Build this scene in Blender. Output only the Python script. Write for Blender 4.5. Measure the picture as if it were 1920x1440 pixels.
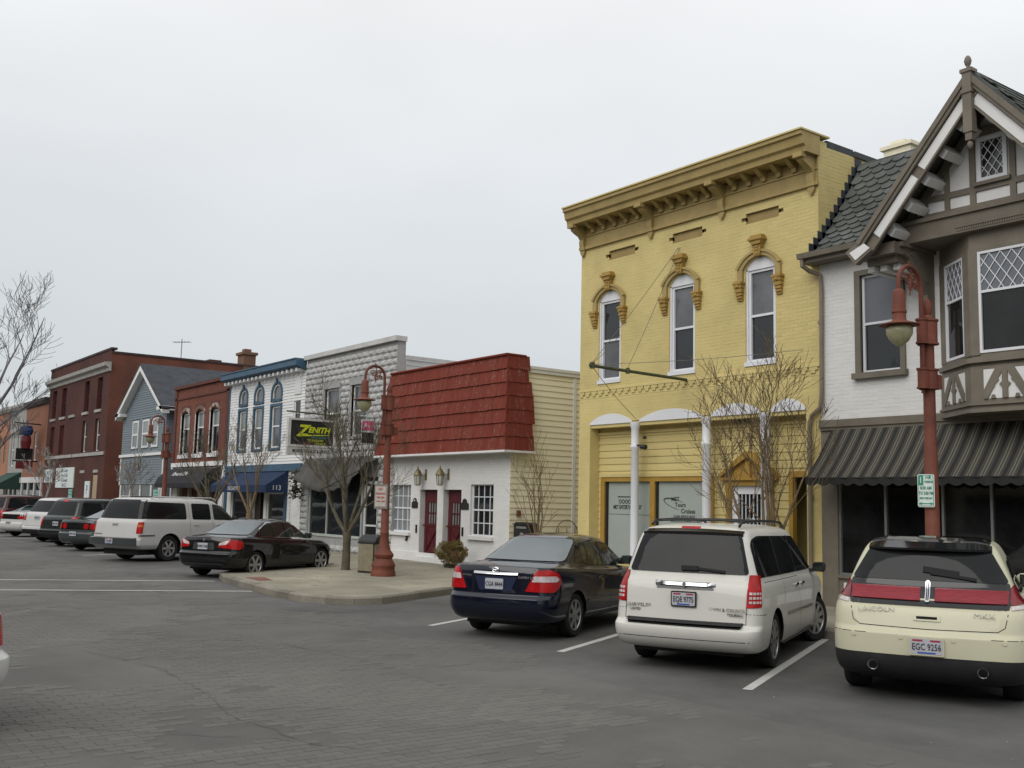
import bpy, bmesh, math, random
import numpy as np
from mathutils import Vector, Matrix
from mathutils.geometry import delaunay_2d_cdt
from math import sin, cos, pi, radians, sqrt, atan2
random.seed(7)
S = bpy.context.scene
for o_ in list(bpy.data.objects): bpy.data.objects.remove(o_)

# ------------------------------------------------------------ camera, sky, sun, exposure
EYE = 1.95
cam = bpy.data.cameras.new('camera'); camo = bpy.data.objects.new('camera', cam); S.collection.objects.link(camo)
cam.sensor_width = 36; cam.lens = 36 * 1927.7 / 1920; cam.clip_end = 2500; cam.clip_start = .1
TH, RO, YA = 0.116132, 0.022508, 0.933108
fw = Vector((-sin(YA)*cos(TH), cos(YA)*cos(TH), sin(TH))); r0 = Vector((cos(YA), sin(YA), 0)); u0 = r0.cross(fw)
rr = cos(RO)*r0 + sin(RO)*u0; uu = cos(RO)*u0 - sin(RO)*r0
mm = Matrix((rr, uu, -fw)).transposed().to_4x4(); mm.translation = (0, 0, EYE)
camo.matrix_world = mm
S.camera = camo
S.render.resolution_x = 1024; S.render.resolution_y = 768

W = bpy.data.worlds.new('World'); S.world = W; W.use_nodes = True
nt = W.node_tree; nt.nodes.clear(); N = nt.nodes.new; LK = nt.links.new
out = N('ShaderNodeOutputWorld'); bg = N('ShaderNodeBackground'); bg.inputs[1].default_value = 0.1
sky = N('ShaderNodeTexSky'); sky.sky_type = 'NISHITA'; sky.sun_disc = False
SUN_EL, SUN_AZ = radians(40), radians(163)
sky.sun_elevation = SUN_EL; sky.sun_rotation = SUN_AZ; sky.dust_density = 4
tc = N('ShaderNodeTexCoord'); sep = N('ShaderNodeSeparateXYZ'); LK(tc.outputs['Generated'], sep.inputs[0])
# overcast layer: darker at the horizon, brighter overhead, soft cloud mottling
mr = N('ShaderNodeMapRange'); mr.inputs[1].default_value = -0.02; mr.inputs[2].default_value = 1.0
LK(sep.outputs[2], mr.inputs[0])
cr = N('ShaderNodeValToRGB'); LK(mr.outputs[0], cr.inputs[0])
e = cr.color_ramp.elements
e[0].position = 0; e[0].color = (.53, .56, .57, 1); e[1].position = 1; e[1].color = (1.0, 1.0, 1.0, 1)
for p_, c_ in ((.12, (.58, .615, .63)), (.28, (.665, .69, .71)), (.45, (.80, .81, .82)), (.75, (.95, .95, .955))):
    x_ = e.new(p_); x_.color = (*c_, 1)
mp = N('ShaderNodeMapping'); mp.inputs['Scale'].default_value = (1, 1, 2.6); LK(tc.outputs['Generated'], mp.inputs[0])
nz = N('ShaderNodeTexNoise'); nz.inputs['Scale'].default_value = 1.7; nz.inputs['Detail'].default_value = 3; LK(mp.outputs[0], nz.inputs[0])
m2 = N('ShaderNodeMapRange'); m2.inputs[1].default_value = .3; m2.inputs[2].default_value = .7; m2.inputs[3].default_value = 11.0; m2.inputs[4].default_value = 12.6
LK(nz.outputs[0], m2.inputs[0])
vm = N('ShaderNodeVectorMath'); vm.operation = 'SCALE'; LK(cr.outputs[0], vm.inputs[0]); LK(m2.outputs[0], vm.inputs['Scale'])
mx = N('ShaderNodeMixRGB'); mx.inputs[0].default_value = .92; LK(sky.outputs[0], mx.inputs[1]); LK(vm.outputs[0], mx.inputs[2])
LK(mx.outputs[0], bg.inputs[0]); LK(bg.outputs[0], out.inputs[0])

sl = bpy.data.lights.new('sun', 'SUN'); sl.energy = 1.5; sl.angle = radians(50); sl.color = (1, .97, .93)
so = bpy.data.objects.new('sun', sl); S.collection.objects.link(so); so.location = (0, -20, 40)
# sun_rotation is measured clockwise from +Y
sd = Vector((sin(SUN_AZ)*cos(SUN_EL), cos(SUN_AZ)*cos(SUN_EL), sin(SUN_EL)))
so.rotation_euler = sd.to_track_quat('Z', 'Y').to_euler()
S.view_settings.view_transform = 'Standard'; S.view_settings.look = 'None'
S.view_settings.exposure = 0.0; S.view_settings.gamma = 1; S.view_settings.use_curve_mapping = False

# ------------------------------------------------------------ helpers
ORG = {}
def link(o): S.collection.objects.link(o); return o
def tag(o, label=None, cat=None, group=None, kind=None):
    if label: o['label'] = label
    if cat: o['category'] = cat
    if group: o['group'] = group
    if kind: o['kind'] = kind
    return o
def thing(name, label, cat, loc=(0, 0, 0), group=None, rz=0, world=True):
    o = bpy.data.objects.new(name, None); link(o); o.location = loc; o.rotation_euler = (0, 0, rz); o.empty_display_size = .2
    if world: ORG[o.name] = Matrix.Translation(loc).inverted()      # children are modelled in world coordinates
    return tag(o, label, cat, group)
def adopt(o, parent):
    if parent is not None:
        o.parent = parent
        if parent.name in ORG: o.matrix_parent_inverse = ORG[parent.name]
def mkobj(name, me, parent=None, loc=None, rot=None, scl=None):
    o = bpy.data.objects.new(name, me); link(o); adopt(o, parent)
    if loc is not None: o.location = loc
    if rot is not None: o.rotation_euler = rot
    if scl is not None: o.scale = scl
    return o
class Fc:                                   # a wall plane: s along, z up, d outwards
    def __init__(s, o, us, un): s.o = Vector(o); s.us = Vector(us).normalized(); s.un = Vector(un).normalized()
    def p(s, a, z, d): v = s.o + s.us*a + s.un*d; return (v.x, v.y, z + s.o.z)
FY = 16.8
FR = Fc((0, FY, 0), (1, 0, 0), (0, -1, 0))
def SD(x): return Fc((x, 0, 0), (0, 1, 0), (1, 0, 0))
WD = Fc((0, 0, 0), (1, 0, 0), (0, -1, 0))
class MB:
    def __init__(s): s.v = []; s.f = []; s.m = []
    def add(s, vs, fs, m=0):
        b = len(s.v); s.v += [tuple(v) for v in vs]; s.f += [tuple(b+i for i in f) for f in fs]; s.m += [m]*len(fs); return s
    def hexa(s, P, m=0):
        return s.add(P, [(0,1,2,3),(7,6,5,4),(0,4,5,1),(1,5,6,2),(2,6,7,3),(3,7,4,0)], m)
    def box(s, x0, x1, y0, y1, z0, z1, m=0):
        return s.hexa([(x0,y0,z0),(x1,y0,z0),(x1,y1,z0),(x0,y1,z0),(x0,y0,z1),(x1,y0,z1),(x1,y1,z1),(x0,y1,z1)], m)
    def fb(s, fc, s0, s1, z0, z1, d0, d1, m=0):
        return s.hexa([fc.p(s0,z0,d0),fc.p(s1,z0,d0),fc.p(s1,z0,d1),fc.p(s0,z0,d1),fc.p(s0,z1,d0),fc.p(s1,z1,d0),fc.p(s1,z1,d1),fc.p(s0,z1,d1)], m)
    def fprism(s, fc, pts, d0, d1, m=0):    # polygon (s,z) extruded in d
        n = len(pts); A = [fc.p(a, z, d0) for a, z in pts]; B = [fc.p(a, z, d1) for a, z in pts]
        return s.add(A+B, [tuple(range(n))[::-1], tuple(range(n, 2*n))] + [(i, (i+1) % n, n+(i+1) % n, n+i) for i in range(n)], m)
    def sprism(s, fc, pts, s0, s1, m=0):    # polygon (d,z) extruded along s
        n = len(pts); A = [fc.p(s0, z, d) for d, z in pts]; B = [fc.p(s1, z, d) for d, z in pts]
        return s.add(A+B, [tuple(range(n)), tuple(range(n, 2*n))[::-1]] + [(i, n+i, n+(i+1) % n, (i+1) % n) for i in range(n)], m)
    def zprism(s, pts, z0, z1, m=0):
        n = len(pts); A = [(x, y, z0) for x, y in pts]; B = [(x, y, z1) for x, y in pts]
        return s.add(A+B, [tuple(range(n))[::-1], tuple(range(n, 2*n))] + [(i, (i+1) % n, n+(i+1) % n, n+i) for i in range(n)], m)
    def beam(s, a, b, w, h, up=(0, 0, 1), m=0):
        a = Vector(a); b = Vector(b); d = (b-a).normalized(); u = Vector(up); sd_ = d.cross(u).normalized(); u = sd_.cross(d).normalized()
        P = []
        for p in (a, b):
            for i, j in ((-1,-1),(1,-1),(1,1),(-1,1)): P.append(p + sd_*i*w/2 + u*j*h/2)
        return s.hexa(P, m)
    def tube(s, pts, r, n=8, m=0, cap=True):
        pts = [Vector(p) for p in pts]; k = len(pts); rs = r if isinstance(r, (list, tuple)) else [r]*k
        V = []; ref = None
        for i, p in enumerate(pts):
            d = (pts[min(i+1, k-1)] - pts[max(i-1, 0)]).normalized()
            if ref is None: ref = d.orthogonal().normalized()
            ref = (ref - d*ref.dot(d));
            if ref.length < 1e-5: ref = d.orthogonal()
            ref.normalize(); b = d.cross(ref)
            for j in range(n):
                t = 2*pi*j/n; V.append(p + (ref*cos(t) + b*sin(t))*rs[i])
        F = [(i*n+j, i*n+(j+1) % n, (i+1)*n+(j+1) % n, (i+1)*n+j) for i in range(k-1) for j in range(n)]
        if cap: F += [tuple(range(n))[::-1], tuple(range((k-1)*n, k*n))]
        return s.add(V, F, m)
    def lathe(s, prof, c=(0, 0, 0), n=20, ax='z', m=0, cap=True):
        V = []; c = Vector(c)
        for r, h in prof:
            for j in range(n):
                t = 2*pi*j/n; a, b = r*cos(t), r*sin(t)
                V.append(c + (Vector((a, b, h)) if ax == 'z' else Vector((a, h, b)) if ax == 'y' else Vector((h, a, b))))
        k = len(prof)
        F = [(i*n+j, i*n+(j+1) % n, (i+1)*n+(j+1) % n, (i+1)*n+j) for i in range(k-1) for j in range(n)]
        if cap: F += [tuple(range(n))[::-1], tuple(range((k-1)*n, k*n))]
        return s.add(V, F, m)
    def mesh(s, name, mats, smooth=False, fix=True):
        me = bpy.data.meshes.new(name); me.from_pydata([tuple(v) for v in s.v], [], s.f)
        for m_ in (mats if isinstance(mats, (list, tuple)) else [mats]): me.materials.append(m_)
        me.polygons.foreach_set('material_index', s.m)
        if not smooth: me.shade_flat()
        if fix:
            bm = bmesh.new(); bm.from_mesh(me); bmesh.ops.recalc_face_normals(bm, faces=bm.faces); bm.to_mesh(me); bm.free()
        if smooth:
            me.polygons.foreach_set('use_smooth', [True]*len(me.polygons)); me.set_sharp_from_angle(angle=radians(smooth if smooth is not True else 35))
        me.update(); return me
    def build(s, name, mats, parent=None, smooth=False, fix=True):
        return mkobj(name, s.mesh(name, mats, smooth, fix), parent)

# ------------------------------------------------------------ materials
MATS = {}
def M(name, col, rough=.8, var=.12, scale=2.0, bump=0, bscale=60, spec=.35, metal=0, coat=0, stretch=(1, 1, 1), col2=None, thr=(.35, .7), fine=0, ior=None):
    if name in MATS: return MATS[name]
    m = bpy.data.materials.new(name); m.use_nodes = True; t = m.node_tree; b = t.nodes['Principled BSDF']
    b.inputs['Roughness'].default_value = rough; b.inputs['Metallic'].default_value = metal
    b.inputs['Specular IOR Level'].default_value = spec; b.inputs['Coat Weight'].default_value = coat; b.inputs['Coat Roughness'].default_value = .04
    if ior: b.inputs['IOR'].default_value = ior
    tc = t.nodes.new('ShaderNodeTexCoord'); mp = t.nodes.new('ShaderNodeMapping'); mp.inputs['Scale'].default_value = stretch
    t.links.new(tc.outputs['Object'], mp.inputs[0])
    n = t.nodes.new('ShaderNodeTexNoise'); n.inputs['Scale'].default_value = scale; n.inputs['Detail'].default_value = 6; n.inputs['Roughness'].default_value = .62
    t.links.new(mp.outputs[0], n.inputs[0])
    mr = t.nodes.new('ShaderNodeMapRange'); mr.inputs[1].default_value = thr[0]; mr.inputs[2].default_value = thr[1]; t.links.new(n.outputs[0], mr.inputs[0])
    mx = t.nodes.new('ShaderNodeMixRGB'); t.links.new(mr.outputs[0], mx.inputs[0])
    c2 = col2 or tuple(min(1, c*(1+var)) for c in col); c1 = col if col2 else tuple(c*(1-var) for c in col)
    mx.inputs[1].default_value = (*c1, 1); mx.inputs[2].default_value = (*c2, 1)
    last = mx.outputs[0]
    if fine:
        n3 = t.nodes.new('ShaderNodeTexNoise'); n3.inputs['Scale'].default_value = bscale; n3.inputs['Detail'].default_value = 2; t.links.new(mp.outputs[0], n3.inputs[0])
        m3 = t.nodes.new('ShaderNodeMapRange'); m3.inputs[1].default_value = .3; m3.inputs[2].default_value = .7; m3.inputs[3].default_value = 1-fine; m3.inputs[4].default_value = 1+fine
        t.links.new(n3.outputs[0], m3.inputs[0])
        v3 = t.nodes.new('ShaderNodeVectorMath'); v3.operation = 'SCALE'; t.links.new(last, v3.inputs[0]); t.links.new(m3.outputs[0], v3.inputs['Scale']); last = v3.outputs[0]
    # every copied piece differs a little
    oi = t.nodes.new('ShaderNodeObjectInfo'); m4 = t.nodes.new('ShaderNodeMapRange'); m4.inputs[3].default_value = 1-var*.45; m4.inputs[4].default_value = 1+var*.45
    t.links.new(oi.outputs['Random'], m4.inputs[0]); v4 = t.nodes.new('ShaderNodeVectorMath'); v4.operation = 'SCALE'
    t.links.new(last, v4.inputs[0]); t.links.new(m4.outputs[0], v4.inputs['Scale']); last = v4.outputs[0]
    t.links.new(last, b.inputs['Base Color'])
    if bump:
        n2 = t.nodes.new('ShaderNodeTexNoise'); n2.inputs['Scale'].default_value = bscale; n2.inputs['Detail'].default_value = 4; t.links.new(mp.outputs[0], n2.inputs[0])
        bp = t.nodes.new('ShaderNodeBump'); bp.inputs['Strength'].default_value = bump; bp.inputs['Distance'].default_value = .01
        t.links.new(n2.outputs[0], bp.inputs['Height']); t.links.new(bp.outputs[0], b.inputs['Normal'])
    MATS[name] = m; return m
def Mv(name, col, col2, **k):               # material whose islands vary (for joined bricks / pavers): per-island random
    if name in MATS: return MATS[name]
    m = M(name, col, **k); t = m.node_tree; b = t.nodes['Principled BSDF']
    g = t.nodes.new('ShaderNodeNewGeometry'); mx = t.nodes.new('ShaderNodeMixRGB'); mx.blend_type = 'MIX'
    src = b.inputs['Base Color'].links[0].from_socket
    mr = t.nodes.new('ShaderNodeMapRange'); mr.inputs[1].default_value = .45; mr.inputs[2].default_value = 1.0; mr.inputs[4].default_value = .9
    t.links.new(g.outputs['Random Per Island'], mr.inputs[0]); t.links.new(mr.outputs[0], mx.inputs[0])
    t.links.new(src, mx.inputs[1]); mx.inputs[2].default_value = (*col2, 1); t.links.new(mx.outputs[0], b.inputs['Base Color'])
    return m

YEL = M('yellow_paint', (.565, .465, .20), .7, .12, .75, .2, 25, fine=.03)
YELD = M('ochre_trim_paint', (.34, .215, .055), .6, .12, 3, .1, 40)
YELT = M('tan_trim_paint', (.34, .255, .10), .6, .13, 2.5, .1, 40)
ORC = M('orange_trim_paint', (.36, .215, .04), .55, .1, 3)
WHT = M('white_paint', (.66, .66, .65), .55, .05, 2.5)
WHT2 = M('white_brick_paint', (.64, .635, .62), .65, .07, 1.3, .3, 30, fine=.03)
VNL = M('white_vinyl_frame', (.66, .67, .70), .4, .03, 3)
TAU = M('taupe_paint', (.158, .138, .108), .6, .14, 2.5, .08, 40)
CRM = M('cream_siding_paint', (.74, .69, .52), .5, .06, 2)
WSD = M('white_siding_paint', (.66, .665, .66), .6, .08, 2)
BLUT = M('blue_trim_paint', (.042, .092, .142), .5, .15, 3)
BLUS = M('blue_grey_siding_paint', (.16, .195, .22), .6, .12, 1.5)
GLS = M('window_glass', (.018, .021, .024), .04, .25, .7, .25, 1.6, spec=.55)
GLS2 = M('window_glass_blinds', (.11, .115, .125), .08, .3, 1.2, .25, 1.4, spec=.5)
GLS3 = M('window_glass_curtain', (.20, .22, .22), .15, .2, 3, spec=.5, stretch=(6, 6, .5))
FROST = M('frosted_shop_glass', (.33, .37, .34), .25, .05, .8, spec=.4)
SHG = M('shop_glass', (.012, .013, .013), .05, .6, 1.1, .15, 1.2, spec=.4)
GRB = M('grey_block', (.42, .42, .415), .85, .14, 1.4, .5, 30, fine=.08)
GRM = M('grey_mortar', (.30, .30, .30), .9, .1, 4)
RED = M('dark_red_brick', (.088, .033, .026), .85, .25, .35, .4, 40, fine=.1)
REDM = M('red_brick_mortar', (.10, .035, .028), .9, .15, 4)
REDB = Mv('old_red_brick', (.15, .050, .033), (.09, .035, .027), rough=.9, var=.25, scale=.5)
ORB = M('orange_brick', (.24, .105, .06), .85, .15, .4, .3, 40, fine=.1)
STN = M('pale_stone', (.33, .32, .30), .8, .15, 2, .2, 30)
SLT = M('slate_shingle', (.085, .092, .086), .85, .35, 1.2, .3, 40, fine=.15)
SHK = M('red_cedar_shake', (.165, .037, .025), .85, .16, 1.6, .3, 25, spec=.15, stretch=(9, 9, .6), fine=.12)
SHKW = M('weathered_cedar_shake', (.165, .04, .027), .85, .16, 2.6, .3, 25, spec=.15, stretch=(16, 16, .8), col2=(.30, .22, .19), thr=(.58, .70))
MAR = M('maroon_door_paint', (.085, .012, .016), .4, .12, 2)
BLK = M('black_iron', (.018, .018, .018), .5, .2, 5)
DRK = M('dark_recess', (.012, .012, .012), .9, .1, 3)
CONC = M('concrete', (.25, .235, .18), .9, .22, .6, .35, 45, fine=.10)
KRB = M('kerb_concrete', (.20, .185, .15), .9, .22, 1.3, .5, 30, fine=.12)
RUST = M('red_lamp_paint', (.145, .044, .027), .7, .28, 2.2, .2, 40, fine=.08)
BARK = M('grey_brown_bark', (.105, .092, .062), .9, .3, 6, .5, 60)
BARKB = M('brown_twig_bark', (.15, .11, .062), .9, .25, 6)
BARKG = M('grey_twig_bark', (.14, .135, .135), .9, .25, 6)
BARKP = M('pale_peeling_bark', (.24, .225, .205), .9, .3, 6)
ROOF = M('grey_roofing', (.06, .063, .067), .9, .2, 2, .3, 30)
ASPH = M('asphalt', (.120, .118, .111), .93, .22, .45, .6, 120, fine=.16)
ASPD = M('parking_asphalt', (.108, .107, .103), .93, .32, .45, .6, 120, fine=.14)
PAV = Mv('tarred_brick_paver', (.126, .121, .110), (.114, .111, .104), rough=.9, var=.24, scale=.30, bump=.5, bscale=70, fine=.13)
LINE = M('worn_road_paint', (.46, .46, .44), .8, .0, 7, col2=(.20, .20, .19), thr=(.54, .82), fine=.1, bscale=70)
LETD = M('dark_lettering', (.02, .025, .022), .6, .05, 3)
LETW = M('white_lettering', (.6, .6, .6), .6, .05, 3)
GRN = M('sign_green', (.02, .22, .14), .5, .05, 3)
SGW = M('sign_white', (.58, .64, .62), .5, .05, 3)

# ------------------------------------------------------------ text
def text(parent, s, size, org, right=(1, 0, 0), up=(0, 0, 1), mat=None, ext=.003, align='CENTER', shear=0, sx=1, bold=0, name='lettering'):
    cu = bpy.data.curves.new(name, 'FONT'); cu.body = s; cu.size = size; cu.extrude = ext; cu.align_x = align; cu.align_y = 'CENTER'; cu.resolution_u = 2
    cu.shear = shear; cu.offset = bold
    to = bpy.data.objects.new(name, cu); me = bpy.data.meshes.new_from_object(to); bpy.data.objects.remove(to)
    me.name = name; me.materials.clear(); me.materials.append(mat or LETD)
    R = Vector(right).normalized(); U = Vector(up).normalized(); Nn = R.cross(U)
    T = Matrix((R*sx, U, Nn)).transposed().to_4x4(); T.translation = Vector(org); me.transform(T)
    return mkobj(name, me, parent)

# ------------------------------------------------------------ stamping many alike pieces
def stamp(name, mat, tv, tf, pos, us, parent=None, kind='stuff', scl=None, jit=None, ud=None, smooth=False, bev=None):
    """template verts tv (a,z,d) placed at rows pos (a,z,d); us = Fc ; scl (n,3)"""
    tv = np.array(tv, float); n = len(pos); pos = np.array(pos, float)
    P = np.repeat(tv[None], n, 0)
    if scl is not None: P = P*np.array(scl)[:, None, :]
    if bev is not None: P = P + np.array(bev, float)[None]
    P = P + pos[:, None, :]
    o = np.array(us.o); a = np.array(us.us); d = np.array(us.un); z = np.array((0, 0, 1.))
    if ud is not None: z = np.array(ud)
    X = o + P[..., 0:1]*a + P[..., 1:2]*z + P[..., 2:3]*d
    k = len(tv); F = (np.array(tf)[None] + (np.arange(n)*k)[:, None, None]).reshape(-1, len(tf[0]))
    me = bpy.data.meshes.new(name); V = X.reshape(-1, 3)
    me.vertices.add(len(V)); me.vertices.foreach_set('co', V.ravel())
    q = F.shape[1]; me.loops.add(F.size); me.loops.foreach_set('vertex_index', F.ravel())
    me.polygons.add(len(F)); me.polygons.foreach_set('loop_start', np.arange(len(F))*q); me.polygons.foreach_set('loop_total', np.full(len(F), q))
    me.update(calc_edges=True); me.materials.append(mat); me.shade_flat()
    if smooth: me.polygons.foreach_set('use_smooth', [True]*len(F))
    ob = mkobj(name, me, parent)
    if kind: ob['kind'] = kind
    return ob
BRF = [(0,1,5,4),(1,2,6,5),(2,3,7,6),(3,0,4,7),(4,5,6,7)]
def brick_tpl(w, h, d, b=.004):
    return [(0,0,0),(w,0,0),(w,h,0),(0,h,0),(b,b,d),(w-b,b,d),(w-b,h-b,d),(b,h-b,d)]
def rows(a0, a1, z0, z1, bw, bh, holes, clip=None, shift=.5):
    out = []; nz_ = int((z1-z0)/bh + .5)
    for r in range(nz_):
        z = z0 + r*bh; A0, A1 = a0, a1
        if clip:
            c = clip(z + bh*.5)
            if c is None: continue
            A0, A1 = max(a0, c[0]), min(a1, c[1])
        cuts = sorted((h[0], h[1]) for h in holes if h[2] < z+bh*.6 and h[3] > z+bh*.4)
        x = A0; segs = []
        for c0, c1 in cuts:
            if c0 > x: segs.append((x, min(c0, A1)))
            x = max(x, c1)
        if x < A1: segs.append((x, A1))
        for s0, s1 in segs:
            if bw is None: out.append((s0, z, s1-s0)); continue
            k = math.floor((s0-a0)/bw - (shift if r % 2 else 0)); x = a0 + (k + (shift if r % 2 else 0))*bw
            while x < s1:
                b0, b1 = max(x, s0), min(x+bw, s1)
                if b1-b0 > .03: out.append((b0, z, b1-b0))
                x += bw
    return out
def bricks(parent, fc, a0, a1, z0, z1, holes, mat, bw=.215, bh=.075, gap=.005, nind=300, d=.003, near=None, clip=None, name='brick'):
    R = rows(a0, a1, z0, z1, bw, bh, holes, clip)
    near = near if near is not None else (lambda a, z: a)
    full = [i for i, r in enumerate(R) if abs(r[2]-bw) < 1e-4]
    full.sort(key=lambda i: -near(R[i][0], R[i][1])); ind = set(full[:nind])
    m = MB(); tv = brick_tpl(bw-gap, bh-gap, d)
    V = [fc.p(a, z, q) for a, z, q in tv]; o = Vector(fc.p(0, 0, 0)); m.add([Vector(v)-o for v in V], BRF)
    me = m.mesh(name, mat)
    for i in ind:
        a, z, w = R[i]; j = Vector(fc.p(a+gap/2, z+gap/2, random.uniform(-.0015, .001))); mkobj(name, me, parent, j)
    rest = [R[i] for i in range(len(R)) if i not in ind]
    if rest:
        stamp(name+'work', mat, brick_tpl(1, 1, 1, .0), BRF, [(a+gap/2, z+gap/2, random.uniform(-.0015, .001)) for a, z, w in rest], fc, parent, 'stuff',
              [(w-gap, bh-gap, d) for a, z, w in rest], bev=[(0,0,0)]*4+[(.004,.004,0),(-.004,.004,0),(-.004,-.004,0),(.004,-.004,0)])
def boards(parent, fc, a0, a1, z0, z1, bh, holes, mat, clip=None, d=.02, name='siding_board'):
    key = (name, mat.name, round(d, 3), tuple(fc.un))
    if key not in MESHC:
        m = MB(); o = Vector(fc.p(0, 0, 0))
        V = [fc.p(a, z, q) for a, z, q in [(0,0,0),(1,0,0),(1,1.0,0),(0,1.0,0),(0,0,d),(1,0,d),(1,1.04,.003),(0,1.04,.003)]]
        m.add([Vector(v)-o for v in V], [(0,1,5,4),(1,2,6,5),(3,0,4,7),(4,5,6,7)]); MESHC[key] = m.mesh(name, mat)
    for a, z, w in rows(a0, a1, z0, z1, None, bh, holes, clip):
        if w < .03: continue
        s = (w, 1, bh) if abs(fc.us.x) > .5 else (1, w, bh)
        mkobj(name, MESHC[key], parent, fc.p(a, z, 0), None, s)
MESHC = {}
def wall(parent, fc, a0, a1, z0, z1, holes, mat, depth=.12, name='wall', clip=None):
    """front sheet with real openings and reveals"""
    m = MB(); xs = sorted({a0, a1, *[min(max(h[i], a0), a1) for h in holes for i in (0, 1)]}); zs = sorted({z0, z1, *[min(max(h[i], z0), z1) for h in holes for i in (2, 3)]})
    for i in range(len(zs)-1):
        zc = (zs[i]+zs[i+1])/2
        for j in range(len(xs)-1):
            xc = (xs[j]+xs[j+1])/2
            if any(h[0] < xc < h[1] and h[2] < zc < h[3] for h in holes): continue
            m.add([fc.p(xs[j], zs[i], 0), fc.p(xs[j+1], zs[i], 0), fc.p(xs[j+1], zs[i+1], 0), fc.p(xs[j], zs[i+1], 0)], [(0,1,2,3)])
    for h in holes:
        x0, x1, y0, y1 = h[:4]; depth_ = h[4] if len(h) > 4 else depth
        for a, b in (((x0,y0),(x0,y1)),((x1,y1),(x1,y0)),((x0,y1),(x1,y1)),((x1,y0),(x0,y0))):
            m.add([fc.p(*a, 0), fc.p(*b, 0), fc.p(*b, -depth_), fc.p(*a, -depth_)], [(0,1,2,3)])
    return m.build(name, mat, parent, fix=False)
def window(parent, fc, a0, a1, z0, z1, d=-.06, fr=.05, fmat=None, gm=GLS, gm2=None, rail=.5, mull=(), bars_z=(), sill=None, smat=None, name='window', t=.05):
    """frame + panes (children) ; rail: height fraction of meeting rail (0 none)"""
    fmat = fmat or WHT; m = MB()
    m.fb(fc, a0, a0+fr, z0, z1, d-.02, d+t*.5); m.fb(fc, a1-fr, a1, z0, z1, d-.02, d+t*.5)
    m.fb(fc, a0+fr, a1-fr, z1-fr, z1, d-.02, d+t*.5); m.fb(fc, a0+fr, a1-fr, z0, z0+fr, d-.02, d+t*.5)
    xs = [a0+fr] + [a0+(a1-a0)*q for q in mull] + [a1-fr]
    zr = z0 + (z1-z0)*rail if rail else None; hb = fr*.35
    if zr: m.fb(fc, a0+fr, a1-fr, zr-hb*1.3, zr+hb*1.3, d-.02, d+t*.4)
    for q in mull:
        x = a0+(a1-a0)*q; m.fb(fc, x-hb*.7, x+hb*.7, z0+fr, z1-fr, d-.018, d+t*.3)
    for q in bars_z:
        z = z0+(z1-z0)*q; m.fb(fc, a0+fr, a1-fr, z-hb*.7, z+hb*.7, d-.018, d+t*.3-.002)
    w = m.build(name, fmat, parent)
    spans = [(z0+fr, zr-hb), (zr+hb, z1-fr)] if zr else [(z0+fr, z1-fr)]
    for k, (p0, p1) in enumerate(spans):
        g = MB(); g.fb(fc, a0+fr-.004, a1-fr+.004, p0-.004, p1+.004, d-.03, d-.012 + (.008 if k else 0)); g.build('pane', (gm2 if (k and gm2) else gm), w)
    if sill:
        q = MB(); q.fb(fc, a0-sill[0], a1+sill[0], z0-sill[1], z0-.002, -.02, sill[2]); q.build('sill', smat or fmat, w)
    return w
def arc(xc, z, hw, rise, n=10, rev=False):
    if rise <= 0: return [(xc-hw, z), (xc+hw, z)]
    R = (hw*hw+rise*rise)/(2*rise); a = math.asin(min(1, hw/R)); a = pi-a if rise > hw else a
    P = [(xc+R*sin(-a+2*a*i/n), z+rise-R+R*cos(-a+2*a*i/n)) for i in range(n+1)]
    return P[::-1] if rev else P
def rp(pts, r, n=4):
    """round a polygon's corners"""
    out = []; k = len(pts); rl = r if isinstance(r, (list, tuple)) else [r]*k
    for i in range(k):
        p = Vector(pts[i]); a = Vector(pts[i-1])-p; b = Vector(pts[(i+1) % k])-p
        q = min(rl[i], a.length*.45, b.length*.45)
        if q < 1e-4: out.append(tuple(p)); continue
        s = p+a.normalized()*q; e_ = p+b.normalized()*q
        for j in range(n+1):
            t = j/n; v = s*(1-t)**2 + p*2*t*(1-t) + e_*t*t; out.append((v.x, v.y))
    return out
# ============================================================ GROUND
def plane(name, x0, x1, y0, y1, z, mat):
    m = MB(); m.add([(x0,y0,z),(x1,y0,z),(x1,y1,z),(x0,y1,z)], [(0,1,2,3)]); return m.build(name, mat, None, fix=False)
tag(plane('ground', -900, 600, -600, 900, -.05, ASPH), kind='structure')
road = tag(plane('road', -330, 40, -7, 13.7, -.006, ASPH), kind='structure')
import mathutils.noise as mnoise
tag(MB().add([(-330, 7.9, -.0058), (40, 7.9, -.0058), (40, 9.1, -.001), (-330, 9.1, -.001), (40, 13.6, -.001), (-330, 13.6, -.001)], [(0,1,2,3), (3,2,4,5)]).build('parking_lane', ASPD, None, fix=False), kind='structure')
# tarred brick pavers, courses running across the street
bl, bw = .235, .112; PX0, PX1, PY0, PY1 = -34, 3.5, -3.0, 8.9
pos = []
k = 0; x = PX0
while x < PX1:
    y = PY0 - (bl*.5 if k % 2 else 0)
    while y < PY1-.02:
        n_ = mnoise.noise(Vector((x*.45, y*.45, 3.1))) + .5*mnoise.noise(Vector((x*1.7, y*1.7, 9.))) + random.gauss(0, .10)
        if n_ < .20 - max(0, (y-5.6))*.22 or (x > -9 and y < 4.5 and n_ < .45): pos.append((x+random.uniform(-.0015, .0015), max(y, PY0), -.006))
        y += bl
    x += bw; k += 1
dist = lambda p: (p[0]**2 + p[1]**2)
vis = lambda p: (-p[0]*.8+p[1]*.6) > 7.3 and abs((p[0]*.6+p[1]*.8)/(-p[0]*.8+p[1]*.6)) < .53
near = sorted([i for i, p in enumerate(pos) if vis(p)], key=lambda i: dist(pos[i]))[:300]
nset = set(near)
g = .006; h = .0060; b = .005
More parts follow.
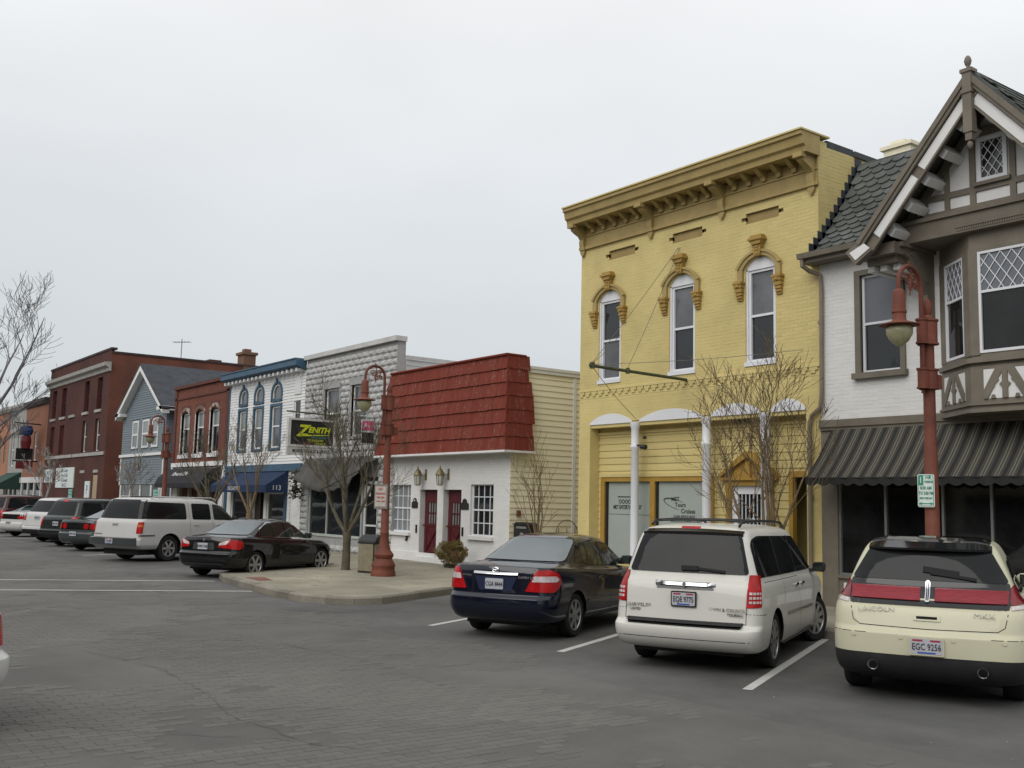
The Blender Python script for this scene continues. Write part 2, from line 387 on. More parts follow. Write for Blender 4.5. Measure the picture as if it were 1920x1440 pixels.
PT = [(g/2,g/2,0),(bw-g/2,g/2,0),(bw-g/2,bl-g/2,0),(g/2,bl-g/2,0),(g/2+b,g/2+b,h),(bw-g/2-b,g/2+b,h),(bw-g/2-b,bl-g/2-b,h),(g/2+b,bl-g/2-b,h)]
mb = MB(); mb.add(PT, BRF); pm = mb.mesh('paver', PAV)
for i in near: mkobj('paver', pm, road, (pos[i][0], pos[i][1], -.006+random.uniform(-.002, .0012)))
rest = [(p[0], p[1], p[2]+random.uniform(-.0022, .0012)) for i, p in enumerate(pos) if i not in nset]
GP = Fc((0, 0, 0), (1, 0, 0), (0, 0, 1))
stamp('paving', PAV, PT, BRF, rest, GP, road, 'stuff', ud=(0, 1, 0))

# painted lines
def line(name, a, b_, w, z, label):
    a = Vector((*a, z)); b_ = Vector((*b_, z)); d = (b_-a).normalized(); n = Vector((-d.y, d.x, 0))*w/2
    m = MB(); m.add([a-n, b_-n, b_+n, a+n], [(0,1,2,3)]); return tag(m.build(name, LINE, None, fix=False), kind='structure')
for x in (-7.66, -10.87, -14.12, -35.0, -38.3, -41.6, -44.9, -48.2, -51.5): line('stall_line', (x, 8.95), (x-2.35, 13.5), .11, .003, '')
for a, b_ in (((-29.9, -4.3), (-23.72, 9.05)), ((-27.1, -4.3), (-20.9, 8.8))): line('crosswalk_line', a, b_, .13, .0035, '')

# sidewalk with bulb-out, slabs and kerb stones
KY = 13.6
side = tag(plane('sidewalk', -330, 40, KY+.15, 18.9, .12, CONC), kind='structure')
def clipc(poly, cell):
    out = cell
    n = len(poly)
    for i in range(n):
        a, b_ = poly[i], poly[(i+1) % n]; ins = lambda p: (b_[0]-a[0])*(p[1]-a[1]) - (b_[1]-a[1])*(p[0]-a[0]) >= 0
        new = []
        for j in range(len(out)):
            p, q = out[j], out[(j+1) % len(out)]
            if ins(p): new.append(p)
            if ins(p) != ins(q):
                d1 = (b_[0]-a[0])*(p[1]-a[1]) - (b_[1]-a[1])*(p[0]-a[0]); d2 = (b_[0]-a[0])*(q[1]-a[1]) - (b_[1]-a[1])*(q[0]-a[0]); t = d1/(d1-d2)
                new.append((p[0]+(q[0]-p[0])*t, p[1]+(q[1]-p[1])*t))
        out = new
        if len(out) < 3: return None
    return out
BULB = [(-24.95, 9.85), (-24.5, 9.45), (-23.4, 9.13), (-21.0, 8.88), (-19.5, 8.72), (-18.5, 8.76), (-17.85, 8.98), (-17.5, 9.4), (-17.42, 9.95), (-19.35, KY), (-26.95, KY)]
def inset(poly, d):
    n = len(poly); out = []
    for i in range(n):
        p = Vector(poly[i]); a = (p-Vector(poly[i-1])).normalized(); c = (Vector(poly[(i+1) % n])-p).normalized()
        na = Vector((-a.y, a.x)); nb = Vector((-c.y, c.x)); q = (na+nb); q = q/(q.length_squared/2 + 1e-6)
        out.append(tuple(p+q*d))
    return out
BIN = inset(BULB, .16); BIN[-1] = (BIN[-1][0], KY+.16); BIN[-2] = (BIN[-2][0], KY+.16)
def slab(poly, z=.15):
    m = MB(); A = inset(poly, .007); n = len(A); B = inset(poly, .018)
    m.add([(x, y, z-.03) for x, y in A] + [(x, y, z-.006) for x, y in A] + [(x, y, z) for x, y in B], [tuple(range(2*n, 3*n))] + [(i, (i+1) % n, n+(i+1) % n, n+i) for i in range(n)] + [(n+i, n+(i+1) % n, 2*n+(i+1) % n, 2*n+i) for i in range(n)])
    return m.build('slab', CONC, side)
x = -28.5
while x < -16:
    y = 8.2
    while y < KY+.1:
        c = clipc(BIN, [(x, y), (x+1.5, y), (x+1.5, min(y+1.45, KY+.16)), (x, min(y+1.45, KY+.16))])
        if c and len(c) > 2:
            ar = abs(sum(c[i-1][0]*c[i][1]-c[i][0]*c[i-1][1] for i in range(len(c))))/2
            if ar > .02: slab(c)
        y += 1.45
    x += 1.5
x = -42.0
while x < 6:
    for y in (KY+.16, KY+1.72): slab([(x, y), (x+1.5, y), (x+1.5, y+1.56), (x, y+1.56)], .15)
    x += 1.5
for x0 in (-330,): 
    m = MB(); m.zprism([(x0, KY+.16), (-42.0, KY+.16), (-42.0, 18.9), (x0, 18.9)], .121, .149); m.build('far_paving', CONC, side)
m = MB(); m.zprism([(-42, KY+3.28), (40, KY+3.28), (40, 18.9), (-42, 18.9)], .121, .149); m.build('entry_paving', CONC, side)
m = MB(); m.zprism(BIN, .0, .122); m.build('bulb_base', CONC, side)
kerb = tag(MB().zprism([(-330, KY), (-42, KY), (-42, KY+.16), (-330, KY+.16)], -.03, .152).build('kerb', KRB), kind='structure')
def kstones(P, L=1.2):
    for i in range(len(P)-1):
        a = Vector(P[i]); b_ = Vector(P[i+1]); n = max(1, round((b_-a).length/L)); d = (b_-a)/n; nn = Vector((-d.y, d.x)).normalized()*.16
        for j in range(n):
            p = a+d*j+d.normalized()*.003; q = a+d*(j+1)-d.normalized()*.003
            m = MB(); f = .03
            pts = [(p.x, p.y), (q.x, q.y), (q.x+nn.x, q.y+nn.y), (p.x+nn.x, p.y+nn.y)]; off = nn.normalized()*f
            t = [(p.x+off.x, p.y+off.y), (q.x+off.x, q.y+off.y), pts[2], pts[3]]
            z1 = .152+random.uniform(-.004, .003)
            m.add([(x, y, -.03) for x, y in pts]+[(x, y, z1-.035) for x, y in pts]+[(x, y, z1) for x, y in t],
                  [(0,1,5,4),(1,2,6,5),(2,3,7,6),(3,0,4,7),(4,5,9,8),(5,6,10,9),(6,7,11,10),(7,4,8,11),(8,9,10,11)])
            m.build('kerb_stone', KRB, kerb)
def smooth_c(P, k=3):
    for _ in range(2):
        Q = [P[0]]
        for i in range(len(P)-1):
            a, b_ = P[i], P[i+1]; Q += [(a[0]*.75+b_[0]*.25, a[1]*.75+b_[1]*.25), (a[0]*.25+b_[0]*.75, a[1]*.25+b_[1]*.75)]
        P = Q+[P[-1]]
    return P
kstones([(-26.95, KY), (-24.95, 9.85)]); kstones(BULB[0:9], .6); kstones([BULB[8], (-19.35, KY)])
kstones([(-42, KY), (-26.95, KY)], 1.5); kstones([(-19.35, KY), (6, KY)], 1.5)
RAMP = M('red_ramp_surface', (.17, .07, .052), .9, .3, 6)
m = MB(); m.zprism([(-22.7, 9.38), (-21.7, 9.28), (-21.7, 9.6), (-22.5, 9.75)], .151, .157); tag(m.build('tactile_paving', RAMP), kind='structure')

# ============================================================ YELLOW BUILDING
YX0, YX1 = -19.78, -12.50
yb = thing('yellow_building', 'yellow painted brick two-storey shop building with bracketed cornice and three tall arched windows', 'building', (-16.1, FY, 0))
WW = [(-18.68, .40), (-16.24, .40), (-13.98, .40)]       # window centres, half widths
wz0, wzs, wzt = 4.98, 7.02, 7.25
cols_x = [-17.72, -15.47, -13.86]
sh = [(-19.36, -12.85, .15, 3.98)]                        # recessed ground floor
H = sh + [(c-h, c+h, wz0, wzt) for c, h in WW]
PN = [(-18.85, -17.68), (-16.66, -15.50), (-14.48, -13.36)]
pz0, pz1 = 8.0, 8.26
HP = [(a+.12, b-.12, pz0, pz1) for a, b in PN] + [(a, b, pz0+.085, pz1-.085) for a, b in PN]
# front sheet with openings: holes overlap for the stepped panels, so list them as non-overlapping strips
HP2 = []
for a, b_ in PN: HP2 += [(a+.12, b_-.12, pz0, pz1, .06), (a, a+.12, pz0+.085, pz1-.085, .06), (b_-.12, b_, pz0+.085, pz1-.085, .06)]
wall(yb, FR, YX0, YX1, .15, 8.62, H+HP2, YEL, .3)
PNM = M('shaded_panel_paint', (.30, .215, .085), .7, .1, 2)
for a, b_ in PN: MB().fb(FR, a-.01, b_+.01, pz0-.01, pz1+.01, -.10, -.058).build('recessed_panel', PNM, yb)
ah = [(c-h-.02, c+h+.02, wz0, wzt+.01) for c, h in WW]
AR = [(-19.36, -17.86), (-17.60, -15.60), (-15.36, -13.98), (-13.72, -12.86)]   # segmental arches over the shopfront
archh = [((a), (b_), 3.98, 4.17) for a, b_ in AR]
bricks(yb, FR, YX0, YX1, .15, 8.45, H + HP2 + [(YX0, YX1, 4.60, 4.84)] + [(a+.03, b_-.03, 3.9, 4.2) for a, b_ in AR], YEL, near=lambda a, z: a)
# body behind
m = MB(); m.box(YX0, YX1, FY+1.3, 29, .0, 9.3); m.box(YX0, YX1, FY+.3, FY+1.3, 4.2, 9.3); m.box(YX0, -19.37, FY+.3, FY+1.3, 0, 4.2); m.box(-12.85, YX1, FY+.3, FY+1.3, 0, 4.2); m.box(YX0, YX1, FY+.02, FY+.3, 8.62, 9.4); m.box(YX0, YX0+.3, FY+.003, FY+.3, 0, 8.62); m.box(YX1-.01, YX1+.002, FY+.003, FY+.3, 0, 8.62)
m.build('side_wall', YEL, yb)
# exposed side strip, brick
def ysc(z): return (16.8, 18.05) if z > 6.9 else None
S2 = SD(YX1)
bricks(yb, S2, FY, 18.0, 6.9, 9.3, [], YEL, nind=0, name='side_brick')
m = MB(); m.sprism(Fc((0, 0, 0), (0, 1, 0), (1, 0, 0)), [(YX0-.02, 9.3), (YX0-.02, 9.42), (YX1+.04, 9.42), (YX1+.04, 9.3)], 18.0, 29); m.box(YX0, YX1, FY+.3, 18.0, 9.3, 9.45)
m.build('roof', ROOF, yb)
# cornice
cz = 8.45
m = MB()
m.fb(FR, YX0-.03, YX1+.03, cz, cz+.06, 0, .07); m.fb(FR, YX0-.02, YX1+.02, cz+.06, cz+.10, 0, .04)
m.fb(FR, YX0-.01, YX1+.01, cz+.10, cz+.58, 0, .025)
m.fb(FR, YX0-.02, YX1+.02, cz+.33, cz+.37, .025, .05)
m.build('frieze', YELT, yb)
m = MB()
m.sprism(FR, [(0, 9.05), (.44, 9.05), (.46, 9.16), (.52, 9.20), (.55, 9.36), (.60, 9.38), (.60, 9.46), (0, 9.46)], YX0-.08, YX1+.06)
m.build('cornice', YELT, yb)
m = MB(); m.fb(FR, YX0-.10, YX1+.08, 9.465, 9.50, -.3, .63); m.build('cornice_cap', YEL, yb)
def bracket(xc, w, top, zb, big):
    m = MB()
    if big:
        P = [(.03, zb), (.10, zb+.02), (.12, zb+.16), (.10, zb+.22), (.16, zb+.30), (.30, zb+.36), (.40, zb+.42), (.42, top), (.03, top)]
        m.sprism(FR, P, xc-w/2, xc+w/2)
        m.fb(FR, xc-w/2-.02, xc+w/2+.02, zb-.05, zb+.03, .02, .10); m.fb(FR, xc-w/2-.03, xc+w/2+.03, top-.10, top, .36, .50)
        m.fprism(FR, [(xc-w/2, zb-.05), (xc+w/2, zb-.05), (xc+w/2, zb-.12), (xc, zb-.23), (xc-w/2, zb-.12)], .0, .075)
    else:
        P = [(.03, zb), (.10, zb), (.12, zb+.08), (.20, zb+.10), (.30, zb+.18), (.36, top-.02), (.36, top), (.03, top)]
        m.sprism(FR, P, xc-w/2, xc+w/2)
    m.build('cornice_bracket', YELT, yb, 40)
BX = [YX0+.10, -17.22, -15.0, YX1-.12]
for x in BX: bracket(x, .16, 9.06, cz+.04, True)
for a, b_ in zip(BX[:-1], BX[1:]):
    for i in range(1, 6): bracket(a+(b_-a)*i/6, .11, 9.06, cz+.38, False)
# windows, arched white heads, hood moulds, keystones and corbel stops
for i, (c, h) in enumerate(WW):
    w = window(yb, FR, c-h+.05, c+h-.05, wz0+.05, wzs-.02, -.10, .055, VNL, GLS if i != 0 else GLS2, GLS2 if i else GLS, .5, t=.08)
    m = MB(); m.fb(FR, c-h, c-h+.05, wz0, wzs, -.12, -.03); m.fb(FR, c+h-.05, c+h, wz0, wzs, -.12, -.03); m.fb(FR, c-h-.02, c+h+.02, wz0-.04, wz0+.05, -.1, .03)
    m.fprism(FR, [(c+h, wzs-.02)] + [(c-h, wzs-.02)] + arc(c, wzs, h, .24, 10), -.12, -.03)
    m.build('window_casing', VNL, w)
    # brick spandrels close the square opening down to the arch
    m = MB(); A = arc(c, wzs, h+.001, .235, 12); L_ = A[:7]; R_ = A[6:]
    m.fprism(FR, [(c-h, wzt)] + [(p[0], p[1]) for p in L_] + [(c, wzt)], -.29, 0.002); m.fprism(FR, [(c, wzt)] + [(p[0], p[1]) for p in R_] + [(c+h, wzt)], -.29, 0.002)
    m.build('arch_spandrel', YEL, yb)
    m = MB(); o_ = arc(c, wzs+.02, h+.17, .33, 12); i_ = arc(c, wzs+.0, h+.035, .255, 12)
    m.fprism(FR, [(c-h-.17, wzs-.28)] + o_ + [(c+h+.17, wzs-.28), (c+h+.035, wzs-.28)] + i_[::-1] + [(c-h-.035, wzs-.28)], 0, .07)
    o2 = arc(c, wzs+.03, h+.21, .35, 12); m.fprism(FR, o2 + arc(c, wzs+.02, h+.13, .31, 12, True), .06, .10)
    m.build('hood_mould', YELT, yb)
    m = MB(); zt = wzs+.24
    m.fprism(FR, [(c-.08, zt), (c+.08, zt), (c+.11, zt+.24), (c-.11, zt+.24)], 0, .12); m.fprism(FR, [(c-.11, zt+.24), (c+.11, zt+.24), (c+.17, zt+.33), (c-.17, zt+.33)], 0, .16)
    m.fb(FR, c-.19, c+.19, zt+.33, zt+.38, 0, .19); m.fb(FR, c-.15, c+.15, zt+.38, zt+.44, 0, .15)
    for q in (.05, .13, .2): m.fb(FR, c-.05, c+.05, zt+q-.02, zt+q+.02, .12, .135)
    m.build('keystone', YELD, yb)
    for s_ in (-1, 1):
        x = c+s_*(h+.12); m = MB(); z = wzs-.60
        m.fb(FR, x-.10, x+.10, z+.22, z+.36, 0, .13); m.fb(FR, x-.12, x+.12, z+.30, z+.34, 0, .15); m.fb(FR, x-.09, x+.09, z+.13, z+.21, 0, .11); m.fb(FR, x-.08, x+.08, z+.06, z+.12, 0, .09); m.fb(FR, x-.07, x+.07, z, z+.05, 0, .07)
        m.fb(FR, x-.05, x+.05, z+.24, z+.29, .13, .145); m.fb(FR, x-.075, x+.075, z-.05, z+.3, 0, .04)
        m.build('corbel', YELD, yb)
# dentil band
m = MB(); m.fb(FR, YX0, YX1, 4.78, 4.84, 0, .035); m.fb(FR, YX0, YX1, 4.60, 4.65, -.002, .005)
m.build('string_course', YEL, yb)
tpl = brick_tpl(1, 1, 1, 0); pz = []; sc = []
n = 31; pit = (YX1-YX0)/n
for i in range(n):
    a = YX0+.006+i*pit*.998; pz += [(a, 4.715, 0), (a+pit*.15, 4.65, 0)]; sc += [(pit*.85, .06, .028), (pit*.45, .065, .028)]
m = MB()
for (a, z, d), (w_, hh, dd) in zip(pz, sc): m.fb(FR, a, a+w_, z, z+hh, 0, dd)
m.build('dentil_course', YEL, yb)['kind'] = 'stuff'
# shopfront recess
RC = -.32
m = MB(); m.fb(FR, -19.36, -12.85, 3.86, 3.97, RC-.1, -.02); m.build('lintel', YEL, yb)
for a, b_ in AR:
    m = MB(); A = arc((a+b_)/2, 3.99, (b_-a)/2, .20, 12); m.fprism(FR, [((b_), 3.94), (a, 3.94)] + A, -.04, .010); m.build('arch_panel', VNL if a != -15.36 else VNL, yb)
for x in cols_x:
    m = MB(); m.lathe([(.12, .15), (.12, .3), (.10, .34), (.092, 3.3), (.115, 3.33), (.115, 3.37), (.092, 3.4), (.095, 3.78), (.115, 3.82), (.115, 3.93)], (x, FY-.02, 0), 20)
    m.build('cast_iron_column', VNL, yb, 40)
FC2 = Fc((0, FY+.32, 0), (1, 0, 0), (0, -1, 0))
wins = [(-19.13, -17.52), (-17.42, -15.66)]
door = (-15.06, -14.02); dr2 = (-13.42, -12.86)
hh = [(-19.22, -15.58, .62, 2.66), (door[0]-.12, door[1]+.12, .15, 2.62), (dr2[0]-.08, dr2[1], .15, 2.72)]
wall(yb, FC2, -19.36, -12.85, .15, 3.98, hh, YEL, .15, name='shopfront_wall')
boards(yb, FC2, -19.36, -12.85, .17, 3.72, .165, hh, YEL, d=.022)
m = MB(); m.fb(FC2, -19.36, -12.85, 3.70, 3.76, 0, .05); m.fb(FC2, -19.22, -15.58, 2.66, 2.74, 0, .06); m.build('moulding', YEL, yb)
m = MB()
m.fb(FC2, -19.26, -15.54, 2.55, 2.66, -.02, .04); m.fb(FC2, -19.26, -19.12, .62, 2.55, -.02, .04); m.fb(FC2, -17.53, -17.37, .62, 2.55, -.02, .04); m.fb(FC2, -15.68, -15.54, .62, 2.55, -.02, .04)
m.build('window_surround', ORC, yb)
m = MB(); m.fb(FC2, -19.12, -19.05, .70, 2.55, -.07, -.005); m.fb(FC2, -17.37, -17.31, .70, 2.55, -.07, -.005); m.fb(FC2, -19.12, -15.68, .62, .72, -.06, .05); m.build('window_sill', BLK, yb)
FRO = []
for a, b_ in ((-19.05, -17.53), (-17.31, -15.68)):
    m = MB(); m.fb(FC2, a, b_, .70, 2.55, -.06, -.045); FRO.append(m.build('shop_window', FROST, yb))
TY = lambda fc, a, z, d: fc.p(a, z, d)
def ftext(par, fc, s, size, a, z, d, mat=LETD, **k): return text(par, s, size, fc.p(a, z, d), fc.us, (0, 0, 1), mat, **k)
ftext(FRO[0], FC2, 'MET ENTERTAINMENT', .135, -18.38, 1.93, -.043, sx=.72, bold=.003)
m = MB(); m.fb(FC2, -18.72, -18.0, 2.17, 2.195, -.045, -.040)
for i in range(6): m.tube([FC2.p(-18.63+.11*i+.042*cos(t*pi/4), 2.07+.045*sin(t*pi/4), -.041) for t in range(9)], .009, 4)
m.fb(FC2, -19.04, -17.54, 1.755, 1.765, -.045, -.042)
m.build('logo', LETD, FRO[0])
ftext(FRO[1], FC2, 'MET', .135, -16.78, 2.14, -.043, bold=.002); ftext(FRO[1], FC2, 'Tours', .14, -16.62, 2.01, -.043, bold=.002); ftext(FRO[1], FC2, 'Cruises', .145, -16.38, 1.87, -.043, bold=.002)
ftext(FRO[1], FC2, 'GLOBAL PRIVATE GROUP', .068, -16.50, 1.755, -.043, sx=.85); ftext(FRO[1], FC2, 'TRAVEL ENTERTAINMENT & EVENTS', .072, -16.45, 1.645, -.043, sx=.85)
m = MB(); m.tube([FC2.p(-16.72+.42*cos(t), 2.02-.10*cos(t)+.105*sin(t), -.041) for t in [pi*(.35+.1*i) for i in range(13)]], [.003, .005, .008, .011, .013, .013, .011, .009, .007, .006, .005, .004, .003], 5)
m.build('logo', LETD, FRO[1])
# pedimented doorway
m = MB(); m.fb(FC2, door[0]-.12, door[0], .15, 2.45, -.1, .05); m.fb(FC2, door[1], door[1]+.12, .15, 2.45, -.1, .05); m.fb(FC2, door[0]-.12, door[1]+.12, 2.45, 2.56, -.1, .06)
m.fb(FC2, door[0]-.26, door[1]+.26, 2.56, 2.62, -.05, .12)
dc = (door[0]+door[1])/2; hw = (door[1]-door[0])/2+.26
for s_ in (-1, 1): m.fprism(FC2, [(dc+s_*hw, 2.62), (dc+s_*hw, 2.69), (dc+s_*.06, 3.18), (dc, 3.12), (dc, 3.05)], 0, .12)
m.fprism(FC2, [(dc-.07, 2.62), (dc+.07, 2.62), (dc+.05, 2.95), (dc-.05, 2.95)], 0, .10); m.fprism(FC2, [(dc-hw+.1, 2.62), (dc+hw-.1, 2.62), (dc, 3.06)], 0, .03)
m.build('pediment', ORC, yb)
m = MB(); x0, x1 = door
m.fb(FC2, x0, x0+.16, .15, 2.45, -.08, -.02); m.fb(FC2, x1-.16, x1, .15, 2.45, -.08, -.02); m.fb(FC2, x0+.16, x1-.16, 2.27, 2.45, -.08, -.02); m.fb(FC2, x0+.16, x1-.16, .15, .4, -.08, -.02)
dd = m.build('door', VNL, yb)
m = MB(); m.fb(FC2, x0+.15, x1-.15, .38, 2.28, -.12, -.09); m.build('pane', GLS, dd)
m = MB()
for i in range(1, 7):
    x = x0+.16+(x1-x0-.32)*i/7; m.fb(FC2, x-.009, x+.009, .4, 2.27, -.05, -.03)
def scroll(m, fc, cx, cz, r, sx=1, sz=1, turns=1.3, tr=.012, d=-.02, n=16):
    m.tube([fc.p(cx+sx*r*(1-.75*i/n)*cos(i/n*turns*2*pi), cz+sz*r*(1-.75*i/n)*sin(i/n*turns*2*pi), d) for i in range(n+1)], tr, 5)
for sx in (-1, 1):
    for zz, sz in ((1.72, 1), (1.42, 1), (1.58, -1), (1.28, -1), (1.1, 1)): scroll(m, FC2, dc+sx*.055, zz, .05, sx, sz)
m.build('security_grille', VNL, dd)
m = MB(); m.fb(FC2, dr2[0]-.10, dr2[0], .15, 2.62, -.1, .03); m.fb(FC2, dr2[0]-.10, dr2[1], 2.62, 2.74, -.1, .03); m.build('door_surround', ORC, yb)
m = MB(); m.fb(FC2, dr2[0], dr2[1], .15, 2.62, -.7, -.68); m.build('entry_glass', SHG, yb)
# greenery inside the right hand entry
m = MB(); rg = random.Random(3)
for i in range(420):
    a = rg.uniform(dr2[0]+.12, dr2[1]-.02); z = rg.uniform(.5, 2.5); d = rg.uniform(-.62, -.3); t = rg.uniform(0, pi); l = .05
    if rg.random() < .4*abs(a-dr2[1]): continue
    p = Vector(FC2.p(a, z, d)); q = Vector((cos(t), rg.uniform(-.5, .5), sin(t)))*l; w_ = Vector((-sin(t), .2, cos(t)))*l*.4
    m.add([p-q, p+w_, p+q, p-w_], [(0,1,2,3)])
fol = tag(m.build('climbing_plant', M('dark_leaf', (.02, .045, .015), .7, .3, 5), None, fix=False), 'dark green leafy plant filling the right hand entry of the yellow building', 'plant')
# security camera on first column
m = MB(); m.fb(FR, -17.66, -17.42, 3.36, 3.40, .02, .06); m.lathe([(.0, 0), (.045, .0), (.06, .16), (.05, .17)], FR.p(-17.42, 3.33, .12), 10, 'x'); m.lathe([(.02, -.03), (.06, 0), (.0, .06)], FR.p(-17.36, 3.55, .06), 10)
tag(m.build('security_camera', BLK), 'small dark security camera bracketed to the leftmost white column of the yellow building', 'camera')
m = MB(); m.lathe([(.05, 0), (.07, .06), (.03, .1)], FC2.p(-14.8, 3.76, .12), 10); m.tube([FC2.p(-14.8, 3.86, .12), FC2.p(-14.55, 3.8, .05)], .015, 6); m.lathe([(.05, 0), (.07, .06), (.03, .1)], FC2.p(-14.5, 3.78, .12), 10)
tag(m.build('flood_light', BLK), 'dark twin floodlight under the arch above the grilled door of the yellow building', 'light')
# iron sign pole with guy wires
sp = thing('sign_pole', 'bare green iron pole with guy wires jutting from the yellow building', 'sign pole', (-16.06, FY, 4.8))
GRI = M('green_iron', (.06, .07, .035), .6, .3, 6)
m = MB(); m.tube([(-16.06, FY, 4.8), (-16.12, 13.95, 4.86)], .035, 8); m.tube([(-16.12, 14.02, 4.80), (-16.12, 14.02, 4.93)], .055, 8); m.tube([(-16.09, 15.0, 4.78), (-16.09, 15.0, 4.90)], .045, 8); m.build('pole', GRI, sp, 40)
WIRE = M('grey_wire', (.12, .11, .09), .6, .2, 6)
m = MB()
for a, b_ in (((-16.12, 14.0, 4.9), (-16.35, FY, 7.9)), ((-16.09, 15.0, 4.9), (-16.3, FY, 7.9)), ((-16.12, 14.0, 4.88), (-12.9, FY, 5.15)), ((-16.12, 14.0, 4.9), (-18.3, FY, 6.1)), ((-16.12, 14.0, 4.86), (-17.7, FY, 4.0))):
    a = Vector(a); b_ = Vector(b_); m.tube([a.lerp(b_, t/6) + Vector((0, 0, -.05*sin(pi*t/6))) for t in range(7)], .006, 4)
m.build('guy_wire', WIRE, sp)

# ============================================================ WHITE COTTAGE WITH RED MANSARD
cx0, cx1 = -29.35, -22.67
wb = thing('white_mansard_building', 'low white painted brick building with two maroon doors under a red shingled mansard', 'building', ((cx0+cx1)/2, FY, 0))
hl = [(-29.08, -27.86, 1.0, 2.50), (-24.55, -23.42, 1.02, 2.50), (-27.30, -26.32, .30, 2.34), (-25.98, -25.02, .30, 2.34)]
wall(wb, FR, cx0, cx1, .15, 3.42, hl, WHT2, .22)
bricks(wb, FR, cx0, cx1, .45, 3.38, hl, WHT2, near=lambda a, z: a)
m = MB(); m.fb(FR, cx0, -26.32, .15, .42, 0, .05); m.fb(FR, -26.32, cx1+.02, .15, .30, 0, .12); m.build('plinth', WHT2, wb)
m = MB(); m.box(cx0, cx1, FY+.25, 27, 0, 5.72); m.box(cx1-.01, cx1+.002, FY+.003, FY+.25, 0, 3.42); m.box(cx0, cx1, FY+.01, FY+.3, 3.42, 5.72); m.build('side_wall', CRM, wb)
boards(wb, SD(cx1), FY, 26.9, .2, 5.6, .165, [(FY, 17.3, 3.35, 5.6)], CRM, d=.022)
m = MB(); m.fb(SD(cx1), 19.0, 19.1, .2, 5.6, 0, .04); m.fb(SD(cx1), FY, 27, 5.62, 5.76, 0, .06); m.box(cx0, cx1+.08, FY+.3, 27, 5.72, 5.80); m.build('roof_edge', WHT, wb)
window(wb, FR, -29.08, -27.86, 1.0, 2.50, -.10, .05, VNL, GLS3, GLS3, .5, (.25, .5, .75), (.25, .75), (.06, .10, .10), WHT2)
window(wb, FR, -24.55, -23.42, 1.02, 2.50, -.10, .05, VNL, SHG, GLS, .5, (.25, .5, .75), (.25, .75), (.06, .10, .10), WHT2)
for k, (a, b_) in enumerate(((-27.30, -26.32), (-25.98, -25.02))):
    m = MB(); m.fb(FR, a+.03, b_-.03, .32, 1.30, -.22, -.17); m.fb(FR, a+.03, a+.22, 1.3, 2.32, -.22, -.17); m.fb(FR, b_-.2, b_-.03, 1.3, 2.32, -.22, -.17); m.fb(FR, a+.22, b_-.2, 1.95, 2.32, -.22, -.17)
    m.fb(FR, a+.14, b_-.12, 1.22, 1.26, -.17, -.15); m.fb(FR, a+.14, b_-.12, .42, .46, -.17, -.15); m.fb(FR, a+.14, a+.18, .46, 1.22, -.17, -.15); m.fb(FR, b_-.16, b_-.12, .46, 1.22, -.17, -.15)
    m.beam(FR.p(a+.2, .5, -.16), FR.p(b_-.2, 1.18, -.16), .02, .05, (0, -1, 0)); m.beam(FR.p(b_-.2, .5, -.162), FR.p(a+.2, 1.18, -.162), .02, .05, (0, -1, 0))
    d_ = m.build('door', MAR, wb); xs = [a+.22+(b_-a-.42)*i/4 for i in range(5)]
    m = MB(); m.fb(FR, xs[0], xs[4], 1.3, 1.95, -.215, -.20); m.build('pane', GLS3, d_)
    m = MB()
    for i in (1, 2, 3): m.fb(FR, xs[i]-.012, xs[i]+.012, 1.3, 1.95, -.2, -.17)
    m.fb(FR, xs[0], xs[4], 1.61, 1.64, -.2, -.175); m.build('glazing_bar', MAR, d_)
    m = MB(); m.lathe([(.0, -.09), (.035, -.08), (.03, -.04), (.015, -.03), (.015, 0)], FR.p(a+.1, 1.25, -.15), 10, 'y'); m.build('door_handle', M('brass', (.4, .32, .16), .3, .1, 3, metal=1), d_)
    m = MB(); m.fb(FR, a-.05, b_+.02, .15, .30, -.2, .10 if k == 0 else .16); m.build('doorstep', WHT2, wb)
# mansard of overlapping red shakes
MZ0, MZ1 = 3.40, 6.03
mo0, mo1 = .42, .30   # overhang bottom / top (front)
MX0, MX1 = cx0-.15, -22.36
def mf(s_, z):  # front slope point
    t = (z-MZ0)/(MZ1-MZ0); return Vector((s_ + (.0), FY-(mo0*(1-t)+.22*t), z))
m = MB()
tb = lambda z: (z-MZ0)/(MZ1-MZ0)
fx = lambda z: MX1 - .22*tb(z)
lx = lambda z: MX0 + .55*tb(z)
A = [(MX0, FY-.40, MZ0), (MX1-.02, FY-.40, MZ0), (fx(MZ1)-.02, FY-.20, MZ1), (lx(MZ1), FY-.20, MZ1)]
B = [(MX0, FY+.55, MZ0), (MX1-.02, FY+.55, MZ0), (fx(MZ1)-.02, FY+.40, MZ1), (lx(MZ1), FY+.40, MZ1)]
m.hexa([A[0], A[1], B[1], B[0], A[3], A[2], B[2], B[3]]); man = m.build('mansard', SHK, wb)
m = MB(); m.box(MX0-.02, MX1+.05, FY-.47, FY+.60, MZ0-.06, MZ0-.002); m.build('mansard_fascia', WHT2, wb)
NC = 7; ch = (MZ1-MZ0)/NC; rg = random.Random(11); cnt = 0; shakes = []
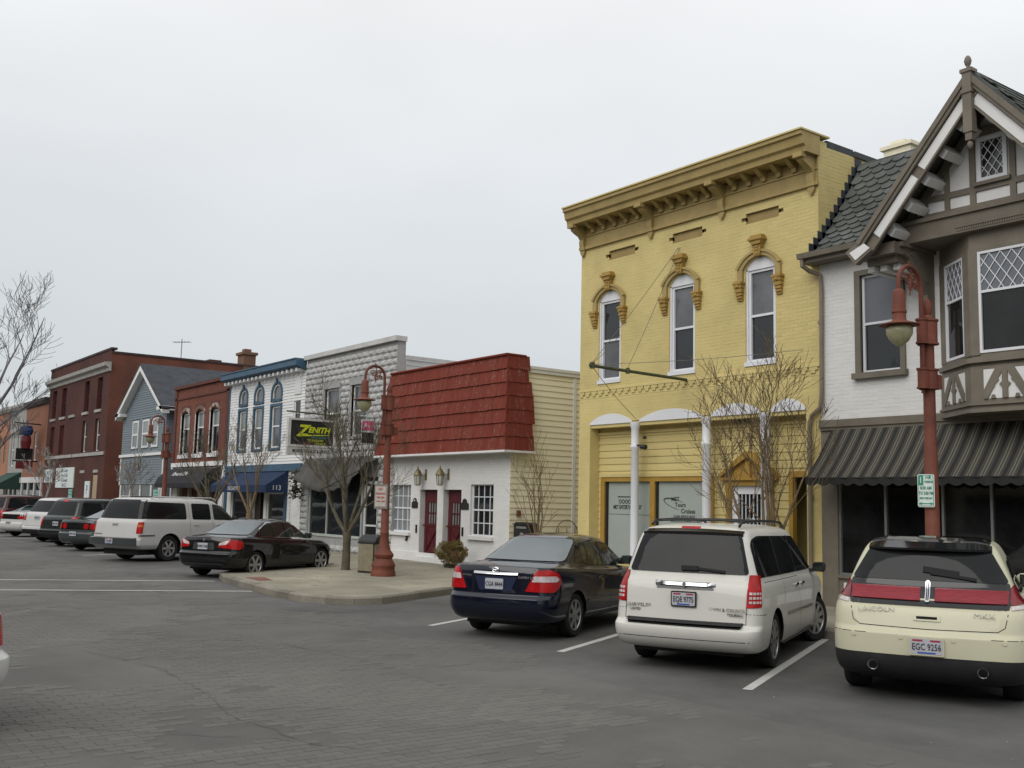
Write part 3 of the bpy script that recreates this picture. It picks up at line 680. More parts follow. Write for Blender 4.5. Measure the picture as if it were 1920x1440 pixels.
for r in range(NC):
    z0 = MZ0+r*ch; z1 = z0+ch+.05
    y0 = FY-.42+.2*tb(z0); y1 = FY-.405+.2*tb(min(z1, MZ1)); x = lx(z0)
    while x < fx(z0)-.02:
        w_ = rg.uniform(.10, .22); w_ = min(w_, fx(z0)-x); shakes.append((x, w_, z0+rg.uniform(-.008, .008), min(z1, MZ1+.02), y0-rg.uniform(.026, .034), y1, 'f')); x += w_
    y = FY-.42+.2*tb(z0)
    while y < FY+.55-.15*tb(z0):
        w_ = rg.uniform(.10, .20); shakes.append((y, w_, z0+rg.uniform(-.012, .012), min(z1, MZ1+.02), fx(z0)+rg.uniform(.018, .024), fx(min(z1, MZ1)), 's')); y += w_
shm = {}
rest = MB(); idx = list(range(len(shakes))); idx.sort(key=lambda i: -(shakes[i][0] if shakes[i][6] == 'f' else 100)); ind = set(idx[:290])
for i, (a, w_, z0, z1, q0, q1, kd) in enumerate(shakes):
    g = .004; t = .02
    if kd == 'f': P = [(a+g, q0, z0), (a+w_-g*.2, q0, z0), (a+w_-g*.2, q0+t*2, z0), (a+g, q0+t*2, z0), (a+g, q1, z1), (a+w_-g*.2, q1, z1), (a+w_-g*.2, q1+.01, z1), (a+g, q1+.01, z1)]
    else: P = [(q0, a+g, z0), (q0, a+w_, z0), (q0-t*2, a+w_, z0), (q0-t*2, a+g, z0), (q1, a+g, z1), (q1, a+w_, z1), (q1-.01, a+w_, z1), (q1-.01, a+g, z1)]
    if i in ind:
        mm_ = MB(); mm_.hexa(P); mm_.build('shake', SHKW if rg.random() < .42 else SHK, man)
    else: rest.hexa(P, 1 if rg.random() < .42 else 0)
rest.build('shakes', [SHK, SHKW], man)['kind'] = 'stuff'
m = MB(); m.tube([(lx(MZ1), FY-.25, MZ1+.02), (fx(MZ1), FY-.25, MZ1+.02)], .035, 6); m.tube([(fx(MZ1), FY-.25, MZ1+.02), (fx(MZ1), FY+.4, MZ1+.02)], .035, 6); m.build('ridge_cap', SHK, man)
# lanterns
LGL = M('lantern_glass', (.45, .46, .40), .15, .1, 5); BRS = M('aged_brass', (.20, .17, .09), .45, .2, 6, metal=.6)
def lantern(x, lab):
    t = thing('wall_lantern', lab, 'lantern', (x, FY, 2.6), 'wall lanterns above the maroon doors')
    m = MB(); y = FY-.22; m.lathe([(.005, 3.08), (.012, 3.03), (.03, 2.99), (.015, 2.96), (.06, 2.93), (.13, 2.80), (.145, 2.78), (.145, 2.765), (.03, 2.76)], (x, y, 0), 12)
    m.lathe([(.03, 2.44), (.085, 2.455), (.085, 2.47), (.03, 2.475)], (x, y, 0), 12); m.fb(FR, x+.10, x+.18, 2.62, 2.95, 0, .03)
    m.tube([(x+.14, FY-.02, 2.80), (x+.14, FY-.16, 2.74), (x+.05, y, 2.88)], .015, 6)
    for i in range(6):
        a = i*pi/3; m.tube([(x+.115*cos(a), y+.115*sin(a), 2.77), (x+.085*cos(a), y+.085*sin(a), 2.46)], .008, 4)
    m.build('frame', BRS, t, 40)
    m = MB(); m.lathe([(.078, 2.475), (.108, 2.76)], (x, y, 0), 12); m.build('glass', LGL, t, 40)
lantern(-27.12, 'small brass wall lantern above the left maroon door'); lantern(-25.86, 'small brass wall lantern above the right maroon door')
for x, lab, s_ in ((-27.58, 'small black arched house plaque left of the left maroon door', .17), (-24.82, 'larger black arched plaque between right maroon door and window', .2)):
    m = MB(); m.fprism(FR, [(x-s_, 1.76), (x+s_, 1.76), (x+s_, 1.93), (x+s_*.6, 1.96)] + arc(x, 1.97, s_*.55, .1, 6, True) + [(x-s_*.6, 1.96), (x-s_, 1.93)], 0, .03)
    t = tag(m.build('house_plaque', BLK), lab, 'plaque')
    if s_ < .18: m = MB(); m.fb(FR, x-.02, x+.03, 1.97, 2.02, .03, .034); m.build('number', LETW, t)
for x, z, lab in ((-27.45, 1.12, 'slim black letter slot beside the left maroon door'), (-24.9, 1.12, 'slim black letter slot beside the right maroon door')):
    m = MB(); m.fb(FR, x-.035, x+.035, z-.12, z+.13, 0, .03); m.fb(FR, x-.02, x+.02, z-.09, z+.1, .03, .04); tag(m.build('letter_slot', BLK), lab, 'letter slot')
m = MB(); m.fb(FR, -28.02, -27.94, .78, .90, 0, .05); m.lathe([(.0, -.06), (.03, -.05), (.03, 0)], FR.p(-27.98, .76, .03), 8, 'y'); tag(m.build('wall_tap', BLK), 'small dark outdoor tap on the white brick left of the maroon doors', 'tap')
mx_ = thing('mailbox', 'black metal mailbox on the cream siding beside the white building corner', 'mailbox', (-21.9, 16.9, .9))
m = MB(); m.fprism(FR, [(-22.42, 1.02), (-21.72, 1.02), (-21.72, 1.42), (-21.80, 1.47), (-22.34, 1.47), (-22.42, 1.42)], -.25, .02); m.fb(FR, -22.44, -21.70, 1.40, 1.43, .02, .05); m.build('box', BLK, mx_)
m = MB(); m.fb(FR, -22.30, -21.86, 1.30, 1.36, .02, .035); m.build('slot', M('grey_metal', (.25, .25, .24), .5, .1, 5, metal=.5), mx_); ftext(mx_, FR, '123', .10, -22.07, 1.15, .025, LETW)
m = MB(); m.fb(FR, -22.15, -22.0, .15, 1.02, -.18, -.05); m.build('post', BLK, mx_)
m = MB(); f = SD(cx1); m.fb(f, 17.03, 17.13, 1.62, 1.78, .02, .10); tag(m.build('junction_box', M('rusty_metal', (.12, .06, .03), .8, .3, 6)), 'small rusty junction box on the cream siding behind the bare sapling', 'utility box')
m = MB(); f = Fc((cx1+.12, 0, 0), (0, 1, 0), (1, 0, 0))
for s0, hgt, wd in ((18.25, .72, .35), (18.75, 1.12, .40), (19.35, .7, .35)):
    m.tube([f.p(s0-wd*1.1, .2, 0)] + [f.p(a, z, 0) for a, z in arc(s0, hgt*.8+.2, wd, wd*1.1, 10)] + [f.p(s0+wd*1.1, .2, 0)], .012, 4)
for s0 in (18.45, 18.75, 19.05): m.tube([f.p(s0, .2, 0), f.p(s0, 1.3, 0)], .01, 4)
for zz in (.5, .85): m.tube([f.p(17.9, zz, 0), f.p(19.6, zz, 0)], .01, 4)
tag(m.build('wire_trellis', M('brown_wire', (.12, .07, .05), .7, .2, 5)), 'low arched wire trellis leaning on the cream siding near the yellow building', 'trellis')
# gap behind: meter box and grey back wall
m = MB(); m.box(-22.5, YX0, 24, 24.3, 0, 5.2); tag(m.build('back_wall', GRB), 'grey wall closing the passage between cream siding and yellow building', 'wall')

# cracks and tar seams in the road surface
CRK = M('crack_fill', (.07, .068, .064), .9, .2, 4)
def crack(P, w, seed):
    rg = random.Random(seed); pts = []
    for a, b_ in zip(P[:-1], P[1:]):
        a = Vector(a); b_ = Vector(b_); k = max(2, int((b_-a).length/.12))
        for i in range(k): pts.append(a.lerp(b_, i/k)+Vector((rg.gauss(0, .022), rg.gauss(0, .022))))
    m = MB(); V = []
    for i, p in enumerate(pts):
        d = (pts[min(i+1, len(pts)-1)]-pts[max(i-1, 0)]).normalized(); n = Vector((-d.y, d.x))*w*rg.uniform(.1, 1); n = n*.6; V += [(p.x+n.x, p.y+n.y, .0022), (p.x-n.x, p.y-n.y, .0022)]
    m.add(V, [(i*2, i*2+1, i*2+3, i*2+2) for i in range(len(pts)-1)]); tag(m.build('crack', CRK, None, fix=False), kind='structure')
crack([(-13.9, 3.6), (-11.9, 4.0), (-10.2, 3.9), (-9.2, 3.7), (-7.6, 3.9)], .010, 1)
crack([(-17, 5.6), (-14.2, 5.9), (-11.6, 6.3), (-9.4, 6.2)], .008, 2)
crack([(-9.9, 1.9), (-8.7, 3.0), (-8.2, 3.6), (-6.9, 4.4)], .008, 4)

rg = random.Random(77); m = MB()
for i in range(420):
    y = rg.uniform(1, 13.4); x = rg.uniform(-30, -3); r = rg.uniform(.004, .014)
    if rg.random() < .55: y = 13.55-abs(rg.gauss(0, .25))
    if -27 < x < -17.2 and y > 8.5: continue
    a = rg.uniform(0, 3); q = [(x+r*cos(a+k*2.1)*rg.uniform(.6, 1.3), y+r*sin(a+k*2.1)*rg.uniform(.6, 1.3), .0015) for k in range(3)]; m.add(q+[(x, y, .0015+r*.5)], [(0,1,3), (1,2,3), (2,0,3)])
tag(m.build('road_grit', M('pale_grit', (.30, .28, .24), .9, .4, 3)), kind='stuff')
m = MB(); LEAFD = M('dead_leaf', (.13, .075, .03), .9, .4, 9)
for i in range(300):
    if rg.random() < .6: x = rg.uniform(-40, -5); y = rg.choice([FY-abs(rg.gauss(0, .12))-.03, 13.5-abs(rg.gauss(0, .1))])
    else: x = rg.uniform(-27, -18); y = rg.uniform(9.5, 16.5)
    if -26.5 < x < -17.4 and y < 13.7: z = .157
    elif y > 13.7: z = .157
    else: z = .003
    if -26.9 < x < -17.6 and 9 < y < 13.6 and x > -17.4-(y-9.9)*.53: continue
    r = rg.uniform(.02, .04); a = rg.uniform(0, 6.3); m.add([(x+r*cos(a), y+r*sin(a), z), (x-r*.4*sin(a), y+r*.4*cos(a), z+rg.uniform(0, .012)), (x-r*cos(a), y-r*sin(a), z+.003), (x+r*.4*sin(a), y-r*.4*cos(a), z+.006)], [(0,1,2,3)])
tag(m.build('leaf_litter', LEAFD, None, fix=False), kind='stuff')

# hairline cracks in the concrete of the kerb bulb
def crack2(P, seed):
    rg = random.Random(seed); m = MB(); V = []; pts = []
    for a, b_ in zip(P[:-1], P[1:]):
        a = Vector(a); b_ = Vector(b_); pts += [a.lerp(b_, i/8)+Vector((rg.gauss(0, .02), rg.gauss(0, .02))) for i in range(8)]
    for i, p in enumerate(pts): V += [(p.x, p.y+.006, .1525), (p.x, p.y-.006, .1525)]
    m.add(V, [(i*2, i*2+2, i*2+3, i*2+1) for i in range(len(pts)-1)]); tag(m.build('crack', CRK, None, fix=False), kind='structure')
crack2([(-21.8, 11.9), (-20.6, 12.1), (-19.7, 12.5)], 5); crack2([(-23.6, 10.0), (-22.2, 10.6), (-20.3, 10.3)], 6)
# ============================================================ TUDOR BUILDING
tx0, tx1 = -12.49, -3.0
tu = thing('tudor_building', 'half-timbered white and taupe building with steep front gable, bay window and striped awning', 'building', (-8, FY, 0))
tw = (-11.55, -10.72, 4.55, 6.43)
wall(tu, FR, tx0, tx1, 3.6, 7.0, [tw], WHT2, .2)
bricks(tu, FR, tx0, -9.9, 3.72, 6.80, [(tw[0]-.13, tw[1]+.13, tw[2]-.14, tw[3]+.12)], WHT2, nind=290)
m = MB(); m.box(tx0, tx1, FY+.25, 28, 0, 7.0); m.box(tx0, tx0+.02, FY+.003, FY+.25, 0, 6.97); m.box(tx0+.02, tx1, FY+.02, FY+.25, 6.98, 7.2); m.build('side_wall', WHT2, tu)
m = MB(); m.fb(FR, tw[0]-.12, tw[0], tw[2], tw[3]+.1, -.05, .05); m.fb(FR, tw[1], tw[1]+.10, tw[2], tw[3]+.1, -.05, .05); m.fb(FR, tw[0], tw[1], tw[3], tw[3]+.1, -.05, .05); m.fb(FR, tw[0]-.16, tw[1]+.14, tw[2]-.11, tw[2], -.1, .12); m.build('window_surround', TAU, tu)
BLD = M('blind_slats', (.13, .14, .16), .3, .06, 2, spec=.5)
window(tu, FR, *tw[:2], tw[2], tw[3], -.06, .05, VNL, GLS, BLD, .5)
# slats of the blind read through the upper pane
m = MB()
for i in range(22): z = 5.55+i*.036; m.fb(FR, tw[0]+.06, tw[1]-.06, z, z+.006, -.071, -.0665)
m.build('blind', M('blind_line', (.07, .075, .085), .5, .1, 3), tu)['kind'] = 'stuff'
m = MB(); m.fb(FR, tx0, tx1, 3.56, 3.70, 0, .08); m.fb(FR, tx0, tx1, 3.50, 3.56, 0, .05); m.build('belt_moulding', TAU, tu)
# shopfront
m = MB(); m.fb(FR, tx0, tx1, 2.95, 3.5, -.1, .01); m.fb(FR, tx0, -12.13, .15, 2.95, -.1, .02); m.fb(FR, -12.13, tx1, .15, .70, -.1, .0); m.fb(FR, -12.13, tx1, .70, .76, -.1, .05); m.build('shopfront', TAU, tu)
m = MB()
for a, b_ in ((-12.02, -11.25), (-11.0, -10.1), (-9.9, -9.2), (-9.0, -7.6)): m.fb(FR, a, b_, .34, .62, 0, .012)
m.build('bulkhead_panel', WHT, tu)
MUL = M('metal_mullion', (.30, .31, .30), .4, .1, 5, metal=.6)
m = MB()
for x in (-12.11, -11.13, -10.0, -9.12, -7.9, -6.7): m.fb(FR, x-.022, x+.022, .76, 2.95, -.09, -.02)
m.fb(FR, -12.13, tx1, .76, .80, -.09, -.03); m.build('mullion', MUL, tu)
for a, b_ in zip((-12.09, -11.1, -9.98, -9.1, -7.88, -6.68), (-11.15, -10.02, -9.14, -7.92, -6.72, -3.1)):
    m = MB(); m.fb(FR, a, b_, .80, 2.95, -.085, -.07); m.build('shop_window', SHG, tu)
# striped awning
AWT = bpy.data.materials.new('striped_canvas'); AWT.use_nodes = True; t = AWT.node_tree; b_ = t.nodes['Principled BSDF']; b_.inputs['Roughness'].default_value = .9
tcx = t.nodes.new('ShaderNodeTexCoord'); sx_ = t.nodes.new('ShaderNodeSeparateXYZ'); t.links.new(tcx.outputs['Object'], sx_.inputs[0])
def mth(op, a, b=None, c=None):
    n = t.nodes.new('ShaderNodeMath'); n.operation = op
    for i, v in enumerate((a, b, c)):
        if v is None: continue
        if isinstance(v, (int, float)): n.inputs[i].default_value = v
        else: t.links.new(v, n.inputs[i])
    return n.outputs[0]
fr_ = mth('FRACT', mth('DIVIDE', mth('ADD', sx_.outputs[0], 50), .235))
s1 = mth('LESS_THAN', mth('ABSOLUTE', mth('SUBTRACT', fr_, .22)), .045); s2 = mth('LESS_THAN', mth('ABSOLUTE', mth('SUBTRACT', fr_, .44)), .045); s3 = mth('LESS_THAN', mth('ABSOLUTE', mth('SUBTRACT', fr_, .82)), .13)
mxa = t.nodes.new('ShaderNodeMixRGB'); mxa.inputs[1].default_value = (.040, .037, .030, 1); mxa.inputs[2].default_value = (.012, .012, .011, 1); t.links.new(s3, mxa.inputs[0])
mxb = t.nodes.new('ShaderNodeMixRGB'); mxb.inputs[2].default_value = (.13, .12, .095, 1); t.links.new(mth('MAXIMUM', s1, s2), mxb.inputs[0]); t.links.new(mxa.outputs[0], mxb.inputs[1]); t.links.new(mxb.outputs[0], b_.inputs['Base Color'])
m = MB(); n = 60; X0a, X1a = -12.22, -3.2
def awn(x, t_):
    sag = .012*sin(x*9)*sin(pi*t_); return (x, FY-.03-.82*t_, 3.53-.97*t_ - .05*sin(pi*t_)+sag)
cols_ = []; V = []; 
for i in range(n+1):
    x = X0a+(X1a-X0a)*i/n; V += [awn(x, j/5) for j in range(6)]
Fq = [(i*6+j, (i+1)*6+j, (i+1)*6+j+1, i*6+j+1) for i in range(n) for j in range(5)]
m.add(V, Fq); m.add([(v[0], v[1]+.012, v[2]-.012) for v in V], Fq)
m.add([awn(X0a, 0), awn(X0a, .5), awn(X0a, 1), (X0a, FY-.03, 2.56)], [(0,1,2,3)])
aw = m.build('awning_canopy', AWT, tu, True, fix=False)
m = MB(); V = []; k = 20
for i in range(330):
    x = X0a+(X1a-X0a)*i/329; ph = (x-X0a)/.26 % 1; zb = 2.56-.10-.05*abs(sin(pi*ph)); yy = FY-.85-.01*sin(x*20)
    V += [(x, yy, 2.565), (x, yy, zb)]
m.add(V, [(i*2, i*2+2, i*2+3, i*2+1) for i in range(329)]); vl = m.build('awning_valance', M('awning_valance_canvas', (.022, .022, .020), .9, .15, 5), tu, fix=False)
so2 = vl.modifiers.new('thick', 'SOLIDIFY'); so2.thickness = .008
m = MB(); m.tube([(X0a, FY-.85, 2.55), (X1a, FY-.85, 2.55)], .015, 6); m.tube([(X0a, FY, 2.6), (X0a, FY-.84, 2.56)], .015, 6); m.build('awning_frame', BLK, tu)
# fish-scale mansard roof left of the gable
ry0, rz0, ry1, rz1 = FY-.33, 6.90, 18.15, 9.12
def rf(t_): # bell-cast curve
    return (ry0+(ry1-ry0)*(t_*.88+.12*(1-(1-t_)**2)) , rz0+(rz1-rz0)*(t_ - .045*sin(pi*t_)))
m = MB(); V = []
for i in range(9):
    y, z = rf(i/8); V += [(tx0+.01, y, z-.02), (-7.5, y, z-.02)]
m.add(V, [(i*2, i*2+1, i*2+3, i*2+2) for i in range(8)]); m.box(tx0+.02, -5, ry1-.02, 22, rz1-.04, rz1+.03)
rfo = m.build('roof', SLT, tu, True, fix=False)
RN = 15
scl_ = []; 
for r in range(RN):
    t0 = r/RN; t1 = (r+1.45)/RN; y0, z0 = rf(t0); y1, z1 = rf(min(t1, 1.02)); w_ = .275
    x = tx0+.02-(w_*.5 if r % 2 else 0)
    while x < -8.6:
        # stop at the gable roof
        zlim = (8.97-z0)/1.145; 
        if x+w_ < -8.5-zlim+1.0 and x > tx0-.02: scl_.append((x, w_, y0, z0, y1, z1))
        x += w_
sh0 = {}
for (x, w_, y0, z0, y1, z1) in scl_[:300]:
    m = MB(); U = Vector((0, y1-y0, z1-z0)); L_ = U.length; U.normalize(); Nn = U.cross(Vector((1, 0, 0))).normalized();
    if Nn.y > 0: Nn = -Nn
    pts = [(.006, L_), (.006, .09), (w_*.12, .035), (w_*.32, .004), (w_*.5, -.004), (w_*.68, .004), (w_*.88, .035), (w_-.006, .09), (w_-.006, L_)]
    o_ = Vector((x, y0, z0)); th = .018; lift = lambda v: .028*(1-v/L_)+.004
    A = [o_+Vector((1, 0, 0))*u+U*v+Nn*lift(v) for u, v in pts]; B = [a+Nn*th*(1 if pts[i][1] < L_*.5 else .3) for i, a in enumerate(A)]
    n_ = len(A); m.add(A+B, [tuple(range(n_)), tuple(range(n_, 2*n_))[::-1]] + [(i, (i+1) % n_, n_+(i+1) % n_, n_+i) for i in range(n_)]); m.build('shingle', SLT, rfo, fix=False)
# stepped flashing against the yellow wall
m = MB(); LEAD = M('dark_flashing', (.035, .042, .05), .6, .2, 4)
for i in range(0, 13):
    t0 = i/13; y, z = rf(t0); y1, z1 = rf((i+1)/13); m.box(tx0-.004, tx0+.012, y, y1+.10, z+.02, z1+.15)
m.build('flashing', LEAD, tu)
m = MB(); m.sprism(WD, [(-(FY-.33), 6.88), (-(FY-.46), 6.88), (-(FY-.48), 6.98), (-(FY-.45), 6.98), (-(FY-.43), 6.92), (-(FY-.33), 6.92)], -12.68, -10.6); m.fb(FR, -12.66, -10.6, 6.80, 6.88, 0, .36); m.build('gutter', TAU, tu)
DS = M('downspout_paint', (.20, .165, .12), .5, .12, 4)
m = MB(); m.tube([(-12.6, FY-.40, 6.88), (-12.6, FY-.40, 6.75), (-12.56, FY-.22, 6.66), (-12.42, FY-.08, 6.58), (-12.40, FY-.07, 6.3), (-12.42, FY-.07, 4.2), (-12.46, FY-.07, 3.95), (-12.66, FY-.08, 3.80), (-12.70, FY-.09, 3.6), (-12.70, FY-.09, .62)], .045, 8)
for z in (5.6, 2.2): m.tube([(-12.42 if z > 4 else -12.70, FY-.07, z), (-12.42 if z > 4 else -12.70, FY-.07, z+.06)], .055, 8)
m.build('downspout', DS, tu, True)
m = MB(); m.tube([(-12.70, FY-.09, .25), (-12.70, FY-.09, .70)], .085, 8); m.build('drain_boot', M('cast_iron_drain', (.06, .035, .03), .8, .3, 5), tu)
# chimney
ch_ = thing('chimney', 'short cream painted brick chimney behind the slate roof ridge', 'chimney', (-12.5, 20, 9))
fcc = Fc((0, 19.7, 0), (1, 0, 0), (0, -1, 0))
m = MB(); m.box(-12.9, -12.25, 19.7, 20.6, 8.5, 9.92); m.box(-12.96, -12.19, 19.64, 20.66, 9.92, 10.0); m.box(-12.8, -12.45, 19.8, 20.3, 10.0, 10.12); m.build('stack', CRM, ch_)
bricks(ch_, fcc, -12.9, -12.25, 9.0, 9.92, [], CRM, nind=200); bricks(ch_, SD(-12.25), 19.7, 20.6, 9.0, 9.92, [], CRM, nind=200)
# gable
GC, GY, BYp = -8.48, 16.05, 15.42        # centre, gable wall plane, bargeboard plane
apz = 8.98; sl_ = 1.145
lowz = 6.58; hwid = (apz-lowz)/sl_
GF = Fc((0, GY, 0), (1, 0, 0), (0, -1, 0)); BF = Fc((0, BYp, 0), (1, 0, 0), (0, -1, 0))
m = MB()
th = .12
for s_ in (-1, 1):
    P = [(GC, apz), (GC+s_*hwid, lowz), (GC+s_*(hwid+.20), lowz-.13), (GC+s_*(hwid+.25), lowz-.05), (GC+s_*(hwid+.06), lowz+.12), (GC, apz+.17)]
    m.fprism(BF, P if s_ < 0 else P[::-1], -4.5, .06)
gr = m.build('gable_roof', SLT, tu)
# shingle courses on the right slope
m = MB(); n_ = 16; L_ = sqrt(1+sl_**2)*hwid
U = Vector((-1, 0, sl_)).normalized(); Nn = Vector((sl_, 0, 1)).normalized()
o_ = Vector((GC+hwid+.10, 0, lowz+.08))
for r in range(n_):
    v0 = L_*r/n_; v1 = min(v0+L_/n_*1.35, L_)
    y = BYp-.06+(.12 if r % 2 else 0); 
    while y < 19.8:
        w_ = .26; mm_ = MB(); p0 = o_+U*v0+Vector((0, y, 0)); p1 = o_+U*v1+Vector((0, y, 0)); q = Vector((0, w_-.01, 0))
        mm_.hexa([p0+Nn*.012, p0+q+Nn*.012, p1+q+Nn*.002, p1+Nn*.002, p0+Nn*.034, p0+q+Nn*.034, p1+q+Nn*.008, p1+Nn*.008]); mm_.build('shingle', SLT, gr, fix=False); y += w_
    
# bargeboards: taupe edge mouldings with white inset boards
m = MB(); m2_ = MB()
def along(s_, u, v):  # u along slope from apex (m), v downwards perpendicular offset
    ux, uz = s_*cos(math.atan(sl_)), -sin(math.atan(sl_)); nx, nz_ = -s_*sin(math.atan(sl_)), -cos(math.atan(sl_))
    return (GC+ux*u+nx*v, apz+.10+uz*u+nz_*v)
LL = hwid/cos(math.atan(sl_))
for s_ in (-1, 1):
    def q4(mb_, u0, u1, v0, v1, d0, d1):
        P = [along(s_, u0, v0), along(s_, u1, v0), along(s_, u1, v1), along(s_, u0, v1)]; mb_.fprism(BF, P, d0, d1)
    q4(m, 0, LL+.05, 0, .085, .06, .13); q4(m, .02, LL, .085, .14, .05, .10); q4(m, .05, LL, .14, .34, -.03, .03); q4(m, .12, LL-.02, .325, .36, .03, .07)
    for a, b_ in ((.20, 1.62), (1.80, LL-.25)): q4(m2_, a, b_, .155, .318, .03, .05)
    P = [along(s_, LL, 0), along(s_, LL, .34), (GC+s_*(hwid+.06), lowz-.32), (GC+s_*(hwid+.26), lowz-.08)]; m.fprism(BF, P, -.03, .10)
    P = [along(s_, LL-.02, .15), along(s_, LL-.02, .30), (GC+s_*(hwid+.05), lowz-.25), (GC+s_*(hwid+.17), lowz-.10)]; m2_.fprism(BF, P, .10, .115)
m.build('bargeboard', TAU, tu); m2_.build('bargeboard_inset', WHT, tu)
m = MB(); m.fb(BF, GC-.075, GC+.075, 8.05, 9.08, .0, .15); m.fb(BF, GC-.10, GC+.10, 9.05, 9.11, -.02, .17); m.fb(BF, GC-.055, GC+.055, 7.92, 8.06, .02, .13); m.fb(BF, GC-.09, GC+.09, 8.70, 8.76, -.01, .17)
m.build('king_post', TAU, tu)
m = MB(); m.lathe([(.0, 9.11), (.03, 9.12), (.025, 9.16), (.045, 9.19), (.06, 9.25), (.045, 9.31), (.02, 9.34), (0, 9.345)], (GC, BYp-.08, 0), 14); m.lathe([(0, 7.77), (.04, 7.80), (.05, 7.86), (.025, 7.92), (0, 7.93)], (GC, BYp-.08, 0), 14); m.build('finial', TAU, tu, 50)
# gable wall with timbering
m = MB(); zb = 6.98
def gz(x, off=.0): return apz-.08-abs(x-GC)*sl_-off
m.fprism(GF, [(GC-1.68, zb), (GC+1.68, zb), (GC+1.68, gz(GC+1.68)), (GC, apz-.08), (GC-1.68, gz(GC-1.68))], -.2, 0); m.build('gable_wall', WHT, tu)
m = MB()
def post(x, w_, z0=None, z1=None):
    z1 = z1 or gz(x)-.02; m.fb(GF, x-w_/2, x+w_/2, z0 or zb, z1, 0, .035)
m.fb(GF, GC-1.45, GC+1.45, 7.28, 7.38, 0, .034); m.fb(GF, GC-1.68, GC+1.68, zb-.02, zb+.10, 0, .036)
for x, w_ in ((GC-1.22, .08), (GC-.82, .09), (GC-.36, .10), (GC+.32, .10), (GC+.82, .09), (GC+1.22, .08)): post(x, w_)
m.fb(GF, GC-.50, GC+.46, 8.22, 8.36, 0, .037)
for s_ in (-1, 1): m.fprism(GF, [(GC+s_*1.68, gz(GC+1.68)), (GC, apz-.1), (GC, apz-.32), (GC+s_*1.68, gz(GC+1.68)-.18)], 0, .038)
m.build('timber_frame', TAU, tu)
def diamonds(par, fc, a0, a1, z0, z1, d, px, pz_, w_=.012):
    m = MB(); cxs = a0; H_ = z1-z0; W_ = a1-a0; sl2 = pz_/px
    k = -int(H_/pz_)-2
    while a0+k*px < a1+H_:
        for sg in (1, -1):
            b0 = a0+k*px + (px/2)
            # line z = z0 + sg... clip to the rectangle
            pts = []
            xA, zA = b0, z0; xB, zB = b0+H_/sl2, z1
            if sg < 0: xA, xB = a0+a1-xA, a0+a1-xB
            P = Vector((xA, zA)); Q = Vector((xB, zB)); 
            t0, t1 = 0, 1; dx = Q.x-P.x
            for lim, sgn in ((a0, 1), (a1, -1)):
                ta = (lim-P.x)/dx
                if (dx > 0) == (sgn > 0): t0 = max(t0, ta)
                else: t1 = min(t1, ta)
            if t1-t0 > .02:
                A = P.lerp(Q, t0); B = P.lerp(Q, t1); m.beam(fc.p(A.x, A.y, d+.002*sg), fc.p(B.x, B.y, d+.002*sg), w_, .008, tuple(fc.un))
        k += 1
    m.build('lattice', VNL, par)
gw = window(tu, GF, GC-.27, GC+.24, 7.42, 8.18, .02, .07, VNL, GLS, None, 0)
diamonds(gw, GF, GC-.19, GC+.16, 7.49, 8.11, .022, .14, .20)
m = MB(); m.fb(GF, GC-.32, GC+.30, 7.36, 7.42, 0, .09); m.build('sill', TAU, gw)
# soffit, brackets under the barge
m = MB(); m.fb(GF, GC-1.72, GC+1.72, 6.62, 6.97, -.75, .10); m.fb(GF, GC-1.74, GC+1.74, 6.93, 7.0, .10, .15); m.build('bressummer', TAU, tu)
m = MB()
for i in range(54): a = GC-.62+i*.04; m.fb(GF, a, a+.022, 6.655, 6.70, .10, .115)
m.fb(GF, GC-.64, GC+1.6, 6.71, 6.72, .10, .12); m.build('dentil_course', TAU, tu)['kind'] = 'stuff'
for s_ in (-1, 1):
    for u in (.75, 1.25, 1.75, 2.25, 2.75):
        x, z = along(s_, u, .30); m = MB(); A = math.atan(sl_)
        mm_ = [along(s_, u-.09, .14), along(s_, u+.09, .14), along(s_, u+.09, .40), along(s_, u-.05, .40)]; m.fprism(BF, mm_, -.62, -.10); m.build('rafter_bracket', WHT, tu)
    m = MB(); x = GC+s_*1.62
    P = [(-.75, 5.25), (-.70, 5.15), (-.64, 5.28), (-.62, 5.55), (-.52, 5.62), (-.50, 5.80), (-.38, 5.92), (-.30, 6.10), (-.10, 6.22), (.02, 6.38), (.20, 6.44), (.22, 6.62), (-.75, 6.62)]
    m.sprism(GF, P, x-.07, x+.07); m.sprism(GF, [(-.55, 6.05), (-.45, 6.0), (-.2, 6.3), (0, 6.45), (-.1, 6.55), (-.4, 6.4)], x-.09, x+.09)
    m.fb(GF, x-.12, x+.12, 6.55, 6.63, -.75, .3); m.build('eaves_bracket', TAU, tu)
    m = MB(); m.fb(GF, GC+s_*1.95-.38, GC+s_*1.95+.38, 6.42, 6.62, -.75, .45); m.fb(GF, GC+s_*1.92-.3, GC+s_*1.92+.28, 6.30, 6.42, -.75, .28); m.build('eaves_box', TAU, tu)
    m = MB()
    for q in range(3): m.fb(GF, GC+s_*1.95-.3+q*.22, GC+s_*1.95-.18+q*.22, 6.20, 6.42, -.7, .22-q*.05)
    m.build('modillion', WHT, tu)
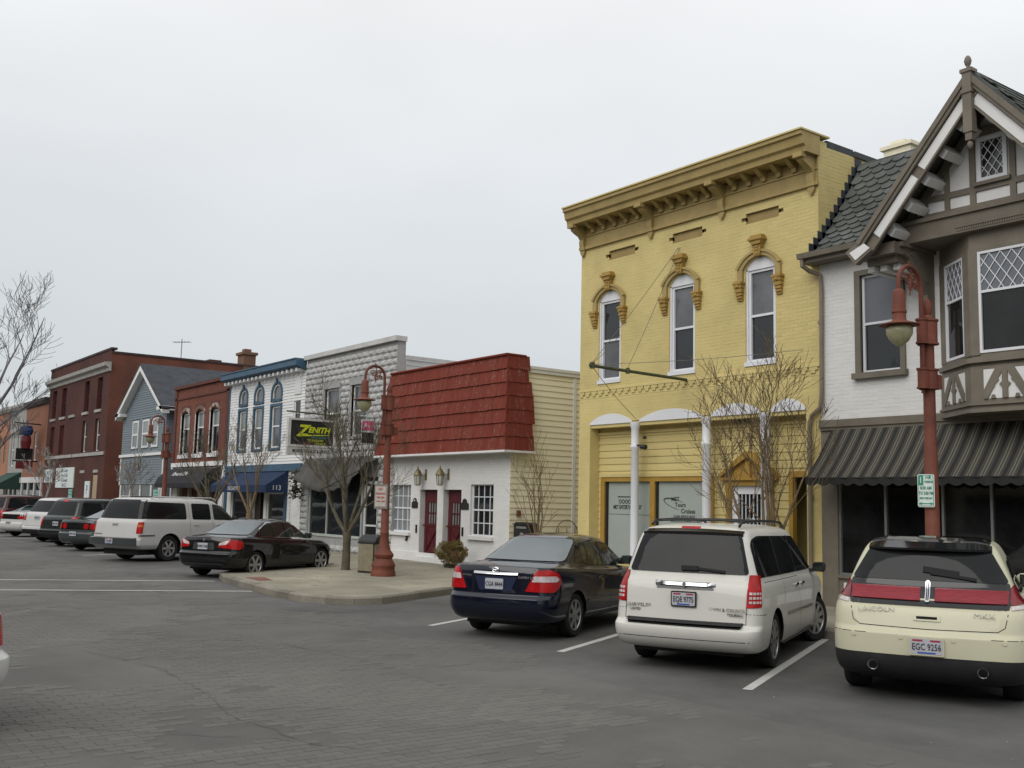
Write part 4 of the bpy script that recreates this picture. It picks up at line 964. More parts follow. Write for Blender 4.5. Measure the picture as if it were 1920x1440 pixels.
# bay window
bay0, bay1, bay2, bay3 = (-9.96, FY), (-9.0, 16.08), (-7.15, 16.08), (-6.2, FY)
bay = MB(); bay.zprism([bay0, bay1, bay2, bay3], 3.66, 4.36); bay.zprism([(-9.93, FY), (-8.99, 16.11), (-7.16, 16.11), (-6.23, FY)], 4.36, 4.58); bay.zprism([(-10.02, FY), (-9.03, 16.02), (-7.12, 16.02), (-6.14, FY)], 3.60, 3.66); bay.zprism([(-10.0, FY), (-9.02, 16.04), (-7.13, 16.04), (-6.16, FY)], 3.72, 3.76); bay.zprism([(-10.0, FY), (-9.03, 16.03), (-7.12, 16.03), (-6.16, FY)], 4.42, 4.50)
bay.zprism([(-9.93, FY), (-8.99, 16.11), (-7.16, 16.11), (-6.23, FY)], 6.32, 6.64)
bay.zprism([(-9.7, FY), (-8.8, 16.25), (-7.3, 16.25), (-6.4, FY)], 4.58, 6.32)
bay.build('bay', TAU, tu)
def fcs(p, q):
    d = Vector((q[0]-p[0], q[1]-p[1], 0)); L = d.length; d.normalize(); return Fc((p[0], p[1], 0), d, (d.y, -d.x, 0)), L
for (p, q, gw_) in ((bay0, bay1, .16), (bay1, bay2, .17), (bay2, bay3, .16)):
    f, L = fcs(p, q)
    w0, w1 = (.22, L-.24) if L < 1.5 else (.16, L-.16)
    m = MB(); m.fb(f, .0 if L > 1.5 else .02, w0, 4.55, 6.34, -.12, -.01); m.fb(f, w1, L if L > 1.5 else L-.02, 4.55, 6.34, -.12, -.012); m.fb(f, w0, w1, 6.28, 6.34, -.12, -.01); m.build('bay_post', TAU, tu)
    b = window(tu, f, w0, w1, 4.58, 6.28, -.04, .045, VNL, SHG, BLD, .60, t=.05)
    diamonds(b, f, w0+.05, w1-.05, 4.58+.6*1.7+.02, 6.235, -.032, .19 if L > 1.5 else .155, .27, .013)
    # apron panels : white shapes between taupe braces
    def panel(a0, a1):
        m = MB(); z0, z1 = 3.82, 4.30; c = (a0+a1)/2
        m.fb(f, a0, a1, z0, z1, -.01, .006); m.build('apron_panel', WHT, tu)
        m = MB(); hw_ = (a1-a0)/2
        m.fb(f, c-.045, c+.045, z0, z1, .006, .03)
        for s_ in (-1, 1):
            m.fprism(f, [(c+s_*.02, z1), (c+s_*.16, z1), (c+s_*hw_, z0+.13), (c+s_*hw_, z0-.0), (c+s_*(hw_-.07), z0)], .006, .028)
            for zz, xx in ((.62, .42), (.35, .62)):
                X_ = c+s_*hw_*xx*1.0; Z_ = z0+(z1-z0)*(1-xx)*1.05; m.fprism(f, [(X_-.052, Z_), (X_, Z_-.052), (X_+.052, Z_), (X_, Z_+.052)], .007, .03)
            m.fprism(f, [(c+s_*hw_*.55-.04, z0), (c+s_*hw_*.55+.04, z0), (c+s_*hw_*.55+.02, z0+.06), (c+s_*hw_*.55-.02, z0+.06)], .006, .029)
            m.fprism(f, [(c+s_*.045, z0+.17), (c+s_*.095, z0+.22), (c+s_*.045, z0+.27)], .006, .029)
        m.build('apron_brace', TAU, tu)
    if L < 1.5: panel(.16, L-.22)
    else:
        panel(.22, .22+.72); panel(L-.94, L-.22)

# ============================================================ GREY BLOCK BUILDING
gx0, gx1 = -35.75, -28.98
gb = thing('grey_block_building', 'grey rock-faced concrete block shop with flat parapet and sagging grey awning', 'building', (-32.4, FY, 0))
gws = [(-34.12, -33.0, 4.15, 5.95), (-32.05, -30.92, 4.15, 5.95)]
gh = gws + [(-35.15, -31.1, .72, 3.0), (-31.0, -29.95, .15, 2.75)]
wall(gb, FR, gx0, gx1, .15, 7.2, gh, GRM, .25)
m = MB(); m.box(gx0, gx1, FY+.25, 26, 0, 6.6); m.box(gx0, gx1, FY+.02, FY+.3, 6.6, 7.2); m.box(gx1-.01, gx1+.002, FY+.002, FY+.25, 0, 7.18); m.build('side_wall', GRM, gb)
boards(gb, SD(gx1), FY+.32, 26, 5.6, 6.62, .2, [], M('grey_siding', (.42, .43, .43), .6, .1, 2)); m = MB(); m.fb(SD(gx1), FY+.3, 26, 6.62, 6.72, 0, .08); m.build('eave', GRB, gb)
m = MB(); m.fb(FR, gx0-.05, gx1+.08, 7.18, 7.34, -.3, .14); m.build('coping', M('pale_coping', (.45, .45, .44), .8, .1, 2), gb)
bw_, bh_ = .42, .215
def rockmesh(seed, w=bw_-.012, h=bh_-.012):
    rg = random.Random(seed); V = []; nx, nz_ = 6, 4
    for j in range(nz_+1):
        for i in range(nx+1):
            e_ = (i in (0, nx)) or (j in (0, nz_)); dd = .0 if e_ else .035+.035*min(i, nx-i)/3*min(j+.5, nz_-j)/2+rg.uniform(-.012, .016)
            V.append((w*i/nx, -.004-dd, h*j/nz_))
    F = [(j*(nx+1)+i, j*(nx+1)+i+1, (j+1)*(nx+1)+i+1, (j+1)*(nx+1)+i) for j in range(nz_) for i in range(nx)]
    m = MB(); m.add(V, F); return m.mesh('block', GRB, fix=False)
rms = [rockmesh(i) for i in range(5)]
Rr = rows(gx0, gx1, .17, 7.15, bw_, bh_, [(a-.14, b-.0+.14, c-.1, d+.17) for a, b, c, d in gws] + [(-35.2, -29.9, .5, 3.45)])
Rr.sort(key=lambda r: -r[0]-(2 if r[1] > 3.4 else 0)); 
for i, (a, z, w_) in enumerate(Rr[:300]): mkobj('block', rms[i % 5], gb, (a+.006, FY, z+.006), None, ((w_-.012)/(bw_-.012), 1, 1))
jm = MB()
for i, (a, z, w_) in enumerate(Rr[300:]):
    me = rms[i % 5]; k = (w_-.012)/(bw_-.012); jm.add([(a+.006+v.co.x*k, FY+v.co.y, z+.006+v.co.z) for v in me.vertices], [tuple(p.vertices) for p in me.polygons])
if jm.v: jm.build('blockwork', GRB, gb, fix=False)['kind'] = 'stuff'
for i, w4 in enumerate(gws):
    window(gb, FR, w4[0], w4[1], w4[2], w4[3], -.10, .07, WHT, GLS2 if i else GLS, GLS2, .5)
    m = MB(); m.fb(FR, w4[0]-.1, w4[1]+.1, w4[3], w4[3]+.14, -.02, .05); m.fb(FR, w4[0]-.08, w4[1]+.08, w4[2]-.10, w4[2], -.05, .08); m.fb(FR, w4[0]-.09, w4[0], w4[2], w4[3], -.1, .02); m.fb(FR, w4[1], w4[1]+.09, w4[2], w4[3], -.1, .02); m.build('window_surround', GRM, gb)
m = MB(); m.fb(FR, -34.4, -30.6, 6.08, 6.22, 0, .03); m.build('lintel_band', GRM, gb)
m = MB()
for x in (-35.15, -33.75, -32.3, -31.14): m.fb(FR, x, x+.06, .72, 3.0, -.12, -.04)
m.fb(FR, -35.15, -31.1, .66, .74, -.12, .04); m.build('shop_frame', M('pale_green_frame', (.40, .44, .40), .5, .1, 3), gb)
for a, b_ in ((-35.1, -33.75), (-33.69, -32.3), (-32.24, -31.14)): m = MB(); m.fb(FR, a, b_, .74, 3.0, -.10, -.085); m.build('shop_window', GLS, gb)
m = MB()
m.fb(FR, -30.97, -30.87, .17, 2.6, -.12, -.05); m.fb(FR, -30.08, -29.98, .17, 2.6, -.12, -.05); m.fb(FR, -30.97, -29.98, 2.5, 2.6, -.12, -.05); m.fb(FR, -30.97, -29.98, 1.1, 1.16, -.12, -.06); m.fb(FR, -30.97, -29.98, .17, .3, -.12, -.05)
gd = m.build('door', M('aluminium_door', (.5, .52, .51), .4, .05, 3), gb); m = MB(); m.fb(FR, -30.9, -30.03, .28, 2.55, -.10, -.09); m.build('pane', SHG, gd)
m = MB(); m.fb(FR, -30.85, -30.6, 2.1, 2.45, -.09, -.086); m.build('door_notice', SGW, gd)
# grey weathered awning: slopes out, its right side collapsed
AWG = M('faded_grey_canvas', (.105, .102, .094), .95, .25, 2.5, col2=(.06, .058, .052), stretch=(1, 1, .5))
m = MB(); V = []; nx = 20; ny = 6
for i in range(nx+1):
    x = -35.45+5.55*i/nx; u = i/nx
    for j in range(ny+1):
        v = j/ny; drop = .42+.68*sin(pi*min(1, (u+.08)*.93))**.9 - .25*(u > .8)*(u-.8)/.2; V.append((x+.0, FY-.03-.50*v+.03*sin(x*7)*v, 3.38-drop*1.05*v-.04*sin(pi*v)+.02*sin(x*11)*v))
m.add(V, [(i*(ny+1)+j, (i+1)*(ny+1)+j, (i+1)*(ny+1)+j+1, i*(ny+1)+j+1) for i in range(nx) for j in range(ny)])
a_ = m.build('awning_canopy', AWG, gb, True, fix=False); a_.modifiers.new('t', 'SOLIDIFY').thickness = .015
m = MB(); m.tube([(-33.2, FY-.50, 2.28), (-30.0, FY-.55, 3.0)], .018, 6); m.tube([(-30.3, FY-.5, 2.95), (-30.25, FY-.02, 2.3)], .015, 6); m.build('awning_frame', BLK, gb)
m = MB(); rg = random.Random(5)
for i in range(260):
    p = Vector((-35.55+rg.gauss(0, .1), FY-.35+rg.gauss(0, .14), rg.uniform(1.95, 3.0))); q = Vector((rg.uniform(-1, 1), rg.uniform(-1, 1), rg.uniform(-1, .3)))*.07; w_ = q.orthogonal().normalized()*.035
    m.add([p-q, p+w_, p+q, p-w_], [(0,1,2,3)])
m.tube([(-35.55, FY-.35, 3.1), (-35.55, FY-.35, 2.0)], .02, 5)
tag(m.build('hanging_plant', M('dry_leaf', (.07, .07, .04), .9, .3, 6), None, fix=False), 'dry trailing plant hanging at the left end of the grey sagging awning', 'plant')
# hanging shop signs
zs = thing('hanging_sign', 'black box sign with yellow ZENITH lettering on an iron bar, before the grey block building', 'shop sign', (-32.9, FY, 4.9))
f = SD(-32.80); fz = SD(-32.85)
m = MB(); m.tube([(-32.85, FY, 4.90), (-32.85, 14.75, 4.95)], .03, 6); m.tube([(-32.85, 15.1, 4.95), (-32.85, 15.1, 4.72)], .02, 5); m.tube([(-32.85, 16.3, 4.92), (-32.85, 16.3, 4.72)], .02, 5); m.build('bar', GRI, zs)
SGF = M('sign_cabinet', (.50, .49, .46), .5, .1, 4)
m = MB(); m.fb(fz, 14.82, 16.62, 3.74, 4.73, -.12, -.01); 
for a, b_, c, d in ((14.82, 16.62, 4.66, 4.73), (14.82, 16.62, 3.74, 3.82), (14.82, 14.92, 3.82, 4.66), (16.54, 16.62, 3.82, 4.66)): m.fb(fz, a, b_, c, d, -.01, .04)
m.fb(fz, 14.82, 16.62, 3.46, 3.735, -.10, .02); m.build('cabinet', SGF, zs)
m = MB(); m.fb(fz, 14.92, 16.54, 3.82, 4.66, -.01, .012); m.build('sign_face', BLK, zs)
YLT = M('sign_yellow', (.50, .55, .02), .5, .1, 8)
def st(par, f, s, size, a, z, d, mat, **k): return text(par, s, size, f.p(a, z, d), f.us, (0, 0, 1), mat, **k)
st(zs, fz, 'Z', .52, 15.36, 4.30, .016, YLT, sx=1.1, shear=.25, bold=.02); st(zs, fz, 'ENITH', .27, 15.98, 4.34, .016, YLT, sx=1.05, shear=.25, bold=.012)
m = MB(); m.fprism(fz, [(15.2, 4.10), (16.4, 4.19), (16.4, 4.21), (15.2, 4.16)], .012, .017); m.build('swoosh', YLT, zs)
st(zs, fz, 'AUTHORIZED', .10, 16.0, 4.09, .015, M('sign_teal', (.04, .25, .22), .5, .1, 8), sx=.9); st(zs, fz, 'TELEVISION', .12, 15.85, 3.98, .015, YLT, sx=1.0); st(zs, fz, 'SALES', .12, 15.55, 3.87, .015, M('sign_red', (.40, .03, .05), .5, .1, 8)); st(zs, fz, 'SERVICE', .12, 16.05, 3.87, .015, YLT)
st(zs, fz, 'MORRIS TV SALES & SERVICE', .165, 15.72, 3.60, .024, LETD, sx=.68, bold=.003)
ps = thing('pink_hanging_sign', 'small hanging sign with pink top and black lower panel beside the red mansard', 'shop sign', (-30.2, FY, 4.6))
f2 = SD(-30.2); m = MB(); m.tube([(-30.22, FY, 4.72), (-30.22, 16.15, 4.74)], .02, 5); m.fb(f2, 16.25, 16.72, 3.82, 4.62, -.05, -.02); m.build('board', SGW, ps)
m = MB(); m.fb(f2, 16.26, 16.71, 4.26, 4.58, -.02, -.012); m.build('top_panel', M('sign_pink', (.55, .10, .20), .5, .1, 4), ps); m = MB(); m.fb(f2, 16.26, 16.71, 3.84, 4.20, -.02, -.012); m.build('lower_panel', BLK, ps); st(ps, f2, 'Rx', .2, 16.45, 4.42, -.010, LETW)

# ============================================================ WHITE CLAPBOARD SHOP WITH BLUE TRIM
bx0, bx1 = -43.4, -35.78
bb = thing('white_clapboard_building', 'white clapboard two-storey shop with blue cornice, blue window trim and blue awning', 'building', (-39.6, FY, 0))
bws = [(-42.28, -41.3), (-40.66, -39.62), (-38.92, -37.84)]
bh2 = [(a, b, 3.85, 5.72) for a, b in bws] + [(a, b, 5.78, 6.62) for a, b in bws] + [(-36.75, -36.15, 4.75, 5.75)]
wall(bb, FR, bx0, bx1, 3.15, 7.0, bh2, WSD, .2)
boards(bb, FR, bx0, bx1, 3.30, 6.78, .115, bh2, WSD, d=.022)
m = MB(); m.box(bx0, bx1, FY+.25, 27, 0, 6.7); m.box(bx0, bx1, FY+.01, FY+.3, 6.65, 7.0); m.box(bx1-.01, bx1+.002, FY+.002, FY+.25, 3.1, 6.98); m.build('side_wall', WSD, bb)
m = MB(); m.sprism(FR, [(0, 6.85), (.14, 6.88), (.40, 6.98), (.46, 7.0), (.46, 7.2), (.5, 7.22), (.5, 7.26), (0, 7.26)], bx0-.05, bx1+.0); m.fb(FR, bx0, bx1, 3.12, 3.30, 0, .07); m.fb(FR, bx0, bx1, 3.02, 3.12, 0, .12); m.build('cornice', BLUT, bb)
m = MB()
for i in range(18): a = bx0+.1+i*.425; m.fb(FR, a, a+.14, 6.78, 6.90, 0, .34)
m.build('modillions', WSD, bb)['kind'] = 'stuff'
m = MB(); m.fb(FR, bx0, bx0+.12, 3.3, 6.8, 0, .04); m.build('corner_board', BLUT, bb)
for i, (a, b) in enumerate(bws):
    w = window(bb, FR, a+.10, b-.10, 3.95, 5.62, -.05, .07, WHT, GLS2, GLS3 if i != 2 else GLS2, .52)
    m = MB(); m.fb(FR, a-.02, a+.10, 3.85, 5.72, -.05, .05); m.fb(FR, b-.10, b+.02, 3.85, 5.72, -.05, .05); m.fb(FR, a+.1, b-.1, 5.62, 5.72, -.05, .05); m.fb(FR, a+.1, b-.1, 3.85, 3.95, -.05, .07)
    m.build('blue_surround', BLUT, w)
    c = (a+b)/2; hw_ = (b-a)/2; m = MB(); O_ = arc(c, 6.18, hw_, .44, 10); I_ = arc(c, 6.18, hw_-.11, .33, 10)
    m.fprism(FR, [(c-hw_, 5.80)] + O_ + [(c+hw_, 5.80), (c+hw_-.11, 5.90)] + I_[::-1] + [(c-hw_+.11, 5.90)], -.05, .05); m.fb(FR, c-hw_+.11, c+hw_-.11, 5.80, 5.90, -.05, .05); m.fb(FR, c-.05, c+.05, 6.50, 6.72, .03, .08)
    aw_ = m.build('arched_window', BLUT, bb)
    m = MB(); I2 = arc(c, 6.16, hw_-.17, .28, 8); m.fprism(FR, [(c-hw_+.1, 5.90)] + I_ + [(c+hw_-.1, 5.90), (c+hw_-.18, 5.95)] + I2[::-1] + [(c-hw_+.18, 5.95)], -.04, .0); m.build('inner_frame', WHT, aw_)
    m = MB(); m.fprism(FR, [(c-hw_+.1, 5.88)] + I_ + [(c+hw_-.1, 5.88)], -.06, -.045); m.build('pane', GLS2, aw_)
    m = MB(); hc = hw_; 
    Aa = arc(c, 6.18, hc, .44, 10); m.fprism(FR, [(c-hc, 6.62)] + Aa[:6] + [(c, 6.62)], -.04, .004); m.fprism(FR, [(c, 6.62)] + Aa[5:] + [(c+hc, 6.62)], -.04, .004); m.build('spandrel', WSD, bb)
window(bb, FR, -36.75, -36.15, 4.75, 5.75, -.05, .07, WHT, GLS, None, .5)
m = MB(); O_ = arc(-36.4, 6.3, .28, .35, 8); m.fprism(FR, [(-36.68, 5.95)] + O_ + [(-36.12, 5.95)], 0, .05); m.build('blind_arch', WSD, bb)
# ground floor
gl = [(-42.7, -40.75, .6, 2.3), (-40.55, -39.2, .15, 2.35), (-38.95, -37.25, .6, 2.2), (-36.75, -36.0, .15, 2.3)]
wall(bb, FR, bx0, bx1, .15, 3.15, gl, WSD, .25); boards(bb, FR, -36.95, bx1, .2, 3.0, .15, gl, WSD, d=.02)
m = MB(); m.fb(FR, -37.2, -37.0, .15, 3.0, 0, .05); m.fb(FR, bx0, bx0+.25, .15, 3.0, 0, .05); m.build('blue_pilaster', BLUT, bb)
window(bb, FR, -42.7, -40.75, .6, 2.3, -.08, .07, WHT, GLS, None, 0); window(bb, FR, -38.95, -37.25, .6, 2.2, -.08, .07, WHT, GLS, None, 0)
m = MB(); m.fb(FR, -40.55, -39.2, .15, 2.35, -.24, -.2); m.fb(FR, -39.95, -39.8, .15, 2.35, -.2, -.12); m.build('entry_door', M('dark_brown_door', (.03, .02, .018), .5, .2, 4), bb)
m = MB(); m.fb(FR, -36.75, -36.0, .17, 2.3, -.08, -.04); m.fb(FR, -36.65, -36.1, 1.3, 2.1, -.04, -.03); m.fb(FR, -36.65, -36.1, .4, 1.1, -.04, -.03); m.lathe([(0, -.06), (.04, -.05), (.02, 0)], FR.p(-36.66, 1.1, -.04), 8, 'y'); m.build('side_door', WSD, bb)
AWB = M('blue_canvas', (.010, .026, .068), .85, .12, 3); xa, xb = -42.7, -36.95
m = MB(); m.sprism(FR, [(.02, 3.04), (.92, 2.46), (.92, 2.18), (.02, 2.18)], xa, xb); m.build('awning', AWB, bb)
f3 = Fc((0, FY-.925, 0), (1, 0, 0), (0, -1, 0)); ftext(bb, f3, 'DECORATING', .22, -40.1, 2.32, .003, LETW, sx=.9); st(bb, SD(xb), '113', .26, FY-.48, 2.36, .004, LETW)

# ============================================================ SMALL RED BRICK SHOP
rx0, rx1 = -50.5, -43.42
rb = thing('small_red_brick_building', 'small old red brick shop with three white-silled windows and a black awning', 'building', (-47, FY, 0))
rws = [(-49.5, -48.35), (-47.55, -46.45), (-45.65, -44.55)]
rh = [(a, b, 3.95, 5.95) for a, b in rws]
wall(rb, FR, rx0, rx1, 3.3, 7.2, rh, REDM, .25); 
BR2 = M('weathered_red_brick', (.155, .055, .036), .9, .28, .5, .4, 30, fine=.1)
bricks(rb, FR, rx0, rx1, 3.55, 7.15, [(a-.12, b+.12, c-.2, d+.3) for a, b, c, d in rh], BR2, bw=.235, bh=.0825, nind=290)
m = MB(); m.box(rx0, rx1, FY+.25, 27, 0, 7.1); m.box(rx1-.01, rx1+.002, FY+.002, FY+.25, 0, 7.1); m.build('side_wall', REDM, rb)
m = MB(); m.fb(FR, rx0-.05, rx1+.05, 7.14, 7.28, -.3, .12); m.fb(FR, rx0, rx1, 6.62, 6.70, 0, .05); m.fb(FR, rx0, rx0+.3, 3.5, 7.14, 0, .05); m.fb(FR, rx1-.3, rx1, 3.5, 7.14, 0, .05); m.build('parapet_coping', REDM, rb)
m = MB(); m.fb(FR, rx0+.1, rx1-.1, 3.35, 3.55, 0, .10); m.fb(FR, rx0+.1, rx0+.3, .15, 3.35, 0, .08); m.fb(FR, rx1-.3, rx1-.1, .15, 3.35, 0, .08); m.build('shop_cornice', WHT, rb)
for a, b in rws:
    w = window(rb, FR, a, b, 3.95, 5.93, -.14, .07, WHT, GLS, GLS3, .62)
    m = MB(); m.fb(FR, a-.12, b+.12, 3.75, 3.93, -.05, .09); m.fb(FR, a-.05, a, 3.95, 5.9, -.1, .03); m.build('sill', WHT, w); m = MB(); m.fprism(FR, [(a-.1, 5.85)] + arc((a+b)/2, 5.95, (b-a)/2+.08, .25, 8) + [(b+.1, 5.85)] + arc((a+b)/2, 5.84, (b-a)/2-.04, .2, 8, True), -.02, .05); m.build('brick_hood', M('worn_hood_paint', (.16, .10, .075), .9, .2, 3, col2=(.42, .38, .34), thr=(.5, .62)), w)
wall(rb, FR, rx0, rx1, .15, 3.3, [(-49.6, -44.2, .15, 2.6)], WHT, .3)
m = MB()
for x in (-49.6, -48.3, -47.0, -45.6, -44.3): m.fb(FR, x-.08, x+.08, .15, 2.6, -.3, -.1)
m.fb(FR, -49.6, -44.2, .15, .6, -.3, -.12); m.build('shop_frame', M('beige_frame', (.33, .29, .22), .6, .1, 3), rb)
for a, b in ((-49.52, -48.38), (-48.22, -47.08), (-46.92, -45.68), (-45.52, -44.38)): m = MB(); m.fb(FR, a, b, .6, 2.6, -.28, -.26); m.build('shop_window', GLS, rb)
m = MB(); AWK = M('black_canvas', (.018, .018, .022), .85, .15, 3)
m.sprism(FR, [(.02, 3.28), (.35, 3.20), (.75, 2.85), (.9, 2.55), (.9, 2.35), (.02, 2.35)], -50.2, -44.0); m.build('awning', AWK, rb)
text(rb, 'Flower & Gifts', .34, (-47.4, FY-.66, 2.98), (1, 0, 0), (0, .65, .76), LETW, shear=.3, ext=.004)

# ============================================================ BLUE GABLED HOUSE
hx0, hx1 = -59.1, -51.75
bh_o = thing('blue_gabled_house', 'blue-grey clapboard building with white trimmed front gable and dark roof', 'house', (-55.4, FY, 0))
hc = (hx0+hx1)/2; pk = 8.75; ev = 6.45; hs = (pk-ev)/((hx1-hx0)/2)
hws = [(-57.25, -56.2), (-55.5, -54.4), (-54.15, -53.3)]
hhh = [(a, b, 4.45, 5.95) for a, b in hws[:2]] + [(-53.9, -52.9, 4.45, 5.95)]
m = MB(); m.fprism(FR, [(hx0, 4.1), (hx1, 4.1), (hx1, ev), (hc, pk), (hx0, ev)], -.1, -.02); m.box(hx0, hx1, FY+.1, 26, 0, ev); m.fb(FR, hx0, hx1, .15, 4.1, -.1, -.02); m.build('wall', BLUS, bh_o)
boards(bh_o, FR, hx0, hx1, 2.55, pk-.1, .125, [(a-.1, b+.1, c-.1, d+.1) for a, b, c, d in hhh], BLUS, clip=lambda z: (hx0, hx1) if z < ev else (hc-(pk-z)/hs, hc+(pk-z)/hs), d=.03)
boards(bh_o, SD(hx1), FY, 22, .2, ev, .14, [], BLUS, d=.02)
m = MB()
for s_ in (-1, 1):
    x = hc+s_*((hx1-hx0)/2+.35); zl = pk+.12-abs(x-hc)*hs
    m.fprism(FR, [(hc, pk+.12), (x, zl), (x, zl-.28), (hc, pk-.2)], .0, .38)
    xc = hc+s_*(hx1-hx0)/2; m.fb(FR, min(xc-s_*.55, xc+s_*.35), max(xc-s_*.55, xc+s_*.35), ev-.18, ev+.0, .0, .38)
m.fb(FR, hx0-.1, hx1+.1, 4.02, 4.16, 0, .12); m.fb(FR, hx0, hx0+.14, 2.5, 4.0, 0, .05); m.fb(FR, hx1-.14, hx1, .2, 4.0, 0, .05); m.fb(SD(hx1), FY, 26, ev-.22, ev-.02, 0, .4); m.build('white_trim', WHT, bh_o)
m = MB()
for s_ in (-1, 1):
    x = hc+s_*((hx1-hx0)/2+.4); zl = pk+.2-abs(x-hc)*hs; m.fprism(FR, [(hc, pk+.2), (x, zl), (x, zl-.10), (hc, pk+.1)], -10, .40)
m.build('roof', M('charcoal_shingle', (.045, .05, .058), .9, .25, 2, .4, 25, fine=.2), bh_o)
for i, (a, b, c, d) in enumerate(hhh): window(bh_o, FR, a, b, c, d, .02, .11, WHT, GLS2, GLS3, .5)
m = MB(); m.fb(FR, hx0+.3, hx1-.3, .2, 2.5, .0, .02); m.build('shopfront', GLS, bh_o)
m = MB()
for x in (-58.7, -57.0, -55.2, -53.4, -52.1): m.fb(FR, x-.08, x+.08, .2, 2.5, .02, .07)
m.build('shop_post', WHT, bh_o)

# ============================================================ THREE STOREY RED BRICK BLOCK
qx0, qx1 = -77.3, -62.4
rk = thing('tall_red_brick_building', 'three-storey dark red brick corner block with pale stone cornice and long side wall', 'building', (-70, FY, 0))
ups = [(-76.3, -75.2), (-73.7, -72.5), (-71.2, -70.0), (-67.9, -66.8), (-65.0, -63.9)]
qh = [(a, b, 7.05, 9.0) for i, (a, b) in enumerate(ups) if i != 2] + [(a, b, 4.55, 6.5) for i, (a, b) in enumerate(ups) if i != 2]
wall(rk, FR, qx0, qx1, .15, 10.55, qh, RED, .25)
SBR = M('mottled_side_brick', (.10, .042, .030), .9, .3, .35, .4, 20, fine=.14, col2=(.17, .062, .040), thr=(.4, .62))
sfc = SD(qx1)
swn = [(18.0, 18.75, 7.3, 8.9), (17.95, 18.6, 4.8, 6.5)]
m = MB(); m.box(qx0, qx1-.02, FY+.25, 33, 0, 10.2); m.build('core', RED, rk)
wall(rk, sfc, FY, 33, .15, 10.3, swn, SBR, .2, 'side_wall')
bricks(rk, FR, qx0, qx1, .3, 10.5, qh + [(qx0, qx1, 9.15, 9.8), (qx0, qx1, 4.2, 4.5)], RED, bw=.235, bh=.083, nind=300, d=.008)
m = MB(); m.sprism(FR, [(0, 9.2), (.1, 9.22), (.14, 9.4), (.34, 9.52), (.38, 9.72), (0, 9.75)], qx0-.1, qx1+.1); m.build('cornice', STN, rk)
m = MB(); m.fb(FR, qx0-.03, qx1+.05, 10.5, 10.62, -.3, .06); m.fb(sfc, FY, 33, 10.28, 10.40, -.2, .05); m.build('coping', M('dark_coping', (.05, .035, .035), .8, .2, 3), rk)
m = MB()
for a, b in ((-77.1, -74.6), (-74.4, -69.9), (-69.7, -62.6)): m.fb(FR, a, b, 4.28, 4.48, 0, .07)
m.build('stone_band', STN, rk)
for i, (a, b) in enumerate(ups):
    for zb_ in (7.05, 4.55):
        if i != 2: window(rk, FR, a, b, zb_, zb_+1.95, -.18, .07, RED if i < 2 and zb_ < 5 else WHT if i > 2 and zb_ < 5 else MAR, GLS if i > 1 or zb_ > 5 else MAR, None, .5)
        if zb_ > 5: m = MB(); m.fb(FR, a-.12, b+.12, zb_-.16, zb_, -.05, .09); m.build('stone_sill', STN, rk)
for (a, b, c, d) in swn: window(rk, sfc, a, b, c, d, -.08, .08, WHT, GLS3 if c > 7 else GLS, GLS3, .5)
m = MB(); m.fb(FR, -64.5, -63.6, 1.1, 3.1, 0, .03); m.build('boarded_window', M('tan_board', (.36, .27, .18), .8, .1, 2), rk)
m = MB(); m.fb(FR, -67.6, -66.6, 3.25, 3.42, 0, .05); m.fb(FR, -64.6, -63.6, 3.25, 3.42, 0, .05); m.build('lintel', STN, rk)
m = MB(); m.box(qx1-2.2, qx1-1.4, 23.2, 24.0, 10.2, 10.7); m.build('roof_hatch', RED, rk)
chb = thing('brick_chimney', 'broad orange-brick chimney with stepped cap on the long red side wall', 'chimney', (-62.4, 25.3, 10))
CHB = M('chimney_brick', (.165, .088, .06), .85, .15, .6, .3, 30, fine=.1); m = MB(); m.box(-63.4, -62.36, 24.9, 25.7, 9.6, 11.05); m.box(-63.5, -62.26, 24.8, 25.8, 11.05, 11.22); m.build('stack', CHB, chb); m = MB(); m.box(-63.1, -62.65, 25.05, 25.5, 11.22, 11.45); m.build('pot', CHB, chb)
an = MB(); an.tube([(-64.5, 21.6, 10.2), (-64.5, 21.6, 11.9)], .025, 5); an.tube([(-64.95, 21.2, 11.7), (-64.05, 22.0, 11.7)], .02, 4)
for i in range(6): c = Vector((-64.9+i*.16, 21.25+i*.14, 11.7)); an.tube([c+Vector((-.2, .24, 0)), c+Vector((.2, -.24, 0))], .010, 4)
tag(an.build('tv_antenna', M('aerial_metal', (.12, .12, .12), .5, .1, 5)), 'thin rooftop television antenna above the long red brick wall', 'antenna')
def wallsign(x0, x1, z0, z1, lab, lines, col, size, nm='wall_sign'):
    t = thing(nm, lab, 'sign', ((x0+x1)/2, FY, z0)); m = MB(); m.fb(FR, x0, x1, z0, z1, .01, .06); m.build('board', SGW, t)
    for i, l in enumerate(lines): ftext(t, FR, l, size, (x0+x1)/2, z1-(z1-z0)*(i+.6)/(len(lines)+.1), .062, col, sx=.9)
wallsign(-73.6, -69.0, 2.35, 3.65, 'large white banner with dark handwriting-like lines on the tall red brick building', ['The Country', 'Store & Gifts', 'of Greenville', '548-1212'], M('sign_navy', (.02, .03, .09), .5, .1, 5), .34)
wallsign(-76.9, -74.6, 2.7, 3.6, 'small white and blue banner left of the large one on tall red brick building', ['NOW', 'OPEN'], M('sign_blue', (.03, .07, .30), .5, .1, 5), .4)
wallsign(-66.2, -65.1, 1.75, 2.75, 'small pale blue rectangular notice on the dark red brick wall', ['P'], M('sign_blue', (.03, .07, .30), .5, .1, 5), .8)

